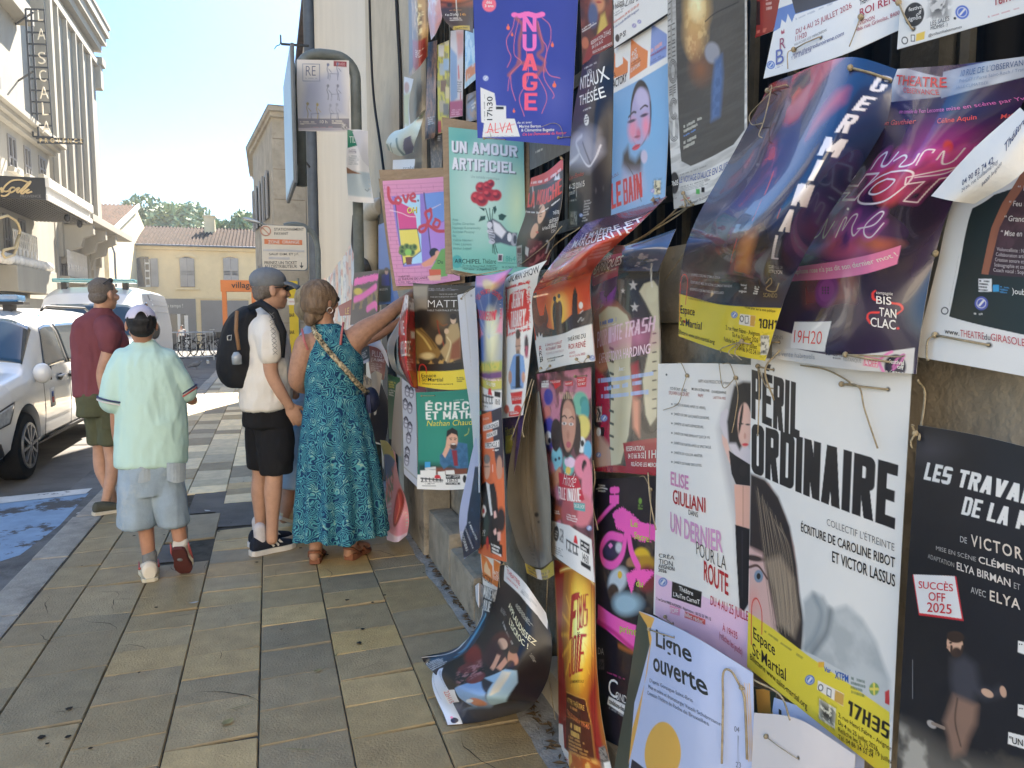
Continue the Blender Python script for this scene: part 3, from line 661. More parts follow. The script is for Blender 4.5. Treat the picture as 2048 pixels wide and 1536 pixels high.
 def band(s,P0,P1,c,soft=0.0,a=1.0):
  """everything below the line P0-P1 (towards the sheet's foot)"""
  A,B=s.q([P0,P1]);n=np.array([-(B-A)[1],(B-A)[0]]);n/=np.linalg.norm(n);n=n if n[1]>0 else-n
  d=-((s.s-A[0])*n[0]+(s.t-A[1])*n[1]);return s.mix(a*(.5-d/max(soft,s.cell*.7)),c)
 def E(s,p,rx,ry,c,soft=.15,a=1.0,rot=0.0):
  o=s.q([p])[0];R=math.radians(rot);ca,sa=math.cos(R),math.sin(R)
  A=s.q([(p[0]+rx*ca,p[1]+rx*sa)])[0]-o;B=s.q([(p[0]-ry*sa,p[1]+ry*ca)])[0]-o
  J=np.stack([A,B],1)
  try:I=np.linalg.inv(J)
  except np.linalg.LinAlgError:return s
  g=(np.stack([s.s,s.t],-1)-o)@I.T;r=np.sqrt((g**2).sum(1));w=max(soft,s.cell/max(min(np.linalg.norm(A),np.linalg.norm(B)),1e-4)*.7)
  return s.mix(a*(.5-(r-1)/w),c)
 def L(s,P,w,c,a=1.0,soft=0.0,n=6):
  Q=s.q(P)
  if n>1 and len(Q)>2:ts=np.linspace(0,1,len(Q));Q=hermite(np.linspace(0,1,(len(Q)-1)*n+1),ts,Q)
  m=np.mean(s.mlen(P[len(P)//2],10))/10;r=w*m/2;d=np.full(len(s.s),1e9)
  for i in range(len(Q)-1):
   (x0,y0),(x1,y1)=Q[i],Q[i+1];ex,ey=x1-x0,y1-y0;L=ex*ex+ey*ey+1e-12
   tt=np.clip(((s.s-x0)*ex+(s.t-y0)*ey)/L,0,1);d=np.minimum(d,(s.s-x0-tt*ex)**2+(s.t-y0-tt*ey)**2)
  d=np.sqrt(d);r=max(r,s.cell*.35);return s.mix(a*(.5-(d-r)/max(soft*m,s.cell*.7)),c)
 def O(s,c,scale=12,th=.5,w=.2,a=.6,seed=1,stretch=(1,1),region=None):
  n=fbm(np.stack([s.s*scale*stretch[0],s.t*scale*stretch[1]],-1),seed,4);al=a*np.clip((n-th)/w+.5,0,1)
  if region is not None:al=al*np.clip(.5-s.sd_poly(s.q(region))/.02,0,1)
  return s.mix(al,c)
 def G(s,TL,TR,BL,n,c,a=.75,fill=.55,seed=1,ragged=.3,weight=.6):
  """n lines of small print: broken strokes at word spacing."""
  A,B,D=s.q([TL,TR,BL]);ex,ey=B-A,D-A;I=np.linalg.inv(np.stack([ex,ey],1));g=(np.stack([s.s,s.t],-1)-A)@I.T
  L=np.linalg.norm(ex);row=np.floor(g[:,1]*n);fr=g[:,1]*n-row;r=random.Random(seed+31*len(s.texts));h=np.linalg.norm(ey)/n
  al=np.zeros(len(s.s))
  for k in range(n):
   e=1-ragged*r.random();m=(row==k)&(g[:,0]>0)&(g[:,0]<e)&(fr>.18)&(fr<.18+weight)
   x=g[:,0]*L/max(h,1e-4);v=vnoise(np.stack([x*.9,np.full_like(x,k*7.3+seed)],-1),seed);v2=vnoise(np.stack([x*3.1,np.full_like(x,k*3.3+seed)],-1),seed+3)
   al=np.maximum(al,m*(v>.22)*(.55+.45*v2))
  return s.mix(al*a,c)
 def N(s,str_,TL,TR,BL,c,bold=0.0,sp=1.0):
  A,B,D=s.q([TL,TR,BL]);s.texts.append((str_,A,B,D,lin(c,PK),bold,0,sp));return s
 def X(s,str_,x0,y0,x1,y1,h,c,bold=0.0,sp=1.0,lean=0.0):
  """capital height h, baseline from (x0,y0) to (x1,y1)"""
  return s.N(str_,(x0+lean*h,y0-h),(x1+lean*h,y1-h),(x0,y0),c,bold,sp)
 def bk(s,str_,TL,TR,BL,c,w=.3,gap=.14,th=None,skew=0.0,a=1.0):
  """heavy condensed block capitals filling a slanted box; w = stem width, th = bar height"""
  A,B,D=s.q([TL,TR,BL]);ex,ey=B-A,D-A;I=np.linalg.inv(np.stack([ex,ey],1));g=(np.stack([s.s,s.t],-1)-A)@I.T
  gy=g[:,1];gx_=g[:,0]-skew*(1-gy)*np.linalg.norm(ey)/np.linalg.norm(ex)
  wd={'I':.42,'M':1.25,'W':1.3,' ':.45,'1':.62,'!':.4,'L':.85,'E':.88,'F':.85,'T':.95};tot=sum(wd.get(ch,1)for ch in str_)+gap*(len(str_)-1);Lx,Ly=np.linalg.norm(ex),np.linalg.norm(ey);x0=0
  al=np.zeros(len(gy));U1=Lx/tot
  for ch in str_:
   n=wd.get(ch,1);W=n*U1;x=(gx_*tot-x0)*U1;y=gy*Ly;x0+=n+gap
   if ch==' ':continue
   sel=(x>-.1*W)&(x<1.1*W)&(y>-.4*Ly)&(y<1.1*Ly)
   if not sel.any():continue
   x,y=x[sel],y[sel];S=w*U1;T=(th or w*.78)*min(U1,Ly*.8);H=Ly;R=min(W,H)*.34
   def rb(a,b,c_,d,r=0.0):X=np.abs(x-(a+c_)/2)-(c_-a)/2+r;Y=np.abs(y-(b+d)/2)-(d-b)/2+r;return np.minimum(np.maximum(X,Y),0)+np.hypot(np.maximum(X,0),np.maximum(Y,0))-r
   def ring(a,b,c_,d,r):return np.maximum(rb(a,b,c_,d,r),-rb(a+S,b+T,c_-S,d-T,max(r-S*.8,S*.15)))
   def diag(xa,ya,xb,yb,k=1.08):t=(y-ya)/(yb-ya);return np.maximum(np.abs(x-(xa+(xb-xa)*t))-S*k/2,np.maximum(min(ya,yb)-y,y-max(ya,yb)))
   mn=lambda*q:np.minimum.reduce(q);L_=rb(0,0,S,H);Rr=rb(W-S,0,W,H);m=H/2;base={'\u00c9':'E','\u00c8':'E','\u00ca':'E'}.get(ch,ch)
   if base=='I':d=rb(0,0,W,H)
   elif base=='E':d=mn(L_,rb(0,0,W,T),rb(0,m-T/2,W*.9,m+T/2),rb(0,H-T,W,H))
   elif base=='F':d=mn(L_,rb(0,0,W,T),rb(0,m-T/2,W*.9,m+T/2))
   elif base=='L':d=mn(L_,rb(0,H-T,W,H))
   elif base=='T':d=mn(rb(0,0,W,T),rb(W/2-S/2,0,W/2+S/2,H))
   elif base=='H':d=mn(L_,Rr,rb(0,m-T/2,W,m+T/2))
   elif base=='N':d=mn(L_,Rr,diag(S/2,0,W-S/2,H))
   elif base=='M':d=mn(L_,Rr,diag(S/2,0,W/2,H*.75),diag(W-S/2,0,W/2,H*.75))
   elif base=='A':d=mn(diag(W/2-S*.1,0,S/2,H),diag(W/2+S*.1,0,W-S/2,H),np.maximum(rb(W*.2,H*.62,W*.8,H*.62+T*.9),-1e3))
   elif base=='V':d=mn(diag(S/2,0,W/2,H),diag(W-S/2,0,W/2,H))
   elif base=='Y':d=mn(diag(S/2,0,W/2,m*1.1),diag(W-S/2,0,W/2,m*1.1),rb(W/2-S/2,m,W/2+S/2,H))
   elif base=='X':d=mn(diag(S/2,0,W-S/2,H),diag(W-S/2,0,S/2,H))
   elif base in 'O0Q':d=ring(0,0,W,H,R)
   elif base=='D':d=np.minimum(L_,np.maximum(ring(-R,0,W,H,R),-x))
   elif base=='P':d=np.minimum(L_,np.maximum(ring(-R,0,W,H*.58,R*.8),-x))
   elif base=='R':d=mn(L_,np.maximum(ring(-R,0,W,H*.54,R*.8),-x),diag(W*.55,H*.48,W-S/2,H))
   elif base=='B':d=mn(L_,np.maximum(ring(-R,0,W*.95,H*.5+T/2,R*.7),-x),np.maximum(ring(-R,H*.5-T/2,W,H,R*.7),-x))
   elif base=='U':d=np.maximum(ring(0,-R*2,W,H,R),-y)
   elif base=='J':d=np.maximum(ring(0,-R*2,W,H,R),np.where(x<W/2,H*.62-y,-y))
   elif base=='C':d=np.maximum(ring(0,0,W,H,R),-rb(W/2,H*.36,W*1.2,H*.64))
   elif base=='G':d=np.minimum(np.maximum(ring(0,0,W,H,R),-rb(W/2,H*.32,W*1.2,H*.52)),rb(W*.55,H*.5,W,H*.5+T))
   elif base in 'S5':d=np.minimum(np.maximum(ring(0,0,W,m+T/2,R*.8),-rb(W/2,T,W*1.2,m-T/2)),np.maximum(ring(0,m-T/2,W,H,R*.8),-rb(-W*.2,m+T/2,W/2,H-T)))
   elif base in '23':d=np.minimum(np.maximum(ring(0,0,W,m+T/2,R*.8),-rb(-W*.2,T,W/2,m-T/2)),np.maximum(ring(0,m-T/2,W,H,R*.8),-(rb(W/2,m+T/2,W*1.2,H-T)if base=='2' else rb(-W*.2,m+T/2,W/2,H-T))))
   elif base=='1':d=mn(rb(W-S,0,W,H),diag(W-S,0,S*.3,H*.26))
   elif base=='7':d=mn(rb(0,0,W,T),diag(W-S/2,T*.5,W*.35,H))
   elif base=='!':d=mn(rb(W*.2,0,W*.8,H*.68),rb(W*.2,H*.8,W*.8,H))
   else:d=rb(0,0,W,H)
   if base!=ch:d=np.minimum(d,diag(W*.62,-.2*H,W*.42,-.06*H)if ch=='\u00c9' else diag(W*.4,-.2*H,W*.6,-.06*H))
   al[sel]=np.maximum(al[sel],np.clip(.5-d/(s.cell*.6),0,1))
  return s.mix(al*a,c)
 # --- additions
 def at(s,p,off=.003):
  uv=s.q([p])[0]/np.array([s.W,s.H]);u,v=np.clip(uv,0,1);P=s.ev(np.array([u]),np.array([v]))[0];n=s.normal(np.array([u]),np.array([v]))[0];return Vector(P+n*off)
 def I(s,a,b,tails=(),r=.0017):
  r*=.75
  for p in(a,b):
   o=s.q([p])[0];d=np.hypot(s.s-o[0],s.t-o[1]);s.mix(np.clip(.5-(d-.0035)/.003,0,1),(20,18,16))
  A,B=s.at(a,.004),s.at(b,.004);b_=MB();b_.tb([s.at(a,-.004),A,(A+B)/2+(A-s.at(a,0))*.5,B,s.at(b,-.004)],r,5);mid=A
  b_.E(A,(.005,.004,.005),7,5)
  for tl in tails:
   P=[mid]+[s.at(p,.006+.008*random.random())for p in tl];Q=hermite(np.linspace(0,1,len(P)*5),np.linspace(0,1,len(P)),np.array(P));b_.tb([Vector(q)for q in Q],r*.8,5)
  s.parts.append(('twine_tie',b_,M['twine'],True));return s
 def backing(s,rows,th=.006,m=None):
  C=[[(on_x(q[0],q[1],WX-q[2])if q[2]<1 else on_y(q[0],q[1],q[2]))for q in r]for r in rows];b=MB()
  dirv=Vector(s.C.mean((0,1)))-Vector(CAM);dirv.z=0;dirv.normalize();f=[Vector(C[0][0]),Vector(C[0][1]),Vector(C[1][1]),Vector(C[1][0])]
  b.add(f+[p+dirv*th for p in f],[(0,1,2,3),(7,6,5,4)]+[(k,k+4,(k+1)%4+4,(k+1)%4)for k in range(4)]);s.parts.append(('cardboard_backing',b,m or M['card'],False));return s
 def finish(s,cache):
  N=len(s.U);nu,nv=s.nu,s.nv;nrm=s.normal(s.U,s.V);base=s.C.mean((0,1))
  i=np.arange(nu)[None,:]+(np.arange(nv)*(nu+1))[:,None];i=i.ravel();F=np.stack([i,i+nu+1,i+nu+2,i+1],1)
  # back of the sheet, coarser, half a millimetre behind, joined to the front by its rim
  bu,bv=max(4,nu//6),max(6,nv//6);u,v=[a.ravel()for a in np.meshgrid(np.linspace(0,1,bu+1),np.linspace(0,1,bv+1))]
  B=s.ev(u,v)-s.normal(u,v)*.0012;j=np.arange(bu)[None,:]+(np.arange(bv)*(bu+1))[:,None];j=j.ravel()+N
  FB=np.stack([j,j+1,j+bu+2,j+bu+1],1);V=np.concatenate([s.pos,B])-base;faces=np.concatenate([F,FB]).astype(np.int32)
  me=bpy.data.meshes.new(s.name);me.vertices.add(len(V));me.vertices.foreach_set('co',V.astype(np.float32).ravel());me.loops.add(faces.size);me.loops.foreach_set('vertex_index',faces.ravel())
  me.polygons.add(len(faces));me.polygons.foreach_set('loop_start',np.arange(0,faces.size,4,dtype=np.int32));me.update(calc_edges=True)
  me.polygons.foreach_set('use_smooth',np.ones(len(faces),bool));at=me.color_attributes.new('Col','FLOAT_COLOR','POINT')
  c=np.ones((len(V),4),np.float32);c[:N,:3]=s.col;c[N:,:3]=s.back;at.data.foreach_set('color',c.ravel());me.materials.append(M['matte_paper']if s.matte is True else M['glossy_paper']if s.matte else M['paper'])
  o=bpy.data.objects.new(s.name,me);COL.objects.link(o);o.location=base;tag(o,s.label,s.cat,s.group)
  if s.texts:
   bm=bmesh.new();cl=[]
   for ti,(str_,A,Bq,D,c,bold,_,sp)in enumerate(s.texts):
    co,tri=cache[(str_,bold,sp)];mn,mx=co.min(0),co.max(0);mn[1]=min(0,bold*-1)if mx[1]>.3 else mn[1];d=(co-mn)/np.maximum(mx-mn,1e-6)
    P=D+(Bq-A)*d[:,:1]+(A-D)*d[:,1:];vs=[bm.verts.new((p[0],p[1],ti))for p in P];cl+=[c]*len(vs)
    for t in tri:
     try:bm.faces.new([vs[k]for k in t])
     except ValueError:pass
   lay=bm.verts.layers.float_vector.new('c')
   for vtx,c in zip(bm.verts,cl):vtx[lay]=Vector(c)
   for vv in[x for x in bm.verts if not x.link_faces]:bm.verts.remove(vv)
   if len(s.tu)>2 or len(s.tv)>2:
    for _ in range(3):
     es=[e for e in bm.edges if e.calc_length()>.018]
     if not es:break
     bmesh.ops.subdivide_edges(bm,edges=es,cuts=1);bmesh.ops.triangulate(bm,faces=bm.faces)
   dead=[vt for vt in bm.verts if not(-.001<vt.co.x<s.W+.001 and-.001<vt.co.y<s.H+.001)]
   bmesh.ops.delete(bm,geom=dead,context='VERTS')
   if len(bm.verts):
    bm.verts.ensure_lookup_table();st=np.array([v.co[:3]for v in bm.verts]);cc=np.array([v[lay]for v in bm.verts]);u,v=st[:,0]/s.W,st[:,1]/s.H
    P=s.ev(u,v)+s.normal(u,v)*(.0006+.00006*st[:,2:3])-base;m2=bpy.data.meshes.new('printed_lettering')
    m2.from_pydata([tuple(p)for p in P],[],[tuple(vx.index for vx in f.verts)for f in bm.faces]);at=m2.color_attributes.new('Col','FLOAT_COLOR','POINT')
    at.data.foreach_set('color',np.concatenate([cc,np.ones((len(cc),1))],1).astype(np.float32).ravel());m2.materials.append(M['glossy_paper']if s.matte==2 else M['paper'])
    lo=bpy.data.objects.new('printed_lettering',m2);COL.objects.link(lo);lo.parent=o
   bm.free()
  for nm,b,m,sm in s.parts:
   q=b.build(nm,m,o,smooth=sm);q.data.transform(Matrix.Translation(-Vector(base)))
  s.obj=o
WH,INK=(226,223,217),(30,29,32)
# ================================================================== VEHICLES
M['van_white']=mat('white_car_paint',(.74,.735,.72),.25,.5,.04,2,coat=.6)
M['van_glass']=mat('tinted_window_glass',(.035,.045,.055),.05,.8,.1,2)
M['tyre']=mat('tyre_rubber',(.02,.02,.02),.85,.2,.2,20)
M['rim']=mat('alloy_rim',(.3,.3,.31),.35,.5,.1,6,metal=.7)
M['plastic']=mat('black_plastic',(.025,.025,.027),.55,.4,.15,20)
M['chrome']=mat('chrome_trim',(.6,.6,.6),.15,.5,.03,4,metal=.9)
M['lamp_glass']=mat('headlight_glass',(.42,.44,.46),.08,.8,.3,18)
M['blue_lamp']=mat('blue_beacon_glass',(.05,.16,.32),.12,.8,.3,10)
M['teal_lamp']=mat('teal_beacon_glass',(.12,.33,.36),.15,.8,.3,10)
def applied(o,*mods):
 for kind,kw in mods:
  m=o.modifiers.new(kind,kind)
  for k,v in kw.items():setattr(m,k,v)
 bpy.context.view_layer.update();dg=bpy.context.evaluated_depsgraph_get();me=bpy.data.meshes.new_from_object(o.evaluated_get(dg));old=o.data;o.modifiers.clear();o.data=me;bpy.data.meshes.remove(old);return o
class Van:
 """local frame: x across (near side = +x), y from the nose (0) to the tail, z up."""
 def __init__(s,loc,label,stations,wheels,wr,W):
  s.root=empty('parked_van',loc,label,'van');s.st=stations;s.n=40;s.W=W;s.ys=np.array([q[0]for q in stations]);s.P=np.array([q[1:]for q in stations],float)
  b=MB();NY=70;ysmp=np.unique(np.concatenate([np.linspace(s.ys[0],s.ys[-1],NY),s.ys]))
  b.rings([[s.pt(y,k/s.n)for k in range(s.n)]for y in ysmp]);o=b.build('body',M['van_white'],s.root,smooth=True)
  c=MB()
  for wy in wheels:
   for sx in(-1,1):c.tb([(sx*(W/2-.3),wy,wr),(sx*(W/2+.3),wy,wr)],wr+.075,40)
  co=c.build('cutter',M['plastic']);co.location=loc;bpy.context.view_layer.update();applied(o,('BOOLEAN',dict(object=co,operation='DIFFERENCE',solver='EXACT')));bpy.data.objects.remove(co);o.data.set_sharp_from_angle(angle=math.radians(40));s.body=o
  for wy in wheels:
   for sx in(-1,1):
    x=sx*(W/2-.11);b=MB();prof=[(.0,-.11),(wr*.66,-.11),(wr*.93,-.105),(wr,-.07),(wr,.07),(wr*.93,.105),(wr*.66,.11),(.0,.11)]
    b.rings([[(x+h,wy+r*math.cos(t),wr+r*math.sin(t))for t in np.linspace(0,2*math.pi,36,endpoint=False)]for r,h in prof],cap=(False,False));w=b.build('wheel',M['tyre'],s.root,smooth=True,auto=40)
    b=MB();xo=x+sx*.112
    for k in range(10):
     t=k*math.pi/5+.1;a=Vector((xo,wy+.04*math.cos(t),wr+.04*math.sin(t)));e=Vector((xo,wy+wr*.62*math.cos(t),wr+wr*.62*math.sin(t)));b.bm_(a,e,.025,.036,up=(1,0,0))
    b.rings([[(xo+h,wy+r*math.cos(t),wr+r*math.sin(t))for t in np.linspace(0,2*math.pi,36,endpoint=False)]for r,h in((wr*.6,-.01),(wr*.6,.012),(wr*.68,.012),(wr*.68,-.01))],cap=(False,False));b.E((xo,wy,wr),(.02,.05,.05),12,8);b.build('rim',M['rim'],w,smooth=True,auto=30)
  b=MB();b.box(-W/2+.12,W/2-.12,s.ys[0]+.35,s.ys[-1]-.2,.22,.62);b.build('underbody',M['plastic'],s.root)
 def pr(s,y):return[float(np.interp(y,s.ys,s.P[:,k]))for k in range(s.P.shape[1])]
 def pt(s,y,v):
  """v 0..1 round the section from the keel: parameters z0, half width low, z belt, half width belt, half width roof, z roof."""
  z0,wl,zb,wb,wr_,zr=s.pr(y);t=v*4
  def side(q,sg):     # q 0 keel centre .. 2 roof centre
   K=[(0,z0),(wl*.8,z0),(wl,z0+.1),(wb+.012,z0+(zb-z0)*.55),(wb,zb),(wb-(wb-wr_)*.55,zb+(zr-zb)*.6),(wr_,zr-(zr-zb)*.16),(wr_*.78,zr-(zr-zb)*.03),(0,zr)]
   U=[0,.3,.45,.75,1.0,1.3,1.5,1.65,2.0];i=min(int(np.searchsorted(U,q,'right'))-1,7);f=(q-U[i])/(U[i+1]-U[i]);return(sg*(K[i][0]+(K[i+1][0]-K[i][0])*f),K[i][1]+(K[i+1][1]-K[i][1])*f)
  x,z=side(t,1)if t<=2 else side(4-t,-1);return Vector((x,y,z))
 def patch(s,name,m,y0,y1,v0,v1,off=.006,parent=None,nu=14,nv=8,trap=(0,0),smooth=True):
  def fn(u,v):
   vv=v0+(v1-v0)*v;y=y0+trap[0]*v+(y1+trap[1]*v-y0-trap[0]*v)*u;p=s.pt(y,vv);a=s.pt(y,vv+.004)-s.pt(y,vv-.004);c=s.pt(y+.01,vv)-s.pt(y-.01,vv);n=a.cross(c);n=n.normalized()if n.length>1e-9 else Vector((0,0,1))
   ctr=Vector((0,y,1.0));n=n if n.dot(p-ctr)>0 else-n;return p+n*off
  b=MB();b.grid(fn,nu,nv);o=b.build(name,m,parent or s.root,smooth=smooth);md=o.modifiers.new('depth','SOLIDIFY');md.thickness=.004;md.offset=-1;return o
# --- near van
st=[(0.0,.42,.45,.70,.55,.50,.78),(.06,.30,.72,.80,.78,.70,.92),(.2,.24,.86,.88,.90,.80,1.03),(.5,.22,.93,.98,.955,.86,1.12),(.95,.22,.955,1.03,.965,.87,1.18),(1.08,.22,.955,1.05,.965,.86,1.24),(1.75,.22,.955,1.08,.965,.76,1.80),(2.1,.22,.955,1.09,.965,.76,1.885),(3.2,.22,.955,1.1,.965,.76,1.91),(4.5,.22,.955,1.1,.96,.76,1.885),(4.95,.26,.95,1.1,.945,.74,1.84),(5.1,.35,.88,1.08,.87,.66,1.7)]
st=[(q[0],q[1]*.92,q[2],q[3]*.88,q[4],q[5],q[6]*.862)for q in st]
v1=Van((-3.17,7.15,ROAD_Z),'white municipal minivan with blue roof beacons and dark windows, parked beside the kerb',st,(.88,4.06),.32,1.93)
v1.root.rotation_euler=(0,0,math.radians(-1.0))
v1.patch('windscreen',M['van_glass'],1.14,1.72,.36,.64,trap=(0,0),nu=10,nv=24)
v1.patch('window',M['van_glass'],1.50,2.32,.262,.352,trap=(.42,0));v1.patch('window',M['van_glass'],2.42,3.55,.262,.352);v1.patch('window',M['van_glass'],3.63,4.72,.262,.352,trap=(0,-.12))
for y in(2.37,3.59):v1.patch('pillar',M['plastic'],y-.05,y+.05,.262,.352,.0035,nu=2)
for y in(1.42,2.38,3.58):v1.patch('door_seam',M['plastic'],y-.005,y+.005,.12,.262,.0015,nu=1)
v1.patch('sill_trim',M['plastic'],.95+.5,3.6,.085,.118,.004)
v1.patch('headlight',M['lamp_glass'],.08,.42,.196,.226,.01,trap=(.05,.12));v1.patch('headlight_surround',M['plastic'],.07,.44,.193,.229,.006,trap=(.05,.13))
v1.patch('headlight',M['lamp_glass'],.07,.62,.768,.81,.01,trap=(.0,.0));v1.patch('bumper_vent',M['plastic'],.05,.42,.105,.15,.008,trap=(0,-.1))
b=MB()
for k in range(3):b.box(-.5,.5,-.03-.004*k,.03,.46+.075*k,.505+.075*k)
b.build('grille',M['plastic'],v1.root,bevel=.01)
for y in(1.98,2.4):
 p=v1.pt(y,.238);b=MB();b.E((p.x+.012,y,p.z),(.012,.085,.04),12,8);h=b.build('door_handle',M['plastic'],v1.root,smooth=True);b=MB();b.tb([(p.x+.02,y-.1,p.z+.012),(p.x+.045,y-.05,p.z+.016),(p.x+.045,y+.05,p.z+.016),(p.x+.02,y+.1,p.z+.012)],.013,8);b.build('grip',M['van_white'],h,smooth=True)
for sx in(1,-1):
 b=MB();b.E((sx*1.02,1.2,.98),(.085,.065,.1),16,10);mi=b.build('wing_mirror',M['van_white'],v1.root,smooth=True);b=MB();b.bm_((sx*.9,1.23,.91),(sx*.98,1.22,.93),.06,.05);b.box(sx*1.02-.065,sx*1.02+.065,1.255,1.268,.91,1.05);b.build('mirror_arm',M['plastic'],mi)
b=MB();b.box(-.62,.62,1.98,2.24,1.69,1.765);lb=b.build('roof_beacon',M['blue_lamp'],v1.root,bevel=.025)
b=MB();b.box(-.66,.66,2.0,2.22,1.66,1.688);[b.box(x-.04,x+.04,2.03,2.2,1.58,1.661)for x in(-.5,.5)];b.build('beacon_base',M['plastic'],lb)
for x in(.74,-.74):b=MB();b.tb([(x,2.3,1.6),(x,2.45,1.65),(x,4.2,1.65),(x,4.4,1.6)],.014,8);b.build('roof_rail',M['plastic'],v1.root,smooth=True)
em=v1.patch('door_emblem',M['white_paint'],1.6,1.75,.185,.222,.003,nu=3,nv=3);red=mat('emblem_red',(.5,.06,.05),.5);blu=mat('emblem_blue',(.08,.14,.36),.5)
v1.patch('emblem_shield',red,1.64,1.71,.193,.204,.005,parent=em,nu=2,nv=2);v1.patch('emblem_shield',blu,1.64,1.71,.2045,.215,.005,parent=em,nu=2,nv=2)
# --- far van, high roof, nose towards us
st2=[(0.0,.4,.55,.66,.62,.56,.75),(.08,.3,.85,.8,.88,.8,.92),(.35,.26,.97,.95,.98,.86,1.05),(.7,.25,1.0,1.05,1.0,.88,1.18),(1.25,.25,1.0,1.2,1.0,.84,1.86),(1.5,.25,1.0,1.25,1.0,.84,2.12),(1.9,.25,1.0,1.3,1.0,.85,2.27),(3.0,.25,1.0,1.3,1.0,.86,2.32),(5.3,.25,1.0,1.3,1.0,.86,2.3),(5.5,.3,.96,1.3,.96,.82,2.2)]
st2=[(*q[:3],q[3]*.97,*q[4:6],q[6]*.945)for q in st2]
v2=Van((-3.33,15.2,ROAD_Z),'white high roofed van with a teal light bar, behind the man in maroon',st2,(.95,4.4),.34,2.0)
v2.patch('windscreen',M['van_glass'],.74,1.28,.345,.655,nu=10,nv=24);v2.patch('window',M['van_glass'],1.3,2.05,.265,.335,trap=(.3,0));v2.patch('side_trim',M['plastic'],1.4,3.7,.13,.15,.008)
for k in range(3):v2.patch('side_rib',M['van_white'],2.6,5.2,.3+.02*k,.306+.02*k,.012)
v2.patch('marker_panel',M['shopgrey'],2.5,2.62,.345,.37,.006)
for sx in(1,-1):
 b=MB();b.E((sx*1.17,1.0,1.28),(.11,.1,.19),14,10);mi=b.build('wing_mirror',M['plastic'],v2.root,smooth=True);b=MB();b.bm_((sx*.96,1.15,1.2),(sx*1.1,1.03,1.22),.06,.06);b.build('mirror_arm',M['plastic'],mi)
 v2.patch('headlight',M['lamp_glass'],.1,.4,*((.2,.25)if sx>0 else(.75,.8)),.008)
b=MB();b.box(-.75,.75,1.75,2.05,2.22,2.3);lb=b.build('light_bar',M['teal_lamp'],v2.root,bevel=.03);b=MB();[b.box(x-.05,x+.05,1.8,2.0,2.06,2.221)for x in(-.55,.55)];b.build('bar_foot',M['plastic'],lb)
b=MB()
for k in range(3):b.box(-.5,.5,-.02,.04,.48+.08*k,.53+.08*k)
b.build('grille',M['plastic'],v2.root,bevel=.01)
# ================================================================== PEOPLE
M['skin1']=mat('tanned_skin',(.42,.22,.145),.5,.35,.14,14,.08,120)
M['skin2']=mat('pale_skin',(.5,.29,.2),.5,.35,.14,14,.08,120)
M['skin3']=mat('freckled_skin',(.42,.23,.15),.52,.35,.2,30,.1,120,stain=((.33,.17,.11),60,.62))
def blob(name,build,vox,m,parent,smooth=4,wrinkle=None,fac=.5):
 """one continuous skin over the given limbs and masses"""
 b=MB();build(b);o=b.build(name,m,None,fix=True)
 applied(o,('REMESH',dict(mode='VOXEL',voxel_size=vox)),('SMOOTH',dict(factor=fac,iterations=smooth)));me=o.data
 n=len(me.vertices);co=np.empty(n*3,np.float32);me.vertices.foreach_get('co',co);co=co.reshape(-1,3).astype(float)
 if wrinkle:
  nr=np.empty(n*3,np.float32);me.vertices.foreach_get('normal',nr);nr=nr.reshape(-1,3);d=np.zeros(n)
  for amp,sc,seed in wrinkle:v=fbm(co*np.array(sc)+50,seed,3);d+=amp*(1-np.abs(2*v-1)*2.2)
  co=co+nr*d[:,None];me.vertices.foreach_set('co',co.astype(np.float32).ravel())
 me.polygons.foreach_set('use_smooth',[True]*len(me.polygons));me.materials.clear();me.materials.append(m)
 if parent is not None:o.parent=parent;me.transform(Matrix.Translation(-parent.location))
 return o
KW=1.0
def limb(b,pts,rs,n=14):
 rs=[r*KW for r in rs];P=[Vector(p)for p in pts];Q,R=[],[];k=len(P);ts=np.arange(k,dtype=float)
 t=np.linspace(0,k-1,(k-1)*5+1);Q=hermite(t,ts,np.array([list(p)for p in P]));R=np.interp(t,ts,rs)
 b.tb([Vector(q)for q in Q],list(R),n);b.E(P[0],(rs[0],)*3,n,8);b.E(P[-1],(rs[-1],)*3,n,8)
def body_rings(b,rows,yaw=0.0,n=28):
 """rows of (centre, half width, half depth)"""
 c,s_=math.cos(yaw),math.sin(yaw);k=len(rows);t=np.linspace(0,k-1,(k-1)*4+1);A=np.array([[*r[0],r[1]*KW,r[2]*KW]for r in rows],float);A=hermite(t,np.arange(k,dtype=float),A)
 b.rings([[(a[0]+c*a[3]*math.cos(q)*(1)-s_*a[4]*math.sin(q),a[1]+s_*a[3]*math.cos(q)+c*a[4]*math.sin(q),a[2])for q in np.linspace(0,2*math.pi,n,endpoint=False)]for a in A])
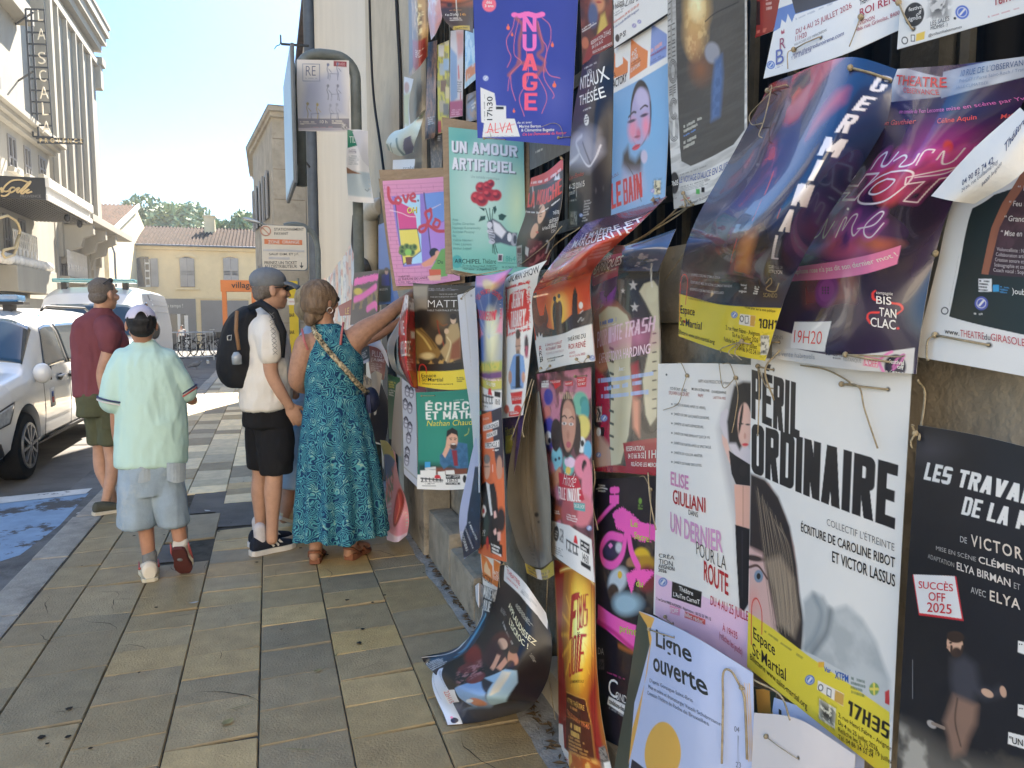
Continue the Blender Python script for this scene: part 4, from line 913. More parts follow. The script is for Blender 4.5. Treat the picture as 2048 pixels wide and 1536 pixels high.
def hand(b,wrist,tip_dir,palm_n,k=1.0,curl=.5,thumb=1):
 w=Vector(wrist);d=Vector(tip_dir).normalized();nrm=Vector(palm_n);nrm=(nrm-d*nrm.dot(d)).normalized();sd=d.cross(nrm)*thumb;k*=1.0
 M4=Matrix((sd,nrm,d)).transposed();b.E(w+d*.05*k,(.042*k,.017*k,.056*k),14,10,M=M4);b.E(w+d*.02*k,(.03*k,.02*k,.04*k),12,8,M=M4)
 for i,L in enumerate((.07,.08,.075,.06)):
  p=w+d*(.095-.006*abs(i-1.2))*k+sd*(.031-.0205*i)*k;P=[p-d*.02*k,p];a=0;dd=d
  for j,f in enumerate((.45,.32,.23)):a+=curl*(.5+.25*j);dd=(d*math.cos(a)+nrm*math.sin(a));P.append(P[-1]+dd*L*f*k)
  b.tb(P,[.0095*k,.0092*k,.0085*k,.0078*k,.0062*k],8);b.E(P[-1],(.0062*k,)*3,8,6)
 p=w+d*.03*k+sd*.036*k;P=[p-sd*.012*k,p+(sd*.5+d*.7+nrm*.25)*.035*k,p+(sd*.5+d*1.4+nrm*.5)*.05*k];b.tb(P,[.013*k,.0105*k,.0075*k],8);b.E(P[-1],(.0075*k,)*3,8,6)
def head(b,c,face,k=1.0,tilt=0.0):
 """skull, jaw, nose, brow, lips and ears round centre c, looking along face"""
 f=Vector(face).normalized();up=Vector((0,0,1));f=(f+up*tilt).normalized();s_=f.cross(up).normalized();up=s_.cross(f);M3=Matrix((s_,f,up)).transposed()
 def e(x,y,z,rx,ry,rz):b.E(Vector(c)+M3@Vector((x*k,y*k,z*k)),(rx*k,ry*k,rz*k),16,12,M=M3)
 e(0,-.012,.03,.075,.094,.085);e(0,.02,-.04,.06,.068,.075);e(0,.052,-.085,.032,.034,.028);e(0,.075,.022,.05,.02,.016);e(0,.098,-.018,.014,.016,.026);e(0,.106,-.032,.017,.014,.011);e(0,.083,-.058,.024,.013,.007);e(0,.081,-.068,.021,.013,.008)
 for sx in(-1,1):e(sx*.045,.06,-.022,.024,.024,.024);e(sx*.079,-.008,-.01,.01,.021,.033)
 return M3
def shoe(b,heel,toe,w=.045,h=.075,lift=0.0):
 h_,t=Vector(heel),Vector(toe);d=t-h_;rows=[]
 L=d.length;x=d.normalized();s_=x.cross(Vector((0,0,1))).normalized();u=s_.cross(x)
 for f,ww,hh in((0.0,.6,.75),(.06,.82,1.0),(.25,.85,1.0),(.45,.9,.85),(.65,1.05,.62),(.82,1.0,.5),(.95,.72,.4),(1.0,.4,.28)):
  c=h_+x*(L*f);rows.append([c+s_*(w*ww*math.cos(q))+u*(h*hh*.5*(1+math.sin(q)))for q in np.linspace(0,2*math.pi,18,endpoint=False)])
 b.rings(rows)
def sole(heel,toe,w,t,m,parent,z=.0):
 h_,q=Vector(heel),Vector(toe);x=(q-h_).normalized();s_=x.cross(Vector((0,0,1))).normalized();u=s_.cross(x);L=(q-h_).length;o=[]
 for f,ww in((-.03,.45),(0.02,.8),(.2,.9),(.45,.88),(.68,1.12),(.85,1.05),(.98,.7),(1.03,.3)):o.append((f,ww))
 ring=[h_+x*(L*f)+s_*(w*ww)for f,ww in o]+[h_+x*(L*f)-s_*(w*ww)for f,ww in o[::-1]]
 b=MB();b.rings([[p-u*.011 for p in ring],[p+u*(t-.008)for p in ring]]);s2=b.build('sole',m,parent,bevel=.004);s2.data.transform(Matrix.Translation(-(parent.parent.location if parent.parent else parent.location)));return s2
def J(Y):
 return lambda x,y,dy=0.0:Vector(on_y(x,y,Y+dy))
def strand_cap(b,c,M3,k,shape):[b.E(Vector(c)+M3@Vector((x*k,y*k,z*k)),(rx*k,ry*k,rz*k),16,12,M=M3)for x,y,z,rx,ry,rz in shape]
# ---------------------------------------------------------------- boy in mint shirt
j=J(4.47);base=j(330,1150);KW=.8;pb=empty('person',(base.x,4.47,0),'boy seen from behind in a mint t-shirt, faded denim shorts and a white mesh cap','person')
SB=M['skin1'];hc=j(283,650);fd=Vector((-.15,1,0))
def f(b):
 M3=head(b,hc,fd,.93,-.35);limb(b,[j(284,712),j(284,690),j(283,668)],[.058,.05,.05])
 body_rings(b,[(j(298,880),.11,.08),(j(298,800),.12,.09),(j(290,720),.15,.08),(j(287,700),.07,.055)])
 limb(b,[j(240,735),j(232,805,.0),j(236,880,.06),j(262,905,.2)],[.045,.038,.032,.024]);hand(b,j(262,905,.2),(.5,.8,.1),(.5,-.3,1),.85)
 limb(b,[j(352,735),j(376,790,.02),j(384,800,.08),j(368,790,.2)],[.045,.04,.036,.026]);hand(b,j(370,790,.18),(-.6,.6,.3),(-.5,-.5,.4),.85,.8,-1)
 limb(b,[j(284,985),j(292,1060),j(297,1105),j(300,1135)],[.075,.052,.045,.034]);limb(b,[j(346,985),j(356,1050,-.02),j(361,1085,-.03),j(362,1108,-.03)],[.075,.052,.046,.034])
blob('body',f,.006,SB,pb,5)
mint=mat('mint_cotton',(.5,.7,.64),.85,.2,.05,4,.15,300)
def f(b):
 body_rings(b,[(j(302,928),.222,.145),(j(302,915),.222,.15),(j(302,850),.218,.15),(j(299,780),.21,.145),(j(292,730),.205,.125),(j(288,708),.16,.1),(j(286,692),.085,.07),(j(285,684),.065,.06)])
 limb(b,[j(252,722),j(238,760),j(229,800,-.01)],[.082,.085,.083]);limb(b,[j(328,722),j(352,755),j(373,783,.02)],[.08,.076,.062])
shirt=blob('t_shirt',f,.008,mint,pb,5,[(.012,(7,7,2.6),3),(.005,(16,16,7),5)])
navy=mat('navy_trim',(.05,.06,.13),.8);redt=mat('red_trim',(.45,.1,.1),.8);whitec=mat('white_cotton',(.7,.68,.66),.85,.2,.05,8,.1,200)
for c0,r,mm,o in((j(229,799,-.01),.0835,navy,0),(j(228.6,804,-.01),.0825,whitec,1),(j(373,782,.02),.063,navy,2),(j(374,787,.02),.062,redt,3)):
 d=(j(229,800)-j(238,760)).normalized()if o<2 else(j(373,783)-j(352,755)).normalized();a=d.orthogonal().normalized();c2=d.cross(a);b=MB();b.tb([c0+(a*math.cos(q)+c2*math.sin(q))*r for q in np.linspace(0,6.2832,25)],.005,6,cap=False);w=b.build('cuff_band',mm,shirt,smooth=True);mv(w,pb)
denim=mat('faded_denim',(.31,.39,.47),.9,.15,.2,5,.3,220,stain=((.42,.47,.49),4,.55))
def f(b):
 body_rings(b,[(j(303,985),.2,.14),(j(302,920),.19,.135),(j(302,900),.18,.12)]);body_rings(b,[(j(275,1050),.115,.13),(j(275,1040),.116,.132),(j(277,990),.115,.13),(j(286,950),.11,.12)]);body_rings(b,[(j(348,1046),.095,.125),(j(346,1036),.098,.126),(j(336,990),.108,.13),(j(326,950),.11,.12)])
sh=blob('shorts',f,.008,denim,pb,4,[(.011,(8,8,3),13),(.004,(20,20,9),15)])
for x0,x1 in((258,302),(334,371)):
 b=MB();b.grid(lambda u,v,x0=x0,x1=x1:j(x0+(x1-x0)*u,926+34*v+(6*math.sin(u*3.14)if v>.8 else 0),-.124+.05*abs(u-.5)**2+(.03*(u if x0>300 else 1-u)**2)),6,5);p=b.build('back_pocket',mat('pocket_denim',(.34,.39,.43),.9,.15,.2,6,.3,200),sh);mv(p,pb);md=p.modifiers.new('d','SOLIDIFY');md.thickness=.003
sock=mat('grey_sock',(.2,.21,.22),.95,.1,.2,30,.4,200);offw=mat('off_white_leather',(.66,.6,.5),.6,.3,.08,10)
hl,tl=Vector((j(300,1150,-.07).x,4.40,.012)),Vector((j(288,1140).x,4.63,.012));hr,tr_=Vector((j(362,1130).x,4.37,.185)),Vector((j(366,1160).x+.01,4.5,.008))
def f(b):limb(b,[j(299,1108),j(300,1135)],[.05,.046])
blob('sock',f,.006,sock,pb,2)
def f(b):limb(b,[j(359,1058,-.01),j(362,1110,-.03)],[.056,.046])
blob('sock',f,.006,sock,pb,2)
q=MB();q.tb([j(304,y_,-.108+.0006*(y_-925))for y_ in(926,950,975,1000)],.004,5);q=q.build('seam',M['shopgrey'],sh,smooth=True);mv(q,pb)
for a,c,lf in((hl,tl,0),(hr,tr_,1)):
 def f(b):shoe(b,a,c,.05,.1)
 s_=blob('trainer',f,.005,offw,pb,3);sole(a,c,.043 if lf else .05,.018,mat('brown_red_sole',(.1,.03,.028),.7)if lf else mat('cream_sole',(.6,.55,.42),.7),s_)
 b=MB();d=(c-a).normalized();sd=Vector((-1,0,0))if not lf else Vector((1,0,0));side=d.cross(Vector((0,0,1))).normalized()*(.051)
 for sg in(-1,1):b.tb([a+d*.05+side*sg*.92+Vector((0,0,.062)),a+d*.1+side*sg*.95+Vector((0,0,.04)),a+d*.19+side*sg*.98+Vector((0,0,.055))],[.003,.008,.003],6)
 q=b.build('red_marking',redt,s_,smooth=True);mv(q,pb)
hk=mat('black_hair',(.012,.011,.012),.6,.4,.3,60,.5,200,stretch=(1,1,.3));Mh=Matrix.Identity(3)
sdv=fd.normalized().cross(Vector((0,0,1)));M3=Matrix((sdv,fd.normalized(),Vector((0,0,1)))).transposed()
blob('hair',lambda b:strand_cap(b,hc,M3,.93,[(0,-.03,.02,.081,.082,.075),(0,-.06,-.02,.066,.045,.05)]),.005,hk,pb,3,[(.003,(40,40,14),9)])
mesh_w=mat('white_cap_mesh',(.62,.58,.68),.9,.15,.12,260,.3,300)
b=MB();kk=.93
def capf(u,v):
 q=u*2*math.pi;th=v*1.32;p=Vector((.087*math.sin(th)*math.cos(q),-.008+.105*math.sin(th)*math.sin(q),.012+.108*math.cos(th)*1.0))
 back=(math.sin(q)<0)and abs(p.x)<.034 and p.z<.085
 return hc+M3@(p*kk)if not back else hc+M3@(Vector((p.x,p.y,max(p.z,.012+math.sqrt(max(0,.034**2-p.x**2))*1.5+.02)))*kk)
b.grid(capf,72,20);cp_=b.build('cap',mesh_w,pb,smooth=True,fix=True);mv(cp_,pb);md=cp_.modifiers.new('d','SOLIDIFY');md.thickness=.004
b=MB();b.grid(lambda u,v:hc+M3@(Vector(((u-.5)*.15,.085+.085*v*(1-1.6*(u-.5)**2),.045-.035*v-.08*(u-.5)**2))*kk),10,6);o=b.build('peak',navy,cp_,smooth=True);mv(o,pb);md=o.modifiers.new('d','SOLIDIFY');md.thickness=.005
b=MB();b.tb([hc+M3@(Vector((.04*math.cos(q),-.104+.01*abs(math.cos(q)),.03))*kk)for q in np.linspace(0,math.pi,9)],.01,6);o=b.build('cap_strap',M['plastic'],cp_,smooth=True);mv(o,pb)
# ---------------------------------------------------------------- man in maroon shirt
j=J(6.12);KW=.8;pm=empty('person',(j(210,1020).x,6.12,0),'grey haired man in a maroon t-shirt and olive shorts standing at the kerb','person')
hc=j(208,588);fd=Vector((.65,.75,0))
def f(b):
 head(b,hc,fd,1.02,.0);limb(b,[j(198,640),j(202,622),j(204,604)],[.075,.066,.064])
 body_rings(b,[(j(198,790),.13,.09),(j(196,760),.15,.1),(j(196,700),.2,.12),(j(197,650),.16,.1)],.4)
 limb(b,[j(216,660,-.06),j(217,700,-.1),j(204,745,-.1),j(208,782,-.1),j(213,806,-.08)],[.062,.058,.05,.04,.03]);hand(b,j(212,800,-.08),(.15,.1,-1),(-.3,.8,.1),1.05,.55,1)
 limb(b,[j(178,660,.15),j(176,720,.2),j(196,770,.3)],[.06,.05,.04])
 limb(b,[j(218,868),j(222,900),j(226,935),j(216,985),j(210,1008)],[.075,.064,.066,.045,.04]);limb(b,[j(204,868,.12),j(200,900,.14),j(203,940,.14),j(222,985,.14),j(226,1005,.14)],[.075,.062,.062,.044,.04])
blob('body',f,.006,M['skin2'],pm,5)
maroon=mat('maroon_cotton',(.19,.062,.075),.88,.2,.1,5,.15,260)
def f(b):
 body_rings(b,[(j(195,790),.185,.13),(j(194,760),.187,.135),(j(194,715),.205,.14),(j(195,672),.215,.13),(j(197,645),.19,.11),(j(200,626),.095,.085),(j(202,618),.075,.07)],.45)
 limb(b,[j(212,652,-.07),j(219,672,-.1),j(219,690,-.1)],[.092,.09,.083]);limb(b,[j(180,655,.12),j(172,690,.18)],[.09,.08]);b.E(j(232,690,.02),(.09,.09,.12),14,10)
blob('t_shirt',f,.008,maroon,pm,5,[(.011,(8,8,4),23),(.005,(18,18,8),25)])
olive=mat('olive_cotton',(.1,.105,.062),.9,.15,.15,5,.2,220)
def f(b):
 body_rings(b,[(j(198,830),.175,.13),(j(197,785),.175,.13)],.4);body_rings(b,[(j(221,887),.096,.11),(j(218,840),.1,.12),(j(207,800),.1,.12)],.3);body_rings(b,[(j(198,886,.1),.085,.1),(j(195,840,.08),.095,.11),(j(190,800,.04),.1,.11)],.3)
sh=blob('shorts',f,.008,olive,pm,4,[(.01,(9,9,5),33),(.004,(20,20,10),35)])
b=MB();b.grid(lambda u,v:j(203+22*u,832+26*v,-.125+.02*u),4,4);o=b.build('leg_pocket',olive,sh);mv(o,pm);md=o.modifiers.new('d','SOLIDIFY');md.thickness=.01
kha=mat('olive_canvas',(.085,.085,.065),.9,.15,.15,20,.3,200);crm=mat('cream_rubber',(.55,.5,.4),.8)
for a,c in((Vector((-1.27,6.05,.012)),Vector((-1.03,6.16,.012))),(Vector((-1.2,6.3,.012)),Vector((-.98,6.42,.012)))):
 s_=blob('shoe',lambda b:shoe(b,a,c,.048,.085),.005,kha,pm,3);sole(a,c,.05,.022,crm,s_)
gh_=mat('short_grey_hair',(.18,.155,.135),.85,.2,.3,90,.5,300);fdn=fd.normalized();M3=Matrix((fdn.cross(Vector((0,0,1))),fdn,Vector((0,0,1)))).transposed()
blob('hair',lambda b:strand_cap(b,hc,M3,1.02,[(0,-.02,.036,.078,.09,.081),(0,-.05,-.02,.07,.055,.05)]),.005,gh_,pm,3,[(.002,(60,60,60),9)])
def shades(parent,c,M3,k,up=False):
 b=MB();z,y=(.098,.03)if up else(.012,.088)
 for sx in(-1,1):b.E(Vector(c)+M3@(Vector((sx*.034,y,z))*k),(.028*k,.008*k,.018*k),12,8,M=M3);b.tb([Vector(c)+M3@(Vector(q)*k)for q in((sx*.062,y-.006,z+.004),(sx*.081,y-.05,z+.002),(sx*.083,y-.1,z-.004 if not up else z-.03))],.0035*k,6)
 b.tb([Vector(c)+M3@(Vector((x,y+.004,z))*k)for x in(-.01,.01)],.003*k,6);o=b.build('sunglasses',M['plastic'],parent,smooth=True);mv(o,parent);return o
shades(pm,hc,M3,1.02,True)
# ---------------------------------------------------------------- man with backpack and cap
j=J(4.78);KW=.85;pc=empty('person',(j(540,1110).x,4.78,0),'man in a grey baseball cap, cream t-shirt and black shorts, hand in pocket, in profile','person')
hc=j(541,580);fd=Vector((1,.28,0))
def f(b):
 head(b,hc,fd,1.04,.02);limb(b,[j(524,640),j(528,618),j(534,600)],[.075,.066,.064])
 body_rings(b,[(j(536,815),.12,.1),(j(534,780),.15,.12),(j(534,700),.17,.15),(j(532,640),.14,.1)],1.3)
 limb(b,[j(538,665,-.12),j(541,705,-.16),j(543,748,-.16),j(562,785,-.15),j(579,812,-.13)],[.062,.056,.05,.043,.034]);hand(b,j(577,808,-.13),(.5,.1,-1),(-.2,1,.1),1.05,.5,1)
 limb(b,[j(545,665,.16),j(560,740,.18),j(590,790,.16)],[.06,.05,.036])
 limb(b,[j(546,905,-.07),j(548,950,-.08),j(546,985,-.08),j(545,1040,-.08),j(544,1078,-.08)],[.085,.062,.064,.044,.042]);limb(b,[j(524,905,.1),j(521,950,.1),j(519,985,.1),j(521,1040,.1),j(522,1075,.1)],[.085,.06,.062,.042,.04])
blob('body',f,.006,M['skin2'],pc,5)
creamt=mat('cream_cotton',(.74,.715,.67),.88,.2,.06,5,.15,260)
def f(b):
 body_rings(b,[(j(532,815),.2,.165),(j(532,785),.2,.17),(j(533,735),.195,.165),(j(532,690),.195,.15),(j(528,655),.17,.125),(j(524,632),.1,.1),(j(524,618),.078,.08)],1.35)
 limb(b,[j(534,655,-.12),j(538,682,-.155),j(539,706,-.16)],[.088,.083,.076]);limb(b,[j(540,655,.14),j(552,700,.18)],[.09,.08])
ts_=blob('t_shirt',f,.008,creamt,pc,5,[(.012,(8,8,4),43),(.005,(18,18,9),45)])
b=MB()
for k in range(9):
 y0=625+9.5*k;b.bm_(j(538+k*1.0,y0,-.262+.002*k),j(548+k*.9,y0+8,-.262+.002*k),.003,.003);b.bm_(j(548+k*.9,y0,-.262+.002*k),j(538+k,y0+8,-.262+.002*k),.003,.003)
o=b.build('sleeve_print',M['shopgrey'],ts_);mv(o,pc)
blk_=mat('black_cotton',(.016,.016,.018),.9,.2,.2,6,.15,260)
def f(b):
 body_rings(b,[(j(537,850),.178,.165),(j(535,806),.18,.165)],1.35);body_rings(b,[(j(552,946,-.07),.1,.105),(j(550,880,-.06),.112,.125),(j(541,830),.12,.13)],1.4);body_rings(b,[(j(522,934,.1),.095,.09),(j(524,880,.08),.11,.11),(j(530,830,.03),.12,.12)],1.4)
blob('shorts',f,.008,blk_,pc,4,[(.01,(9,9,4),53),(.004,(20,20,10),55)])
navs=mat('navy_mesh_fabric',(.018,.022,.035),.85,.2,.2,40,.3,200);rub=mat('white_rubber',(.62,.6,.57),.7)
for a,c in((j(503,1112,-.08),j(598,1112,.06)),(j(500,1088,.1),j(580,1092,.22))):
 a.z=c.z=.012;a=Vector(a);c=a+(c-a).normalized()*.285
 def f(b):limb(b,[a+(c-a)*.22+Vector((0,0,.06)),a+(c-a)*.2+Vector((0,0,.15))],[.046,.045])
 blob('sock',f,.006,mat('pale_sock',(.55,.53,.55),.95,.1,.1,30,.3,200),pc,2)
 s_=blob('trainer',lambda b:shoe(b,a,c,.05,.1),.005,navs,pc,3);sole(a,c,.051,.03,rub,s_)
 b=MB();d=(c-a).normalized();sd=d.cross(Vector((0,0,1))).normalized();sd=sd if sd.y<0 else-sd
 for k in range(3):q=a+d*(.125+.032*k);b.bm_(q+sd*.0475+Vector((0,0,.032)),q-d*.028+sd*(.043-.002*k)+Vector((0,0,.078-.006*k)),.003,.013,up=tuple(d))
 o=b.build('side_stripe',rub,s_);mv(o,pc)
fdn=fd.normalized();M3=Matrix((fdn.cross(Vector((0,0,1))),fdn,Vector((0,0,1)))).transposed();k=1.04
blob('hair',lambda b:strand_cap(b,hc,M3,k,[(0,-.035,.0,.078,.07,.06),(0,-.06,-.03,.064,.04,.035)]),.005,gh_,pc,3,[(.002,(60,60,60),9)])
capm=mat('grey_blue_cap_cloth',(.19,.205,.225),.9,.15,.12,30,.3,300)
def f(b):strand_cap(b,hc,M3,k,[(0,-.015,.058,.088,.108,.075),(0,-.01,.035,.086,.104,.03)])
cp_=blob('baseball_cap',f,.005,capm,pc,3)
b=MB();b.grid(lambda u,v:hc+M3@(Vector(((u-.5)*.17,.06+.115*v*(1-1.5*(u-.5)**2),.058-.03*v*v-.1*(u-.5)**2))*k),12,8);o=b.build('peak',capm,cp_,smooth=True);mv(o,pc);md=o.modifiers.new('d','SOLIDIFY');md.thickness=.007
shades(pc,hc,M3,k)
# backpack
bk_=mat('black_nylon',(.014,.015,.018),.75,.3,.25,8,.25,160);bp=empty('backpack',tuple(j(478,700)),'black rucksack with a tan strip and bottle, worn by the man in the grey cap','backpack')
def f(b):
 body_rings(b,[(j(484,772),.1,.13),(j(480,752),.14,.15),(j(480,715),.155,.165),(j(484,665),.135,.15),(j(492,632),.105,.13),(j(502,614),.05,.08)],.25);b.E(j(464,732),(.09,.12,.13),16,12)
blob('pack_body',f,.008,bk_,bp,6,[(.006,(8,8,5),63),(.002,(30,30,20),65)])
b=MB();b.tb([j(500,616,-.14),j(522,606,-.19),j(548,625,-.235),j(566,665,-.215),j(566,715,-.2)],[.02,.024,.026,.022,.01],8);o=part(b,'shoulder_strap',bk_,bp,smooth=True)
b=MB();b.tb([j(474,622,-.17),j(472,660,-.19),j(478,700,-.2)],.011,6);part(b,'tan_strip',mat('tan_webbing',(.3,.17,.09),.9),bp,smooth=True)
b=MB();b.tb([j(474,728,-.2),j(473,712,-.205),j(472,704,-.205)],[.028,.028,.014],12);part(b,'bottle',mat('clear_bottle',(.35,.4,.45),.1,.8),bp,smooth=True)
b=MB();b.tb([j(455,672,-.19),j(463,670,-.195),j(462,680,-.195),j(455,680,-.19),j(455,672,-.19)],.003,6);part(b,'buckle',M['steel'],bp)
# ---------------------------------------------------------------- woman in teal dress
j=J(4.46);KW=.96;pw=empty('person',(j(675,1120).x,4.46,0),'woman seen from behind in a long teal patterned dress reaching up to the posters','person')
hc=j(642,602);fd=Vector((.8,.6,0))
def f(b):
 head(b,hc,fd,1.0,.05);limb(b,[j(655,668),j(650,645),j(646,622)],[.062,.052,.052])
 body_rings(b,[(j(676,900),.17,.12),(j(672,790),.16,.12),(j(668,720),.168,.105),(j(664,680),.165,.09),(j(660,660),.1,.065)],.05)
 limb(b,[j(706,682),j(730,660,.0),j(762,640,.02),j(795,614,.06),j(820,592,.1)],[.078,.066,.052,.044,.03]);hand(b,j(820,592,.1),(.8,.35,.5),(.2,.6,-.5),.95,.6,-1)
 limb(b,[j(612,690),j(601,725),j(594,762,.02),j(612,775,.12),j(640,772,.22)],[.07,.064,.052,.042,.034]);hand(b,j(640,772,.22),(.7,.7,.1),(0,.3,-1),.9)
 limb(b,[j(636,1020),j(634,1065),j(631,1098),j(630,1108)],[.06,.05,.038,.036]);limb(b,[j(704,1020),j(703,1065),j(700,1098),j(698,1110)],[.06,.05,.038,.036])
 for a,c in((j(629,1118,-.03),j(640,1112,.18)),(j(698,1118,-.02),j(735,1108,.14))):a.z=.05;c.z=.03;b.E(a+Vector((0,0,.01)),(.032,.036,.035),12,8);limb(b,[a,(a+c)/2+Vector((0,0,.015)),c],[.034,.036,.022])
blob('body',f,.006,M['skin3'],pw,5)
def dressmat():
 m=mat('teal_paisley_cloth',(.03,.12,.17),.85,.2,.2,8);t=m.node_tree;N=t.nodes;L=t.links;p=N['Principled BSDF'];tc=N.new('ShaderNodeTexCoord');cur=None
 n1=N.new('ShaderNodeTexNoise');n1.inputs['Scale'].default_value=9;n1.inputs['Detail'].default_value=2;L.new(tc.outputs['Object'],n1.inputs['Vector'])
 ad=N.new('ShaderNodeMix');ad.data_type='RGBA';ad.inputs[0].default_value=.12;L.new(tc.outputs['Object'],ad.inputs[6]);L.new(n1.outputs['Color'],ad.inputs[7])
 vo=N.new('ShaderNodeTexVoronoi');vo.inputs['Scale'].default_value=17;L.new(ad.outputs[2],vo.inputs['Vector']);w=N.new('ShaderNodeMath');w.operation='MULTIPLY';w.inputs[1].default_value=44;L.new(vo.outputs['Distance'],w.inputs[0]);s2=N.new('ShaderNodeMath');s2.operation='SINE';L.new(w.outputs[0],s2.inputs[0])
 cr=N.new('ShaderNodeValToRGB');cr.color_ramp.interpolation='CONSTANT';e=cr.color_ramp.elements;e[0].color=(.008,.036,.105,1);e[1].position=.38;e[1].color=(.035,.17,.235,1)
 for pos,c in((.62,(.085,.3,.335,1)),(.84,(.28,.43,.37,1)),(.95,(.015,.09,.2,1))):q=e.new(pos);q.color=c
 mr=N.new('ShaderNodeMapRange');mr.inputs[1].default_value=-1;mr.inputs[2].default_value=1;L.new(s2.outputs[0],mr.inputs[0]);n3=N.new('ShaderNodeTexNoise');n3.inputs['Scale'].default_value=24;n3.inputs['Detail'].default_value=3;L.new(tc.outputs['Object'],n3.inputs['Vector'])
 m2=N.new('ShaderNodeMath');m2.operation='MULTIPLY_ADD';m2.inputs[1].default_value=.62;L.new(mr.outputs[0],m2.inputs[0]);m4=N.new('ShaderNodeMath');m4.operation='MULTIPLY_ADD';m4.inputs[1].default_value=.9;m4.inputs[2].default_value=-.28;L.new(n3.outputs['Fac'],m4.inputs[0]);L.new(m4.outputs[0],m2.inputs[2]);L.new(m2.outputs[0],cr.inputs[0]);L.new(cr.outputs[0],p.inputs['Base Color']);return m
tl_=dressmat()
def f(b):
 body_rings(b,[(j(668,800),.17,.135),(j(668,745),.178,.135),(j(668,715),.168,.13),(j(664,692),.135,.125),(j(660,670),.105,.108),(j(656,654),.085,.085),(j(653,648),.07,.07)],.05)
 n=72;rows=[]
 for py,xm,w,d,amp in((792,669,.172,.135,.0),(806,670,.176,.14,.002),(860,673,.205,.16,.006),(930,677,.232,.18,.012),(1000,680,.252,.2,.018),(1068,682,.272,.22,.024)):
  c=j(xm,py);rows.append([(c.x+(w+amp*math.cos(13*q+.6*math.sin(3*q)))*math.cos(q),c.y+(d+amp*math.cos(13*q+.6*math.sin(3*q)))*math.sin(q),c.z+(.012*math.sin(5*q)if py>1050 else 0))for q in np.linspace(0,2*math.pi,n,endpoint=False)])
 b.rings(rows)
dr=blob('dress',f,.006,tl_,pw,3,[(.004,(10,10,5),73)])
pink=mat('coral_strap',(.52,.16,.15),.7)
b=MB();b.tb([j(687,645,-.06),j(683,668,-.1),j(681,690,-.115)],.007,6);b.tb([j(604,658,-.06),j(608,680,-.105),j(616,700,-.12)],.007,6);o=part(b,'bra_strap',pink,pw,smooth=True)
brn=mat('brown_hair',(.2,.135,.085),.6,.35,.45,50,.6,160,stretch=(1,1,.2));fdn=fd.normalized();M3=Matrix((fdn.cross(Vector((0,0,1))),fdn,Vector((0,0,1)))).transposed()
blob('hair',lambda b:(strand_cap(b,hc,M3,1.0,[(0,-.02,.035,.092,.1,.088),(0,-.045,-.01,.09,.075,.08),(.045,.02,.02,.045,.05,.06),(-.05,.02,.03,.04,.06,.06)]),b.E(j(622,636,-.03),(.04,.04,.045),14,10),b.E(j(630,628,-.02),(.055,.05,.05),14,10)),.005,brn,pw,3,[(.005,(26,26,9),83),(.002,(70,70,20),85)])
shades(pw,hc,M3,1.0)
b=MB();q=hc+M3@Vector((.088,-.012,-.055));b.tb([q+Vector((.016*math.cos(t),0,.016*math.sin(t)))for t in np.linspace(0,6.28,13)],.002,6,cap=False);part(b,'earring',M['chrome'],pw,smooth=True)
san=mat('tan_leather',(.22,.085,.045),.6,.3,.2,14,.2,100)
for a,c in((j(629,1122,-.05),j(640,1115,.18)),(j(697,1122,-.04),j(736,1111,.14))):
 a.z=c.z=.004;a,c=Vector(a),Vector(c);d=(c-a).normalized();s_=d.cross(Vector((0,0,1))).normalized();b=MB();w=.042
 ring=[(0,.7),(.15,.85),(.5,.8),(.75,1.05),(.95,.8),(1.04,.35)];L=(c-a).length
 out=[a+d*(L*f_)+s_*(w*g_)for f_,g_ in ring]+[a+d*(L*f_)-s_*(w*g_)for f_,g_ in ring[::-1]];n=len(out)
 up=[p+Vector((0,0,.04-.022*min(1,(p-a).dot(d)/L)))for p in out];b.rings([out,up]);sd_=part(b,'sandal',san,pw,bevel=.004)
 b=MB();hp=a+d*.02;b.tb([hp+d*.05+s_*.042+Vector((0,0,.03)),hp+s_*.03-d*.018+Vector((0,0,.075)),hp-d*.036+Vector((0,0,.08)),hp-s_*.03-d*.018+Vector((0,0,.075)),hp+d*.05-s_*.042+Vector((0,0,.03))],.009,6);b.tb([a+d*L*.62+s_*.044+Vector((0,0,.02)),a+d*L*.55+Vector((0,0,.078)),a+d*L*.62-s_*.044+Vector((0,0,.02))],.012,6);b.tb([hp+d*.05+s_*.036+Vector((0,0,.06)),hp+d*.07+Vector((0,0,.085)),hp+d*.05-s_*.036+Vector((0,0,.06))],.008,6);o=b.build('strap',san,sd_,smooth=True);mv(o,pw)
leo=mat('leopard_webbing',(.6,.5,.32),.8,.2,.0,55,rgb2=(.02,.017,.015),detail=1);bg_=empty('shoulder_bag',tuple(j(735,790)),'small bag on a leopard patterned strap across the back of the teal dress','bag')
b=MB();pts=[j(625,652,-.05),j(634,672,-.125),j(660,705,-.15),j(690,738,-.155),(j(712,764,-.13)),j(736,786,-.02)];Q=hermite(np.linspace(0,5,31),np.arange(6.),np.array([list(p)for p in pts]));vs=[]
for q in Q:vs+=[Vector(q)+Vector((-.011,0,-.01)),Vector(q)+Vector((.011,0,.01))]
b.add(vs,[(2*i,2*i+1,2*i+3,2*i+2)for i in range(30)]);o=part(b,'strap',leo,bg_,smooth=True);md=o.modifiers.new('d','SOLIDIFY');md.thickness=.004;md.offset=0
b=MB();b.tb([j(633,664,-.13),j(643,672,-.145),j(638,682,-.145),j(629,674,-.13),j(633,664,-.13)],.003,6);part(b,'buckle',M['gold'],bg_)
blob('pouch',lambda b:b.E(j(742,800,.06),(.05,.09,.08),16,12),.006,mat('navy_leather',(.015,.02,.05),.6),bg_,3)
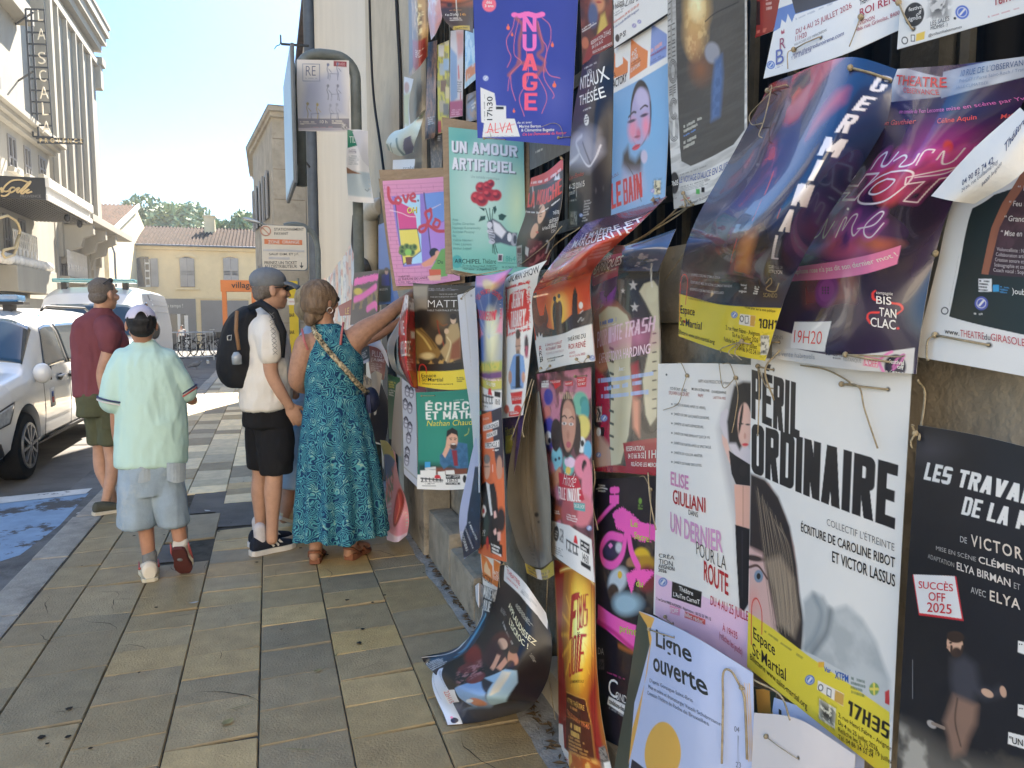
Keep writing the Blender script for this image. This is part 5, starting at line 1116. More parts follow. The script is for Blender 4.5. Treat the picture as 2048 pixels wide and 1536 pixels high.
b=MB();[b.tb([j(735+2*k,790,-.03),j(733+4*k,826,-.03)],.005,5)for k in range(3)];part(b,'tassel',navy,bg_)
# ---------------------------------------------------------------- woman behind, mostly hidden
j=J(5.25);KW=.9;pk=empty('person',(j(600,1060).x,5.25,0),'blonde woman in pale blue and denim reaching forward, mostly hidden behind the teal dress','person')
hc=j(628,605);fd=Vector((1,.35,0))
def f(b):
 head(b,hc,fd,.98,0);limb(b,[j(630,668),j(630,640),j(630,622)],[.06,.052,.052]);body_rings(b,[(j(625,900),.16,.12),(j(630,790),.15,.12),(j(632,700),.16,.11),(j(634,665),.1,.07)],1.2)
 limb(b,[j(660,690),j(700,690,.0),j(730,684,.0),j(770,662,0),j(808,636,.0)],[.058,.052,.046,.038,.027]);hand(b,j(806,637,0),(.8,.1,.45),(.2,.5,-.5),.92,.6,-1)
 limb(b,[j(585,930),j(580,970),j(575,1005),j(568,1038)],[.075,.056,.054,.036]);limb(b,[j(620,930),j(612,985),j(607,1020),j(606,1045)],[.075,.056,.05,.036])
blob('body',f,.007,M['skin1'],pk,5)
def f(b):body_rings(b,[(j(614,800),.17,.15),(j(622,730),.165,.14),(j(628,680),.15,.12),(j(630,652),.07,.07)],1.2);limb(b,[j(640,680,-.1),j(656,692,-.08)],[.075,.066])
blob('top',f,.009,mat('pale_blue_cotton',(.38,.46,.58),.9,.2,.08,5),pk,4,[(.006,(9,9,4),93)])
def f(b):body_rings(b,[(j(604,968),.2,.17),(j(606,880),.19,.16),(j(614,790),.165,.145)],1.2)
blob('skirt',f,.009,denim,pk,4,[(.006,(9,9,4),95)])
blo=mat('blonde_hair',(.42,.31,.17),.6,.35,.35,50,.6,160,stretch=(1,1,.2));fdn=fd.normalized();M3=Matrix((fdn.cross(Vector((0,0,1))),fdn,Vector((0,0,1)))).transposed()
blob('hair',lambda b:strand_cap(b,hc,M3,1.0,[(0,-.03,.03,.095,.1,.095),(0,-.06,-.04,.09,.07,.085),(.05,-.03,-.04,.05,.06,.08)]),.006,blo,pk,3,[(.006,(26,26,9),97)])
crs=mat('cream_knit',(.5,.44,.31),.9,.15,.15,60,.4,150)
for a,c in((j(556,1040,-.02),j(592,1062,.06)),(j(600,1068),j(625,1068,.2))):
 a.z=.09 if a.x<j(580,1000).x else .012;c.z=.012;a,c=Vector(a),Vector(c);c=a+(c-a).normalized()*.25;s_=blob('shoe',lambda b:shoe(b,a,c,.046,.09),.006,crs,pk,3);sole(a,c,.047,.022,rub,s_)
# ---------------------------------------------------------------- far woman by the shop
KW=1.0;YF=52.0;j=J(YF);zf=gz_at(YF)+ROAD_Z;c0=j(364,660);pf=empty('person',(c0.x,YF,zf),'tiny distant woman with dark hair and a shoulder bag in front of the grey shop','person')
X0=c0.x;fl=lambda x,y,z:Vector((X0+x,YF+y,zf+z))
def f(b):
 b.E(fl(-.02,0,1.5),(.085,.1,.11),12,8);limb(b,[fl(-.06,0,.8),fl(-.06,.05,.4),fl(-.08,0,.06)],[.08,.055,.04]);limb(b,[fl(.06,0,.8),fl(.07,-.1,.42),fl(.1,-.05,.06)],[.08,.055,.04]);body_rings(b,[(fl(0,0,.8),.16,.12),(fl(0,0,1.1),.13,.1),(fl(0,0,1.32),.17,.1),(fl(0,0,1.4),.06,.06)]);limb(b,[fl(-.17,0,1.3),fl(-.26,-.05,1.05),fl(-.28,-.2,.9)],[.045,.04,.03]);limb(b,[fl(.17,0,1.3),fl(.22,0,1.05),fl(.15,-.12,.95)],[.045,.04,.03])
blob('body',f,.02,M['skin1'],pf,3)
blob('dark_trousers',lambda b:(body_rings(b,[(fl(0,0,.75),.18,.14),(fl(0,0,1.0),.16,.12)]),limb(b,[fl(-.06,0,.8),fl(-.07,.05,.4),fl(-.09,0,.1)],[.1,.08,.07]),limb(b,[fl(.06,0,.8),fl(.08,-.1,.42),fl(.11,-.05,.1)],[.1,.08,.07])),.02,blk_,pf,3)
blob('top',lambda b:body_rings(b,[(fl(0,0,.95),.165,.13),(fl(0,0,1.15),.15,.12),(fl(0,0,1.34),.18,.11)]),.02,whitec,pf,3)
blob('hair',lambda b:(b.E(fl(-.01,.03,1.54),(.1,.11,.11),12,8),b.E(fl(.04,.06,1.36),(.08,.07,.2),12,8)),.02,hk,pf,3)
fb=empty('handbag',tuple(fl(.22,-.05,.95)),'black handbag on the shoulder of the distant woman','bag');blob('pouch',lambda b:b.E(fl(.25,-.05,.95),(.16,.08,.13),12,8),.02,bk_,fb,2);b=MB();b.tb([fl(.15,-.05,1.0),fl(.1,-.1,1.38),fl(.3,0,1.02)],.015,5);part(b,'strap',bk_,fb)
F1,F2,F3,F4,F5,F6,F7,F8=(740,0,5.12),(1100,0,5.12),(740,220,4.5175),(1020,270,5.297),(660,440,4.267),(700,700,3.84),(920,500,4.518),(920,780,3.657)
G1,G2,G3,G4,G5,G6,G7,G8=(1480,0,3.606),(1320,340,3.84),(1540,340,3.657),(1160,480,3.2),(820,1080,3.369),(1160,940,2.576),(1300,700,2.792),(1480,840,2.208)
def logo(P,x,y,r,c=(70,110,180)):
 P.E((x,y),r,r,c,.1);P.E((x,y),r*.72,r*.72,WH,.1);P.E((x,y),r*.62,r*.62,c,.1);P.L([(x-r*.25,y+r*.3),(x+r*.3,y-r*.35)],r*.3,WH)
P=Poster('indigo poster with pink upright letters NUAGE and drifting tendrils, facing the street',[[(944,-70,2.62),(1050,-75,2.44),(1160,-80,2.27)],[(950,120,2.62),(1056,118,2.44),(1150,116,2.3)],[(955,276,2.6),(1050,284,2.44),(1141,292,2.3)]],bg=(60,64,150),wob=.006)
P.O((48,52,128),3,.5,.5,.5);P.frame(*F1);P.E((1240,900),180,500,(78,84,170),.9,.35);P.E((1900,1000),160,260,(96,98,172),.9,.3)
P.E((1220,45),72,76,(228,108,128))
for k in range(11):P.E((1480+28*k,152+10*math.sin(k)),34,26,(238,112,182))
for pts in([(1500,190),(1560,260),(1530,420),(1520,640),(1420,770)],[(1690,200),(1770,480),(1720,560),(1790,640),(1720,760)],[(1520,640),(1640,660),(1790,720)]):P.L(pts,44,(150,84,100),.55,12)
for pts in([(1480,190),(1460,290),(1400,400),(1410,500),(1445,590),(1405,690)],[(1525,195),(1480,400),(1480,560),(1550,640),(1440,760),(1410,930)],[(1760,180),(1840,260),(1850,400),(1790,620),(1830,760),(1945,800)],[(1720,220),(1760,400),(1810,500),(1780,780),(1880,960),(1870,1010)],[(1600,520),(1620,800),(1530,1000),(1580,1190)],[(1700,750),(1810,980),(1760,1160)],[(1440,780),(1450,900),(1490,1030)]):P.L(pts,7,(226,112,122),.8)
for x,y,k in((1415,282,1),(1455,352,.7),(1868,458,.9),(1888,870,1.1),(1474,1135,.7)):P.E((x,y+4),17*k,22*k,(240,112,70));P.L([(x,y-32*k),(x,y)],9*k,(240,112,70))
P.Y([(1130,895),(1275,955),(1292,1080),(1392,1085),(1395,1215),(1480,1215),(1535,1397),(1150,1405),(1168,1260),(1138,1250)],(220,218,214));P.R(1290,1092,1368,1120,INK)
P.N('17h30',(1198,1230),(1198,990),(1254,1230),INK,.004);P.G((1165,1235),(1165,960),(1180,1235),1,(120,120,120))
P.X('ALVA',1200,1365,1465,1358,105,(224,92,92),-.012);P.L([(1180,1360),(1480,1270)],5,(224,92,92))
c1_,c2_=(242,112,184),(236,92,112)
for ch,y0,y1,c,x0,x1 in(('N',165,325,c1_,1562,1705),('U',350,522,c1_,1563,1705),('A',548,722,c2_,1560,1716),('G',745,925,c2_,1560,1716),('E',952,1128,(236,88,120),1582,1712)):P.bk(ch,(x0,y0),(x1,y0),(x0,y1),c,.27)
P.X('dès',1190,38,1250,38,30,WH,.02);P.X('3 ans',1176,74,1266,74,28,WH,.02)
P.X('de et avec',1510,1268,1660,1262,24,WH);P.X('Marine Berton',1530,1308,1750,1304,28,WH,.01);P.X('& Clémentine Bugette',1550,1348,1888,1340,30,WH,.01);P.X('Cie Les Demoiselles du Rocher',1562,1390,2010,1372,28,(236,92,108),.01,lean=.2)
logo(P,1185,800,30,(150,160,205));P.G((1180,1392),(1500,1386),(1180,1402),1,(150,150,150))
P.I((1175,1435),(1385,1432),[[(1250,1432),(1240,1360)],[(1250,1432),(1248,1500)]]);P.I((1935,1412),(2050,1405),[[(1990,1408),(1960,1300),(1880,1266),(1770,1308)]])
P=Poster('black poster with tall white letters and a swirling grey veil, left of the blue portrait',[[(1168,116,.02),(1198,106,.03),(1228,92,.02)],[(1142,270,.06),(1185,275,.08),(1226,270,.03)],[(1137,455,.03),(1180,446,.05),(1224,432,.02)]],bg=(36,34,44),wob=.006)
P.frame(*F2);P.O((26,26,34),5,.5,.4,.6);P.E((320,1470),120,190,(128,130,150),.6,.9,20)
P.frame(*F4);P.E((740,130),130,150,(150,152,170),.5,.9,-25);P.Y([(700,60),(800,40),(870,190),(960,80),(972,180),(840,360),(760,330),(640,310),(620,330),(640,150)],(150,152,172),.3);P.L([(640,300),(730,200),(700,80),(760,10)],22,(196,198,210),.8,10);P.L([(740,200),(830,330),(900,250),(960,110)],20,(205,206,216),.9,10);P.L([(770,80),(820,220),(850,300)],18,(90,92,110),.8,10)
P.E((910,590),9,30,(80,78,84),.6,.8);P.E((990,565),8,26,(70,68,74),.6,.7)
P.X('Les Etoiles',625,480,780,430,52,(196,62,52),-.004,lean=.3);P.X('4 - 25',628,585,690,568,62,WH,.012);P.X('21h15',706,566,792,542,62,WH,.012);P.X('JUILLET',628,640,692,620,34,WH,.006);P.L([(700,520),(703,650)],5,WH)
P.G((790,690),(872,670),(760,930),8,(190,190,190),.7);P.R(640,810,710,950,(150,148,144));P.O((40,40,40),160,.5,.1,.9,3,region=[(640,810),(710,805),(710,945),(640,950)]);P.G((630,690),(735,672),(630,710),1,WH);logo(P,752,850,20)
P.frame(*F2);P.X('LES',385,755,432,742,38,WH,.0,lean=-.1);P.X('NTEAUX',312,920,562,802,128,WH,.008,lean=.05);P.X('THÉSÉE',300,1085,534,985,128,WH,.008,lean=.05);P.G((352,690),(505,610),(352,715),1,WH,.7);P.G((340,1120),(428,1085),(340,1145),1,WH,.8)
P.E((372,1228),26,58,WH);P.G((352,1190),(392,1175),(352,1270),3,INK,.9)
P=Poster('dark red poster corner with a yellow figure and maroon booking band, top of the fence',[[(1157,-80,.03),(1223,-110,.03)],[(1165,130,.03),(1226,90,.02)]],bg=(92,40,36))
P.frame(*F2);P.O((58,36,40),18,.5,.2,.9);P.O((150,70,50),22,.6,.2,.6,4);P.E((490,40),70,90,(206,140,96),.5);P.E((440,150),50,130,(70,90,130),.5);P.Y([(480,370),(520,160),(560,130),(590,260),(560,330)],(206,176,84),.1);P.E((360,440),36,60,(186,104,72),.4);P.Y([(330,660),(420,410),(625,230),(625,480),(540,520)],(136,36,44));P.E((500,22),30,12,(176,50,50),.3)
P.X('RESERVATION',422,462,545,388,40,WH,.004);P.X('21H45',552,388,625,352,60,WH,.0);P.X('04 13 66 36 52',432,505,545,435,36,WH,.006);P.X('RELÂCHE LES MERCREDIS',440,552,640,455,36,WH,.006);P.G((330,290),(490,190),(330,340),2,WH,.8)
P=Poster('white theatre listing card with orange and mauve print above the blue portrait',[[(1226,-60,.04),(1342,-150,.04)],[(1228,96,.045),(1342,22,.045)]])
P.frame(*F2);P.X('Théâtre',645,110,760,40,66,INK,0);P.X('des',720,82,765,58,44,INK);P.X('Lila\'s',770,70,905,5,90,INK,-.01,lean=.3);P.X('Réservations 04 90 33 89 89',650,245,912,60,28,(216,112,88),.004);P.X('8 rue Londe 84 000 Avignon',650,300,912,105,26,(84,96,150),.002);P.G((650,130),(770,60),(660,175),2,(140,138,134));logo(P,862,262,22,(120,100,170));logo(P,914,222,20,(104,96,176));P.E((690,390),22,40,INK);P.X('P·S!',718,400,780,360,56,INK,.01)
P=Poster('tall sky blue poster of a pale dark-haired woman with red title along its foot',[[(1229,98,.03),(1285,65,.03),(1340,28,.03)],[(1226,250,.035),(1280,240,.05),(1338,220,.03)],[(1222,433,.03),(1278,418,.05),(1330,398,.04)]],bg=(126,168,206),wob=.005)
P.frame(*F2);P.Y([(620,480),(1210,110),(1210,640),(620,970)],WH);P.Y([(650,510),(670,560),(690,690),(748,640),(745,580),(798,630),(795,745),(640,810)],(218,124,62));P.Y([(668,545),(728,598),(748,650),(690,690),(668,690)],WH);P.Y([(830,395),(1002,520),(995,690),(815,812)],(218,124,62));P.Y([(1042,245),(1198,350),(1192,580),(1022,680)],(128,148,200))
P.X('4>25',838,590,888,545,60,WH,.012);P.X('11H30',832,640,900,592,46,WH,.012);P.X('LES ANTONINS',828,745,925,672,40,WH,.01);P.G((830,640),(940,570),(830,690),2,(140,70,30));P.G((1032,500),(1165,400),(1034,545),1,(226,160,150),.9,weight=.8);P.X('www.la-factory.org',1030,585,1186,490,30,(160,70,100),.006);P.G((1030,620),(1180,540),(1030,660),2,(90,100,150));P.X('LA',640,808,675,785,52,INK,.01);P.X('FACTORY',632,915,790,822,84,INK,.014)
P.E((860,1260),250,330,(112,170,214),.8,.6);P.E((915,1160),122,340,(40,36,38),.06,1,2);P.E((1010,1180),26,200,(40,36,38),.3);P.E((915,1200),108,300,(168,160,196),.1,1,3);P.E((940,1010),78,110,(186,176,206),.5,.8);P.E((845,1330),55,120,(224,140,166),.8,.8);P.E((980,1290),44,120,(224,138,164),.8,.7)
P.E((835,1240),46,16,(66,56,84),.6,.9,-22);P.E((962,1180),46,16,(66,56,84),.6,.9,-22);P.L([(805,1200),(850,1150),(880,1150)],14,(58,50,62),.9,6);P.L([(925,1118),(970,1080),(1000,1090)],14,(58,50,62),.9,6);P.E((905,1370),26,60,(206,110,140),.7,.8);P.E((890,1400),34,14,(150,70,100),.6,.7,-15)
P.frame(*F4);P.E((1335,130),46,26,(208,62,90),.4,1,-32);P.L([(1292,148),(1380,96)],6,(130,30,60),.9);P.Y([(1190,330),(1200,200),(1250,120),(1270,230),(1330,270),(1385,190),(1400,260),(1390,420),(1260,400)],(44,38,40),.15);P.E((1420,230),36,70,(190,182,204),.4,1);P.Y([(1200,350),(1260,390),(1390,380),(1420,560),(1350,680),(1180,600)],(176,170,196),.3,.8)
P.L([(1230,290),(1330,470),(1390,700)],5,(40,36,40));P.G((1060,440),(1165,380),(1060,480),2,(120,60,90));P.bk('LE',(1068,520),(1172,478),(1076,790),(196,44,52),.34,.1);P.bk('BAIN',(1196,470),(1390,390),(1205,745),(196,44,52),.34,.1);P.G((1090,850),(1490,700),(1092,878),2,(70,86,120));P.R(1525,480,1595,630,(206,200,170));P.O((60,60,60),150,.5,.1,.9,5,region=[(1525,490),(1595,475),(1595,625),(1525,635)]);logo(P,1510,590,22,(120,110,190))
P.I((1530,690),(1580,670),[[(1545,660),(1520,700)]])
P=Poster('white bordered dark poster with striped upright letters LUCIOLES and a burst of golden light',[[(1335,-70,.05),(1420,-110,.04),(1492,-150,.04)],[(1336,180,.05),(1420,150,.05),(1494,110,.04)],[(1342,330,.05),(1420,300,.06),(1494,262,.05)],[(1348,418,.05),(1420,400,.06),(1494,350,.05)]],bg=(222,219,212),wob=.003,matte=True)
P.frame(*F2);P.Y([(1282,-400),(1990,-800),(1992,1330),(1880,1480),(1440,1700),(1345,1650),(1330,1500)],(88,84,78));P.O((74,71,67),5,.5,.5,.6);P.O((102,98,92),30,.55,.2,.35,3,stretch=(.3,3))
for x,y,rx,ry,c,a in((1500,80,120,220,(216,176,112),.9),(1480,330,110,220,(200,160,104),.85),(1500,60,70,130,(246,228,180),.9),(1470,470,70,130,(190,146,100),.8),(1540,710,110,150,(138,96,70),.7)):P.E((x,y),rx,ry,c,1.0,a)
P.O((232,200,140),60,.55,.15,.5,7,region=[(1420,-100),(1600,-100),(1610,400),(1520,600),(1410,560),(1390,300)]);P.E((1660,540),80,110,(150,150,156),.3,.9);P.Y([(1690,620),(1760,560),(1770,800),(1740,1190),(1650,1240),(1660,900)],(96,118,156),.1);P.O((70,88,124),60,.5,.2,.5,9,region=[(1690,620),(1760,560),(1770,800),(1740,1190),(1650,1240)])
P.L([(1590,220),(1700,130),(1930,20)],12,(60,58,56),.7,4)
for s_,x0,x1,y0,y1 in(('S',1212,1250,40,215),('E',1210,1276,270,440),('L',1210,1280,470,600),('O',1214,1304,610,850),('I',1225,1286,900,975),('C',1226,1306,1005,1220),('U',1228,1310,1245,1455)):
 if s_ in 'OCU':
  for k in range(3):
   w=(x1-x0)/2-11*k;h=(y1-y0)/2-20*k;xm,ym=(x0+x1)/2,(y0+y1)/2
   if s_=='O':pts=[(xm+w*math.cos(t),ym+h*math.sin(t))for t in np.linspace(0,6.283,17)]
   elif s_=='C':pts=[(xm+w*math.cos(t),ym+h*math.sin(t))for t in np.linspace(.6,5.7,15)]
   else:pts=[(x0+11*k,y0),(x0+11*k,ym+h*.4)]+[(xm+w*math.cos(t),ym+h*.3+h*.6*math.sin(t))for t in np.linspace(2.9,.2,7)]+[(x1-11*k,y0-30)]
   P.L(pts,6,(58,56,54))
 else:
  for k in range(4):
   t=k/3;P.L([(x0,y0+(y1-y0)*t),(x1,y0+(y1-y0)*t-34)],7,(58,56,54))
  P.L([(x0+30,y0),(x0+34,y1)],26,(150,146,138),.8)
P.G((1365,1280),(1560,1180),(1370,1370),2,(200,196,180),.85);P.G((1365,1440),(1520,1360),(1370,1540),2,(200,196,180),.85);P.G((1368,1385),(1500,1310),(1368,1410),1,(110,150,210),.9)
P.frame(*G2);P.E((110,100),36,84,(52,50,50));P.X('12h05',82,130,142,112,40,WH,.01);P.X('LE VOYAGE D\'ALICE EN SUISSE',152,100,560,-40,48,(72,92,150),.006);P.G((150,130),(410,40),(155,175),4,(120,118,114));P.G((155,30),(400,-60),(155,45),1,(120,118,114));P.R(276,145,305,185,(90,170,90));P.R(318,132,342,172,INK);P.X('Relâches',88,232,132,218,14,INK);P.X('18, rue du rempart St-Lazare',165,285,380,200,20,INK,.003);P.G((158,228),(265,190),(158,245),1,(200,60,60),.9)
P.I((188,178),(235,245),[[(215,300),(190,400),(215,480),(200,530)],[(260,270),(285,330),(280,385)]],.003)
P=Poster('small dark red poster edge hanging on the bars at the top of the fence',[[(1515,-80,.02),(1566,-110,.02)],[(1512,60,.02),(1564,20,.02)],[(1510,76,.02),(1545,62,.02)]],bg=(150,54,48));P.frame(*G1);P.R(110,10,145,180,(60,40,38));P.G((185,-20),(240,-30),(190,80),3,(220,190,180));P.G((118,215),(200,190),(118,250),1,(220,130,110))
P=Poster('wide white poster footer with red ROI RENE print, crumpled, above the blue curled poster',[[(1575,-90,.05),(1700,-180,.05),(1815,-260,.05)],[(1553,32,.05),(1690,-40,.06),(1806,-110,.05)],[(1527,157,.06),(1680,112,.09),(1803,58,.06)]],wob=.012)
P.frame(*G1);P.Y([(200,90),(860,-160),(860,-60),(395,105),(375,160),(345,100),(330,165),(300,140),(290,200),(240,230)],(86,120,180),0);P.Y([(330,-200),(1000,-500),(1000,-120),(400,98)],(40,40,50));P.G((400,130),(690,0),(400,150),1,(170,170,176))
P.X('DU 4 AU 25 JUILLET 2026',405,248,802,52,36,(168,44,66),.0);P.X('11H20',402,298,482,262,36,(168,44,66),.0);P.X('RELÂCHES LES MERCREDIS',395,332,626,222,20,(120,118,116));P.X('www.theatreduroirene.com',380,408,748,250,30,(62,70,130),.0,lean=.15);P.X('T. 04 13 68 06 58',372,434,515,372,22,(62,70,130));P.X('THÉÂTRE DU',866,42,1000,-30,50,INK,0);P.X('ROI RENÉ',866,120,1160,-8,68,(168,44,66),.006);P.X('AVIGNON',845,192,972,138,28,(168,44,66));P.X('4bis rue Grivolas, 84000',838,230,1170,96,28,(168,44,66))
P.X('R',290,360,330,345,80,(150,60,90),0);P.X('B',262,470,318,450,105,(84,96,160),0);logo(P,222,468,30);P.Y([(295,235),(300,215),(310,228),(318,205),(322,238),(300,248)],(168,44,66));P.G((255,490),(310,465),(255,500),1,(80,90,150))
P.I((400,362),(585,272),[[(392,400),(378,540)]]);P.I((880,130),(880,136),[[(850,260),(822,415)]])
P=Poster('white poster footer reading LES SALES MOMES with round black and blue stamps, top right corner',[[(1806,-60,.08),(2090,-190,.08)],[(1794,99,.09),(2090,14,.09)]],wob=.005)
P.frame(*G1);P.E((1255,105),72,88,(52,52,54),.05,1,15)
for k,(t,a,b_)in enumerate((('festival',1218,1320),('off',1272,1312),('avignon',1190,1308))):P.X(t,a,84+38*k,b_,58+38*k,28,WH,.01)
P.R(1372,-10,1500,130,(206,202,196));P.O((50,50,50),120,.5,.1,.95,6,region=[(1385,-5),(1495,-30),(1490,105),(1375,128)]);logo(P,1602,88,50,(84,112,190));P.X('LES SALES',1376,188,1512,146,32,(70,70,74),.0);P.X('MÔMES :)',1378,218,1500,186,32,(70,70,74),.0);P.X('@collectifsalesmomes',1362,266,1602,200,20,INK);P.Y([(1165,270),(1335,222),(1330,280),(1165,322)],(226,222,214));P.Y([(1272,245),(1335,224),(1330,282),(1268,298)],(226,190,84));P.E((1188,292),24,28,INK);P.E((1188,292),17,20,WH);P.R(1232,250,1262,300,INK);P.R(1237,256,1257,294,WH);P.X('16h15',1846,40,2000,-10,60,(170,44,60),.01);P.G((1786,115),(2048,40),(1790,130),1,(200,120,120));P.I((1118,36),(1253,210));P.E((1550,132),10,10,INK)
P=Poster('dark purple glossy poster with glowing pink neon title and telephone, bulging from the fence',[[(1795,138,.10),(1920,128,.12),(2090,108,.1)],[(1745,262,.10),(1860,258,.13),(2030,232,.08)],[(1650,410,.08),(1775,400,.14),(1915,385,.05)],[(1570,560,.05),(1720,560,.11),(1868,520,.05)],[(1546,660,.06),(1695,680,.10),(1842,660,.06)],[(1544,716,.06),(1690,738,.09),(1832,748,.06)]],bg=(42,32,54),matte=2,wob=.003)
P.frame(*G1);P.Y([(1110,470),(1500,560),(1500,690),(1050,740)],(224,220,222));P.Y([(1465,520),(2200,360),(2200,520),(1450,710)],(198,208,222));P.E((1250,900),500,160,(34,36,80),.8,.8);P.E((1600,780),500,130,(44,48,96),.8,.6);P.O((64,30,84),9,.5,.3,.6,2)
P.E((1380,1080),330,170,(140,44,120),.9,.8);P.Y([(1540,1010),(1720,1010),(1660,1180),(1480,1200)],(150,52,140),.5,.8);P.E((1050,1330),120,160,(176,58,66),.3,.9);P.E((1500,1060),40,50,(190,60,70),.4,.8);P.O((200,70,120),20,.58,.15,.6,3,region=[(1000,1100),(1700,1000),(1700,1400),(900,1440)])
P.frame(*G3);P.E((420,430),330,210,(140,84,160),.9,.8);P.E((520,560),260,90,(190,92,130),.7,.7);P.O((70,56,130),22,.55,.15,.8,4,region=[(180,480),(600,400),(820,520),(600,570),(250,600)]);P.E((760,540),200,60,(180,96,80),.6,.6);P.E((400,860),170,130,(60,38,74),.5,1);P.O((150,76,58),10,.5,.2,.6,8,region=[(240,780),(640,740),(620,960),(250,1000)]);P.E((412,880),86,126,(116,52,112),.25,1,12);P.E((410,880),58,82,(136,66,130),.2,1,12)
for k in range(9):P.E((385+20*(k%3),860+20*(k//3)),6,7,(50,26,54))
P.Y([(1000,900),(1300,300),(1280,700),(1060,1290),(400,1270),(480,1000)],(44,30,52),.8,.7);P.Y([(105,722),(960,550),(930,688),(92,820)],(222,128,176));P.X('Le téléphone rose n\'a pas dit son dernier mot !',118,770,908,634,36,WH,.006)
P.Y([(0,1150),(168,1200),(160,1300),(420,1350),(1060,1300),(1040,1560),(0,1500)],(206,203,200));P.Y([(180,1110),(450,1106),(400,1330),(150,1300)],(226,222,218));P.X('19H20',176,1262,380,1270,92,(222,92,84),-.006,lean=.08);P.X('RÉSERVATIONS',-160,1222,100,1238,32,(150,150,156));P.X('points de vente habituels',-60,1352,330,1384,36,(140,148,158),-.004);P.X('L\'EPICERIE',410,1352,535,1362,36,INK,.003);P.X('de Ginette',462,1378,520,1384,16,INK);P.X('RESTANQUE',540,1392,670,1406,26,(150,150,150));P.Y([(690,1360),(800,1378),(790,1448),(680,1430)],(226,140,160));P.Y([(698,1368),(792,1386),(783,1440),(688,1422)],(224,210,212));P.X('L\'OFF',696,1422,784,1434,40,(224,110,140),.01)
P.E((915,1438),80,90,(44,40,58));P.L([(830,1480),(800,1400),(850,1350),(890,1330)],22,(220,130,180),.9,8);P.L([(900,1460),(960,1400),(980,1350),(930,1380),(900,1440)],18,(200,110,170),.9,8)
for k,(t,a,b_)in enumerate((('festival',872,982),('off',932,980),('avignon',848,980))):P.X(t,a,1412+38*k,b_,1424+38*k,30,WH,.012)
for pts in([(752,930),(752,900),(768,885)],[(752,905),(756,940),(790,955)],[(885,972),(950,985),(968,1020),(930,1052)],[(795,1042),(730,1045),(712,1080),(735,1120)]):P.L(pts,14,(216,60,54))
P.X('compagnie',778,905,898,915,22,WH,-.004);P.X('BIS',778,975,888,985,56,WH,.008);P.X('TAN',800,1065,925,1082,62,WH,.008);P.X('CLAC',738,1140,920,1164,66,WH,.008);P.E((936,1158),9,9,(216,60,54))
P.frame(*G1);P.X('THEATRE',1130,610,1490,630,70,(212,62,66),.014,lean=.1);P.X('OBSERVANCE',1185,668,1436,686,38,(212,62,66),0);P.X('10 RUE DE L\'OBSERVANCE',1596,552,2100,462,46,(70,90,130),-.004,lean=.2);P.X('Pré-OFF / Porte Saint-Roch / Tram',1585,600,2060,508,26,(110,126,156),-.004,lean=.2);P.X('SALLE CLIMATISÉE',1560,642,1790,606,28,(110,126,156),-.004,lean=.2)
P.X('une comédie de Yvan Lecomte mise en scène par Yvan',1155,820,2100,712,30,(206,110,180),.004,lean=.2);P.X('Manon Gauthier',960,912,1272,892,36,(222,92,96),.006,lean=.2);P.X('Céline Aquin',1425,892,1700,858,36,(222,92,96),.006,lean=.2);P.X('Mathis',1880,852,2040,826,32,(222,92,96),.006,lean=.2)
NE=(250,226,244)
def neon(P,pts,w=9,c=NE):P.L(pts,w*5,(210,90,190),.35,w*4);P.L(pts,w,c)
for pts in([(945,1220),(1000,1140),(1060,1100),(1020,1190),(1060,1190),(1140,1100)],[(1110,1160),(1180,1120),(1200,1140),(1150,1200),(1240,1180),(1290,1110)],[(1270,1190),(1330,1090),(1400,1080),(1390,1100)],[(1420,1150),(1470,1090),(1460,1180),(1540,1160),(1620,1070)],[(1700,1060),(1590,1180),(1480,1250),(1260,1280)]):neon(P,pts)
def neonp(P,pts):P.L(pts+pts[:1],44,(210,80,150),.3,30,n=1);P.L(pts+pts[:1],9,(252,224,232),n=1)
neonp(P,[(760,1270),(830,1272),(770,1340),(850,1340),(910,1258),(1000,1250),(830,1440),(740,1440),(790,1390),(640,1400),(560,1480),(480,1480)])
P.L([(1090,1240),(1200,1230),(1250,1260),(1180,1350),(1040,1450),(900,1470),(850,1440),(900,1360),(1000,1280),(1090,1240)],9,(252,224,232));P.L([(1060,1290),(1115,1300),(1060,1360),(980,1400),(930,1390),(980,1330),(1060,1290)],9,(252,224,232));neonp(P,[(1200,1280),(1640,1190),(1590,1260),(1440,1290),(1280,1460),(1180,1450),(1330,1310),(1190,1330)])
P.frame(*G3)
for pts in([(400,290),(340,380),(310,490),(360,470),(420,360),(390,470),(400,490),(470,380)],[(480,490),(540,360),(560,360),(530,440),(600,340),(640,330),(600,420),(610,480),(660,430)],[(640,430),(760,400),(830,320),(800,310),(700,400),(690,470),(740,490),(830,390)]):neon(P,pts,8,(236,226,252))
P.E((570,285),9,9,NE);P.I((565,1345),(880,1400),[[(930,1360),(1010,1350)]],.0022);P.I((-30,1255),(68,1260),(),.0022);P.I((1210,610-0),(1215,612),())
P=Poster('midnight blue glossy poster with white slanting letters GERMINAL and a yellow foot, bulging forward',[[(1540,168,.05),(1580,152,.08),(1700,114,.12),(1828,150,.08)],[(1470,300,.10),(1560,300,.19),(1650,300,.21),(1738,308,.12)],[(1392,440,.14),(1480,460,.24),(1560,465,.24),(1632,470,.14)],[(1362,540,.09),(1440,570,.15),(1510,580,.16),(1574,585,.12)],[(1357,672,.08),(1420,695,.10),(1478,712,.11),(1530,722,.10)]],bg=(40,52,88),matte=2,wob=.002)
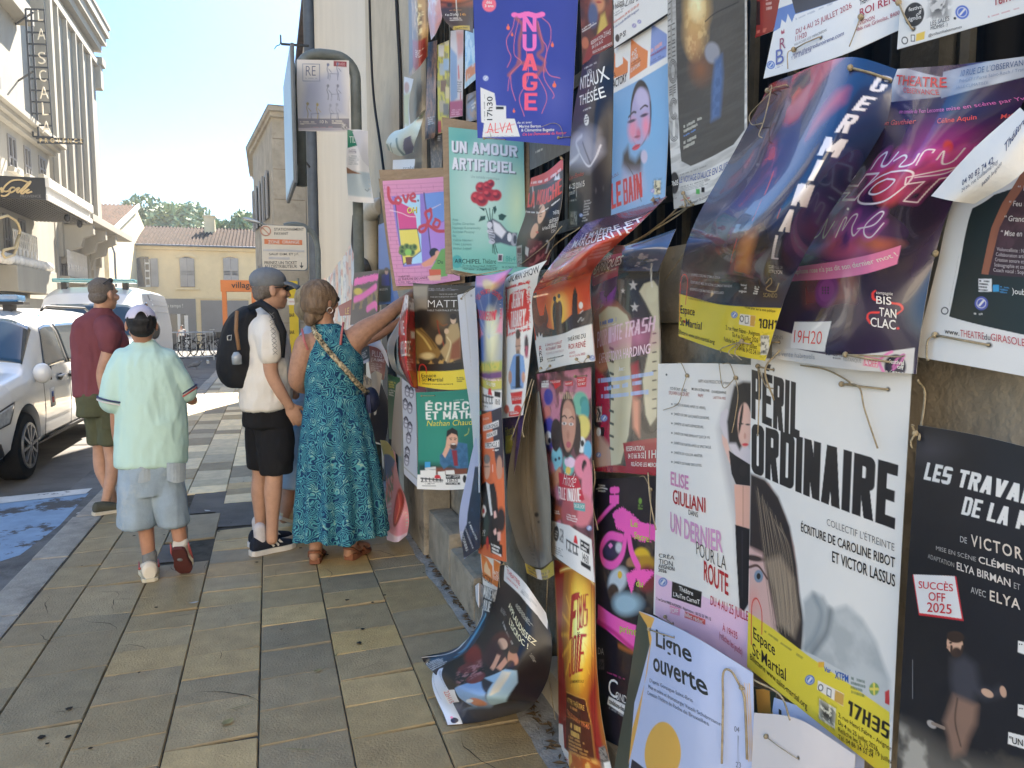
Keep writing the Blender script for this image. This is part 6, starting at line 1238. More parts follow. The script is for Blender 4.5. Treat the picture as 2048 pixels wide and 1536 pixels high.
P.frame(*G1);P.Y([(380,540),(480,440),(620,400),(740,410),(640,520),(520,700),(420,860),(360,900),(300,900)],(190,76,92),.1);P.Y([(430,540),(500,500),(510,590),(450,640),(370,740),(330,770),(380,600)],(44,42,66),.1);P.Y([(370,700),(430,620),(440,660),(380,745)],(210,84,78),.1);P.Y([(700,660),(775,640),(745,730),(560,900),(480,1000),(530,880),(620,750)],(176,70,84),.15);P.Y([(150,560),(340,590),(340,640),(300,780),(180,790),(60,900)],(192,60,48),.1);P.O((60,36,44),18,.5,.12,.9,6,region=[(150,640),(350,620),(300,800),(180,800),(40,920)])
P.Y([(-40,920),(160,800),(330,760),(280,1000),(160,1300),(-200,1500)],(48,36,44),.3,.9);P.O((190,70,62),14,.6,.08,.9,7,region=[(40,1080),(300,1000),(240,1180),(40,1190)]);P.L([(240,1240),(180,1400)],10,(190,80,80),.8)
P.frame(*G2);P.Y([(100,640),(400,560),(560,520),(700,470),(1000,560),(960,1060),(100,960)],(64,54,54),.35,.95);P.Y([(560,820),(600,560),(660,480),(740,460),(750,580),(690,860)],(168,96,52),.25,.9);P.Y([(600,740),(640,560),(720,540),(700,760)],(224,150,80),.3,.8);P.Y([(700,860),(760,450),(830,470),(800,900)],(40,34,36),.2);P.E((610,840),80,60,(48,44,42),.4,.9)
for pts in([(590,530),(540,720)],[(780,230),(710,390)],[(870,30),(800,190)],[(925,300),(900,370)]):P.L(pts,5,(200,80,70),.8)
P.band((138,948),(900,1060),(222,200,58));P.X('D\'APRÈS L\'OEUVRE D\'ÉMILE ZOLA',245,814,466,838,26,(196,190,188),.004);P.X('ÉCRITURE ET MISE EN SCÈNE CLÉMENT RIVIÈRE',238,870,558,902,26,(196,190,188),.004);P.X('INTERPRÉTATION MATHIEU DUBOCLARD',232,924,492,954,26,(196,190,188),.004)
for k,(t,a,b_)in enumerate((('festival',622,668),('off',648,668),('avignon',608,666))):P.X(t,a,888+24*k,b_,892+24*k,18,WH,.01)
P.G((730,888),(768,894),(716,955),4,WH,.9);P.L([(815,870),(850,830),(855,870),(815,910),(840,930),(890,930),(912,870)],6,(170,150,104));P.X('SCANDO',795,972,900,978,32,(170,150,104),-.01);P.R(834,730,874,788,(170,166,164));P.G((836,732),(872,732),(836,788),3,INK);P.X('VILLE DE',876,752,940,756,20,(150,146,148));P.X('LYON',876,792,936,796,30,WH,.004)
P.L([(196,1030),(212,880),(205,820),(188,802),(168,820),(156,900),(150,1160)],7,(206,76,62));P.X('Espace',160,1100,272,1120,62,INK,.006);P.X('St·Martial',156,1190,325,1230,62,INK,.006);P.E((188,1165),8,12,(206,60,50));P.X('Billetterie www.saint-martial.org',145,1256,425,1338,34,INK,.004);P.X('Licence Entrepreneur Spectacle PLATESV-D-2024',222,990,520,1035,16,INK);P.X('Ne pas jeter sur la voie publique',655,1058,888,1090,20,INK,.003);logo(P,570,1112,26);P.Y([(615,1105),(735,1120),(725,1205),(606,1185)],(226,218,206));P.Y([(695,1116),(735,1120),(725,1204),(690,1196)],(200,156,76));P.E((628,1142),16,26,INK);P.E((628,1142),10,18,WH);P.R(652,1120,680,1180,INK);P.R(656,1126,676,1174,WH);P.bk('10H15',(760,1140),(950,1160),(756,1212),INK,.34,.14)
for k,t in enumerate(('2, rue Henri Fabre - Avignon','Du 4 au 25 juillet 2026','Relâche les 5, 12 et 19 juillet','Tél. 04 86 34 52 24')):P.X(t,(510,562,498,582)[k],(1222,1276,1312,1372)[k],(768,756,748,740)[k],(1272,1322,1372,1414)[k],34,INK,0)
P.R(772,1270,838,1420,(212,206,190));P.O((50,48,46),150,.5,.1,.95,8,region=[(780,1268),(838,1280),(812,1428),(755,1410)])
P.frame(*G1)
for ch,x0,y0,x1,y1,dx,w in(('G',1000,540,925,655,110,0),('E',890,690,806,795,100,0),('R',770,820,682,955,100,0),('M',620,985,556,1118,160,0),('I',560,1150,488,1298,44,0),('N',440,1322,390,1450,100,0)):P.bk(ch,(x0,y0),(x0+dx,y0+dx*.16),(x1,y1),(222,219,226),.36,th=.26)
P.frame(*G2)
for ch,x0,y0,x1,y1,dx in(('N',1060,105,1005,270,118),('A',975,300,912,470,78),('L',888,500,852,682,52)):P.bk(ch,(x0,y0),(x0+dx,y0+dx*.14),(x1,y1),(218,214,222),.36,th=.26)
P.frame(*G1);P.I((800,503),(1088,588),(),.0026);P.I((210,660),(345,620),[[(240,690),(60,840),(110,910),(190,905)],[(270,650),(200,880),(175,990),(200,1015)]]);P.frame(*G2);P.I((640,1310),(700,1330),[[(560,1380),(590,1440)],[(500,1360),(480,1440)],[(600,1390),(660,1440)]])
P=Poster('white bordered green and plum poster with copper frame and torn edge, far right',[[(1950,398,.035),(2020,330,.03),(2100,300,.03)],[(1908,400,.03),(1980,420,.03),(2100,400,.03)],[(1872,540,.03),(1960,555,.035),(2100,560,.03)],[(1829,713,.04),(1940,732,.045),(2100,762,.04)]],wob=.004)
P.frame(*G3);P.Y([(1480,280),(1640,180),(2100,0),(2100,1260),(1310,1072)],(34,44,42));P.Y([(1545,760),(1620,420),(1700,240),(1880,-60),(2100,-60),(2100,790)],(150,96,72));P.Y([(1596,766),(1680,420),(1760,260),(1930,0),(2100,0),(2100,800)],(62,42,50));P.O((90,62,70),40,.62,.08,.6,3,region=[(1596,766),(1700,400),(2100,100),(2100,800)])
P.X('“ Feu sacré',1745,262,1960,268,40,(206,200,196),.008,lean=.2);P.X('“ Grand',1712,370,1860,378,40,(206,200,196),.008,lean=.2);P.X('“ Mise en scène',1686,478,1960,486,40,(206,200,196),.008,lean=.2);P.X('“ Fort',1810,150,1960,150,38,(206,200,196),.008,lean=.2)
for k,t in enumerate(('Violoncelliste : N','Collaboration arti','Création sonore et','Scénographie et co','Coach vocal : Sop')):P.X(t,1662-6*k,590+38*k,1860,604+39*k,26,(196,186,184),0)
P.R(1525,795,1622,890,(222,222,220));P.G((1530,800),(1615,805),(1525,885),4,INK,.9);P.R(1630,840,1675,890,(60,150,200));P.G((1680,845),(1755,855),(1680,900),3,(70,140,190));P.X(')oub',1775,905,1870,915,42,WH,.006);logo(P,1545,975,50,(84,92,170));P.G((1490,1040),(1575,1045),(1490,1062),1,WH,.7);P.X('www.',1282,1195,1388,1214,26,INK,0);P.X('THEATRE',1396,1218,1570,1240,50,(186,62,72),-.004);P.X('du',1572,1240,1616,1246,42,INK,-.004);P.X('GIRASOLE.',1620,1246,1880,1290,52,(186,62,72),-.004);P.E((1278,1030),28,28,INK);P.E((1278,1030),20,20,WH);P.X('Licence n° PLATESV-R-2022-002124',1316,1000,1384,640,18,(110,110,110));P.I((1220,1208),(1602,1280),[[(1190,1260),(1180,1400),(1170,1560)]],.0024)
P=Poster('white strip of a curled poster with a printed phone number, torn at its lower end',[[(2040,215,.10),(2070,245,.11),(2100,270,.09)],[(1945,300,.12),(1990,330,.125),(2040,350,.11)],[(1862,392,.13),(1905,402,.13),(1948,408,.11)]],wob=.002,matte=True)
P.frame(*G1);P.X('Théâtre',1910,1110,2080,880,70,(52,62,100),.01);P.X('04 90 82 74 42',1604,1340,1830,1165,38,(60,70,104),.006);P.X('24 bis, rue Guillaume Puy',1600,1388,1862,1165,26,(96,100,120));P.X('84000 Avignon',1745,1345,1890,1178,26,(96,100,120))
P=Poster('white poster with mauve and red title and a woman in black boots',[[(1316,727,.035),(1410,726,.04),(1508,730,.035)],[(1312,980,.035),(1405,1020,.045),(1506,1040,.035)],[(1307,1228,.03),(1400,1282,.04),(1504,1345,.03)]],wob=.005)
P.frame(*G7);P.Y([(30,1250),(560,1480),(560,2000),(20,1800)],(226,190,212));P.Y([(440,200),(500,170),(580,180),(580,1470),(500,1420),(470,1000),(400,640),(370,440),(400,330)],(190,186,184),.12,.7)
P.Y([(395,350),(430,325),(470,420),(560,560),(560,650),(480,600),(410,470),(388,410)],(206,196,198));P.Y([(450,290),(470,200),(520,176),(580,180),(580,420),(500,560),(480,520),(440,520),(430,400)],(34,32,34),.05);P.E((528,420),40,125,(222,178,160),.1,1,0);P.E((508,380),8,90,(34,32,34),.4,.9,8);P.E((508,412),13,5,(50,40,40),.3);P.E((546,416),12,5,(50,40,40),.3);P.E((532,528),18,8,(206,60,70),.2);P.E((530,480),7,18,(204,148,132),.5)
P.Y([(400,470),(430,500),(470,640),(540,720),(530,745),(480,720),(440,620),(405,520)],(220,180,164));P.Y([(440,560),(480,590),(560,640),(560,760),(480,750),(455,690)],(30,28,32));P.E((520,672),22,34,(40,36,38));P.Y([(470,750),(560,760),(560,1000),(480,990)],(220,170,150));P.L([(520,760),(520,980)],6,(180,130,112),.8,4);P.Y([(475,975),(560,1000),(560,1400),(525,1460),(500,1440),(485,1200)],(28,26,32));P.L([(515,1010),(515,1380)],6,(54,52,60),.9,4)
P.X('HAPPY HOUR PRODUCTIONS présente',270,182,450,192,18,(100,98,98));P.X('CO-ÉCRIT AVEC',114,220,208,232,18,INK,.004);P.X('SYLVAIN LACOURT',106,248,222,258,20,(160,70,64));P.X('MIS EN SCÈNE PAR',234,224,334,234,18,INK,.004);P.X('PAPY',270,262,300,266,18,(160,70,64));P.X('CHORÉGRAPHIE',346,240,428,246,18,INK,.004);P.X('LAETITIA PRÉ',354,272,424,278,18,(160,70,64))
for k,(t,x1)in enumerate((('J\'ARRÊTE DE BOIRE (APRÈS CE VERRE).',314),('J\'ARRÊTE DE DIRE QUE J\'ARRÊTE DE BOIRE.',334),('J\'ARRÊTE LES ANTI-DÉPRESSEURS.',302),('J\'ARRÊTE DE FAIRE SEMBLANT QUE ÇA VA.',338),('J\'ARRÊTE DE FLIRTER APRÈS LE SPECTACLE.',345),('J\'ARRÊTE DE VOULOIR ARRÊTER.',298),('J\'ARRÊTE DE FAIRE DES LISTES.',293))):P.X(t,136,309+53.8*k,x1,330+53.8*k+(x1-314)*.1,17,(84,84,86));P.E((122,302+53.8*k),4,4,INK)
P.X('ELISE',118,752,218,778,76,(206,140,178),.02);P.X('GIULIANI',130,854,312,902,78,(172,38,46),.012);P.X('DANS',218,918,270,934,28,INK);P.X('UN DERNIER',116,1010,408,1120,108,(204,150,188),.02);P.X('POUR LA',262,1140,428,1226,74,INK,-.012);P.X('ROUTE',304,1284,440,1364,112,(172,38,46),.016)
for k,t in enumerate(('CRÉA','TION')):P.X(t,52,1156+36*k,140-10*k,1172+36*k,27,INK,-.004)
P.X('AVIGNON',50,1214,140,1234,20,INK,.012);P.X('2026',50,1236,96,1246,18,INK,.012);logo(P,72,1296,25);P.Y([(124,1292),(290,1350),(284,1440),(120,1384)],(30,28,30));P.X('Théâtre',166,1342,245,1372,26,WH,.01);P.X('L\'AuTre CarnoT',134,1374,282,1420,26,WH,.01);P.X('7 rue Carnot 84000 AVIGNON - Réservation : 06 52 53 99 12',40,1394,345,1510,16,INK,.006);P.X('DU 4 AU 25 JUILLET',342,1420,570,1516,50,(186,50,66),.002)
P.frame(*G6);P.X('À 19H35',738,826,815,870,42,(186,50,66),0);P.X('(relâches les jeudis)',722,862,840,952,34,(186,50,66),0);P.Y([(540,728),(645,770),(645,798),(538,760)],(214,92,84));P.X('billet réduc\'',545,752,640,792,22,WH,.01);P.Y([(462,696),(516,712),(514,752),(464,738)],(226,150,180));P.X('l\'OFF',470,732,510,742,26,WH,.01)
P.I((445,755),(480,790),());P.frame(*G7);P.E((92,138),5,6,INK);P.I((214,142),(216,146),[[(195,60),(170,-40)],[(210,210),(180,300),(90,335)]]);P.I((485,155),(487,158),[[(470,60),(430,-20)],[(520,250),(500,380),(475,460)],[(440,210),(400,60)]])
P=Poster('white poster with heavy black title PERIL ORDINAIRE, a fringed face and a yellow foot',[[(1502,716,.05),(1650,720,.055),(1824,738,.05)],[(1500,1000,.05),(1640,1060,.06),(1802,1120,.05)],[(1494,1334,.05),(1630,1440,.06),(1780,1560,.05)]],wob=.006)
P.frame(*G8);P.Y([(50,240),(130,280),(200,420),(240,560),(260,740),(270,1040),(40,850)],(206,172,160),.03);P.Y([(46,236),(110,262),(170,340),(220,470),(250,640),(262,760),(285,900),(270,1040),(200,1000),(150,900),(110,720),(60,580),(40,560)],(44,38,40),.06);P.Y([(110,620),(180,600),(240,700),(262,880),(240,960),(170,900),(150,760)],(150,132,112),.1);P.Y([(40,560),(100,590),(160,900),(150,920),(40,850)],(206,168,160),.08)
for k in range(46):u_=k/45;w_=9*math.sin(k*2.3);P.L([(66+120*u_+w_,290+190*u_),(100+128*u_+w_*.5,600+3*w_),(150+104*u_-w_,950-40*u_+w_*4)],2.4,((96,82,74),(150,132,112),(70,58,54),(186,168,142))[k%4],.55,2)
P.E((74,672),34,30,(200,170,166),.4);P.E((82,690),20,28,(120,140,160),.2);P.E((82,690),9,14,(30,32,40),.2);P.L([(40,650),(80,645),(120,700)],9,(90,64,60),.9,3);P.E((60,610),50,14,(60,48,46),.5,.8,10);P.E((58,800),26,60,(212,150,140),.8,.5)
P.Y([(280,800),(320,760),(370,780),(400,840),(470,820),(540,880),(600,980),(660,1150),(660,1320),(280,1040)],(168,172,172),.08);P.O((196,198,196),26,.5,.3,.7,5,region=[(400,850),(500,830),(600,980),(660,1150),(660,1300),(330,1040)]);P.L([(330,780),(360,860),(330,960),(290,1010)],30,(136,144,148),.7,18);P.L([(400,840),(380,940),(320,1030)],30,(110,118,122),.6,16)
P.Y([(260,1010),(330,1040),(660,1225),(660,1300),(280,1060)],(190,192,190),0,.8);P.Y([(36,848),(150,925),(300,1040),(660,1290),(660,1800),(10,1440),(28,1080)],(220,200,62));P.R(345,1068,372,1092,(226,170,60));P.X('Var',372,1110,402,1118,22,(60,100,180),.02);P.X('XTPM',420,1140,480,1160,34,(50,90,160),.016);P.G((490,1130),(560,1150),(490,1210),4,(60,90,70));P.E((592,1188),22,28,(120,150,80));P.L([(592,1165),(592,1210)],9,(220,200,90));P.L([(575,1188),(610,1188)],9,(220,200,90));P.Y([(640,1200),(660,1190),(660,1260),(640,1250)],(190,60,60))
P.L([(96,945),(96,850),(82,800),(68,788),(54,810),(50,880),(50,990)],5,(206,70,60));P.X('Espace',60,962,156,1040,50,INK,.006);P.X('St·Martial',56,1036,204,1150,54,INK,.006);P.X('Billetterie www.saint-martial.org',46,1056,298,1276,26,INK,.004);logo(P,308,1148,22);P.Y([(345,1150),(460,1210),(455,1264),(340,1190)],(226,218,206));P.Y([(420,1192),(460,1212),(455,1262),(416,1240)],(200,156,76));P.E((356,1182),12,16,INK);P.E((356,1182),8,11,WH);P.Y([(384,1180),(404,1190),(402,1228),(382,1216)],INK);P.Y([(387,1186),(401,1193),(399,1222),(385,1212)],WH);P.Y([(350,1230),(424,1275),(418,1365),(348,1318)],(214,208,186));P.O((40,38,36),140,.5,.08,.95,9,region=[(355,1238),(420,1278),(414,1358),(353,1314)]);P.bk('17H35',(480,1236),(664,1344),(474,1300),INK,.36,.16)
for k,t in enumerate(('2, rue Henri Fabre - Avignon','Du 4 au 25 juillet 2026','Relâche les 5, 12 et 19 juillet','Tél. 04 86 34 52 24')):P.X(t,436,1310+32*k,(672,610,672,590)[k],(1462,1462,1520,1490)[k],20,INK,.002)
P.G((110,925),(300,1060),(104,938),1,(120,110,60))
P.frame(*G7);P.bk('PÉRIL',(568,108),(842,190),(566,380),INK,.43,.1,th=.5);P.bk('ORDINAIRE',(568,408),(1388,642),(566,682),INK,.42,.1,th=.42)
P.X('COLLECTIF L\'ÉTREINTE',990,978,1368,1118,48,(96,96,98),-.008);P.X('ÉCRITURE DE CAROLINE RIBOT',846,1012,1372,1206,62,INK,.012);P.X('ET VICTOR LASSUS',1020,1182,1372,1316,62,INK,.012)
P.I((1078,190),(1330,220),[[(1190,205),(1230,330),(1290,548)],[(1140,180),(1000,110),(870,85)]],.0024);P.I((610,90),(690,110),[[(640,200),(628,480)],[(680,200),(710,215)]],.0022)
P=Poster('black poster with red SUCCES stamp and a man in brown trousers',[[(1836,850,.07),(1960,872,.075),(2100,905,.07)],[(1812,1200,.07),(1940,1240,.08),(2100,1290,.07)],[(1790,1600,.07),(1930,1680,.08),(2100,1780,.07)]],bg=(30,31,38),wob=.006)
P.frame(*G8);P.O((20,21,26),5,.5,.5,.7);P.E((840,130),110,60,(58,58,66),.9,.6);P.Y([(705,1345),(780,1380),(940,1490),(1100,1540),(1260,1560),(1260,1700),(700,1600)],(108,102,94),.3);P.O((190,182,168),30,.5,.2,.8,4,region=[(705,1350),(800,1400),(900,1490),(1000,1530),(820,1600),(700,1560)]);P.O((80,74,66),40,.58,.1,.6,5,region=[(860,1380),(1200,1480),(1250,1540),(900,1500)])
P.Y([(935,1060),(990,1040),(1040,1080),(1060,1180),(1120,1200),(1150,1180),(1160,1210),(1080,1230),(1040,1210),(1030,1260),(950,1240),(930,1150)],(64,64,72),.1);P.Y([(945,1215),(1048,1260),(1040,1340),(1010,1400),(990,1470),(940,1490),(930,1460),(920,1400),(900,1330)],(140,110,94),.08);P.L([(960,1230),(950,1330),(975,1440)],8,(80,62,54),.8,6);P.E((948,990),36,46,(210,168,140),.1,1,-15);P.E((950,958),40,26,(58,44,38),.2,1,10);P.E((955,1026),22,22,(64,48,42),.4);P.E((930,984),7,4,(50,36,32),.3);P.E((920,1004),8,6,(190,146,120),.3);P.L([(934,1000),(936,1030),(970,1036),(984,1000)],12,(64,48,42),.9,4);P.E((1092,1206),30,16,(196,160,136),.2,1,30);P.E((1162,1200),14,26,(190,152,128),.2,1,-15);P.E((846,1344),24,14,(176,166,158),.3,1,40);P.L([(850,1340),(900,1360)],14,(150,130,116),.8)
P.L([(762,1060),(762,1230)],3,(150,150,150),.7);P.Y([(762,684),(955,690),(988,888),(790,862)],(200,40,52));P.Y([(766,682),(948,690),(980,878),(792,852)],(228,224,220))
P.X('SUCCÈS',790,742,942,756,40,(200,40,52),.006,lean=0);P.X('OFF',834,796,908,804,38,(200,40,52),.006);P.X('2025',828,846,936,856,42,(200,40,52),.006);P.bk('LES TRAVAILLEURS',(822,186),(1660,394),(810,262),WH,.36,.16,skew=.1);P.bk('DE LA MER',(988,336),(1400,440),(976,416),WH,.36,.16,skew=.1);P.X('DE',974,538,1004,546,26,(190,186,182));P.X('VICTOR HUGO',1022,556,1480,680,52,(214,200,184),.014,1.25);P.X('MISE EN SCÈNE',868,574,1044,624,24,(170,166,162),-.002);P.X('CLÉMENT',1056,630,1270,690,38,(214,204,194),.012);P.X('ADAPTATION',832,610,948,650,20,(160,156,150),-.002);P.X('ELYA BIRMAN',960,660,1196,736,34,(214,204,194),.012);P.X('ET',1212,742,1240,752,26,(170,166,162));P.X('AVEC',1022,762,1088,784,28,(180,176,172));P.X('ELYA BIRMAN',1106,796,1500,920,46,(214,200,184),.014,1.15)
for y in(975,1255,1378):P.Y([(1228,y),(1300,y+14),(1300,y+76),(1226,y+50)]if y<1378 else[(1185,y),(1300,y+30),(1300,y+90),(1183,y+52)],(226,223,218))
P.X('"UN',1192,1424,1252,1440,30,INK,.012);P.X('"',1234,1000,1250,1002,14,INK,.012);P.X('"',1236,1284,1252,1286,14,INK,.012);P.I((784,58),(788,66),[[(790,20),(800,-30)],[(780,95),(784,125)]],.0024);P.Y([(668,1470),(690,1475),(690,1520),(668,1515)],(224,214,190));P.R(668,1490,690,1514,(200,150,70))
P=Poster('lavender poster Ligne ouverte with an orange disc and dark green strip',[[(1278,1222,.09),(1310,1234,.10),(1400,1280,.12),(1506,1346,.09)],[(1252,1400,.08),(1290,1410,.10),(1390,1460,.13),(1508,1520,.09)],[(1215,1610,.07),(1260,1620,.09),(1370,1680,.12),(1500,1760,.08)]],bg=(186,196,226),wob=.005)
P.frame(*G6);P.Y([(290,720),(350,770),(360,900),(280,1200),(240,1700),(100,1700),(200,1400)],(66,76,66),0);P.Y([(300,725),(385,765),(360,830),(380,900),(270,1330),(230,1700),(205,1700),(300,1300),(360,900),(345,800)],(226,172,84));P.Y([(383,765),(900,960),(900,1800),(225,1800),(265,1480),(330,1150)],(186,196,226));P.E((418,1450),102,146,(226,176,84),.03);P.Y([(268,1490),(330,1536),(320,1600),(250,1600)],(40,42,56))
P.X('Ligne',392,908,570,990,88,(46,50,52),.018);P.X('ouverte',378,1032,648,1160,84,(46,50,52),.018)
for k,t in enumerate(('D\'après Gonzague Saint-Bris','Mise en scène et dramaturgie Vassili Schémann','Création Théâtre de Poche de Bruxelles')):P.X(t,360-6*k,1092+32*k,(580,728,662)[k],(1196,1320,1316)[k],20,(84,92,112),0)
P.X('04',796,1346,822,1352,28,(84,92,112),-.004);P.X('23',804,1530,830,1534,28,(84,92,112),-.004);P.L([(815,1370),(815,1510)],3,(110,118,140))
for k in range(3):P.L([(848+12*k,1100),(868+10*k,1500)],4,(222,176,96))
P.I((362,820),(485,862),(),.0022);P.I((836,1118),(842,1124),[[(800,1030),(760,1040),(752,1200),(748,1500)],[(860,1200),(880,1480)]],.004)
P=Poster('pale lavender copy of the same poster tucked lower right under a blank card',[[(1548,1395,.06),(1640,1430,.06),(1730,1490,.05)],[(1520,1600,.06),(1620,1640,.06),(1720,1700,.05)]],bg=(186,196,226));P.frame(*G8);P.Y([(60,1180),(130,1190),(150,1330),(80,1300)],(226,172,84));P.X('Ligne',172,1340,380,1500,66,(46,50,52),.018)
P=Poster('dark green and orange poster corner poking out behind the lavender copy',[[(1505,1372,.04),(1552,1385,.04)],[(1500,1450,.04),(1548,1470,.04)]],bg=(66,76,66));P.frame(*G8);P.Y([(70,1190),(130,1185),(140,1340),(80,1310)],(226,172,84))
P=Poster('blank pale pink card pierced by two twine holes at the foot of the fence',[[(1508,1425,.10),(1600,1440,.11),(1710,1510,.10)],[(1500,1600,.10),(1600,1640,.11),(1700,1700,.10)]],bg=(224,214,210),back=(210,205,200),name='card',cat='card');P.frame(*G8);P.I((122,1396),(258,1492),(),.0012)
P=Poster('poster of two white laced skate boots with a pink title, curled at the top',[[(1210,492,.13),(1270,486,.15),(1352,458,.06)],[(1188,522,.10),(1262,506,.16),(1334,500,.10)],[(1182,570,.05),(1250,560,.09),(1318,556,.07)],[(1190,750,.03),(1252,742,.05),(1322,730,.03)],[(1186,942,.03),(1250,946,.05),(1318,952,.03)]],bg=(54,50,50),matte=2,wob=.004)
P.frame(*G4);P.Y([(80,120),(280,80),(240,240),(80,300)],(170,70,92));P.Y([(270,60),(620,-60),(540,120),(500,200),(280,200)],(76,88,120));P.O((196,190,204),30,.66,.06,.8,5,region=[(290,90),(520,20),(500,180),(290,200)]);P.Y([(90,300),(240,230),(230,420),(100,460)],(86,58,88));P.O((150,80,170),28,.55,.1,.8,2,region=[(120,330),(230,310),(200,440),(120,430)])
P.Y([(90,460),(150,420),(240,400),(310,500),(320,700),(100,900),(80,700)],(176,112,84),.2);P.Y([(340,440),(420,400),(400,700),(330,760)],(60,52,58),.1);P.Y([(90,800),(180,900),(210,1300),(180,1360),(100,1100)],(164,36,62),.1);P.Y([(320,800),(370,780),(390,1000),(340,1010)],(164,44,60),.1);P.Y([(330,1000),(380,1030),(380,1260),(340,1200)],(206,130,104),.1);P.Y([(80,1180),(200,1330),(200,1460),(80,1470)],(190,150,128),.15)
for pts in([(120,480),(180,425),(240,430),(300,480),(335,560),(320,800),(335,1000),(310,1250),(260,1430),(200,1450),(190,1250),(200,900),(130,620)],[(380,330),(410,280),(470,260),(500,300),(510,600),(505,900),(490,1130),(450,1190),(420,1120),(400,900),(440,700),(470,500),(420,400)]):P.Y(pts,(206,198,168),.03);P.Y([(p[0]+14,p[1]+10)for p in pts],(178,168,136),.2,.25)
for k in range(9):P.L([(190,690+80*k),(214,700+80*k)],9,(90,84,70));P.L([(466,600+60*k),(486,596+60*k)],8,(60,54,50))
for x,y,r in((340,290,30),(350,430,28),(275,325,16)):P.Y([(x+r*(1 if k%2==0 else .42)*math.sin(k*.628),y-r*1.25*(1 if k%2==0 else .42)*math.cos(k*.628))for k in range(10)],(196,190,184))
P.Y([(275,1300),(500,1265),(500,1480),(300,1480)],(146,30,44));P.Y([(80,1460),(220,1440),(500,1470),(500,1520),(80,1475)],(146,30,44));P.E((460,340),40,66,(206,200,170),.2,.6);P.E((210,640),110,80,(222,130,170),.9,.45);P.E((370,620),130,90,(222,130,170),.9,.4)
P.X('BARRIQUES',88,222,272,150,58,WH,.006,lean=.2);P.G((88,232),(240,176),(88,244),1,(226,180,190));P.X('DES',152,130,200,110,24,WH,.0,lean=.2);P.G((128,520),(250,485),(130,550),1,(86,116,190),.95,weight=.8);P.G((132,556),(250,526),(134,566),1,WH);P.bk('POOR WHITE TRASH',(112,590),(486,484),(112,690),(236,200,218),.28,.2);P.X('L\'AFFAIRE TONYA HARDING',124,790,455,724,66,(236,206,220),.012);P.X('Avec :',250,840,288,832,28,(220,226,240),.006)
for k,(a,b_)in enumerate(((112,486),(156,402),(134,452))):P.G((a,888+50*k-4),(b_,830+60*k),(a,914+50*k),1,(160,186,232),.95,ragged=.02,weight=.85,seed=k)
P.X('RESERVATION',297,1352,412,1346,30,WH,.0);P.X('04 13 66 36 52',310,1400,412,1394,34,WH,.008);P.X('11H45',418,1400,535,1388,52,WH,0);P.X('RELÂCHE LES MERCREDIS',330,1446,530,1452,32,WH,.006);P.R(105,1065,140,1165,(196,180,170));P.O((40,36,40),170,.5,.1,.95,4,region=[(106,1068),(138,1066),(138,1165),(106,1166)]);logo(P,154,1140,22);logo(P,118,1375,16);P.R(134,1200,154,1255,INK);P.E((119,1228),14,28,WH);P.L([(460,150),(460,300)],8,WH,.9)
P=Poster('black poster sprayed with bright pink strokes over a jumble of figures, beside the lavender poster',[[(1190,958,.02),(1255,955,.03),(1320,952,.02)],[(1192,1200,.03),(1250,1220,.04),(1316,1230,.02)],[(1192,1470,.02),(1250,1500,.03),(1300,1530,.02)]],bg=(32,26,34),wob=.004)
P.frame(*G6);P.O((84,70,60),22,.55,.12,.9,3,region=[(120,340),(390,300),(390,740),(120,700)]);P.E((315,450),46,50,(206,170,44),.3);P.E((330,480),60,40,(170,130,40),.4);P.E((190,570),50,70,(186,196,204),.4,.9,20);P.E((170,630),30,44,(70,52,44),.3);P.E((230,690),90,60,(150,180,196),.5,.8);P.E((270,470),40,26,(150,112,80),.4,.9,-30);P.E((345,560),50,70,(120,44,50),.4,.9);P.E((205,540),12,20,(222,180,60),.3);P.E((160,410),60,50,(60,54,80),.5,.8);P.E((200,400),20,30,(196,196,200),.4,.7)
PKK=(240,92,178)
P.L([(66,300),(130,220),(185,165)],14,PKK,.95,6);P.Y([(152,130),(200,128),(200,175),(152,172)],PKK);P.L([(160,105),(196,103)],20,PKK,1,4,n=1);P.L([(178,90),(180,180)],10,PKK);P.Y([(165,220),(220,190),(255,215),(300,260),(395,290),(395,360),(320,370),(250,330),(190,300)],PKK,.006,.95,rough=.008);P.L([(215,350),(150,340),(110,400),(120,470),(170,490),(215,440),(235,340)],22,PKK,.95,5);P.L([(250,330),(265,420),(300,500)],30,PKK,.9,5);P.Y([(235,540),(280,510),(390,520),(360,560),(310,610),(290,560),(265,640)],PKK,.006,.95,rough=.006);P.Y([(92,690),(160,740),(290,800),(280,930),(180,860),(90,780)],PKK,.02,.95);P.L([(90,780),(180,840),(285,930)],16,(196,44,130),.8,6);P.Y([(145,388),(158,374),(170,390),(156,406)],(244,130,190))
for t,x,y,x1,y1 in(('Le',262,290,298,296),('Sacre',280,352,356,372),('du',290,600,325,604),('printemps',206,830,420,880)):P.X(t,x,y,x1,y1,36,(176,196,70),.016)
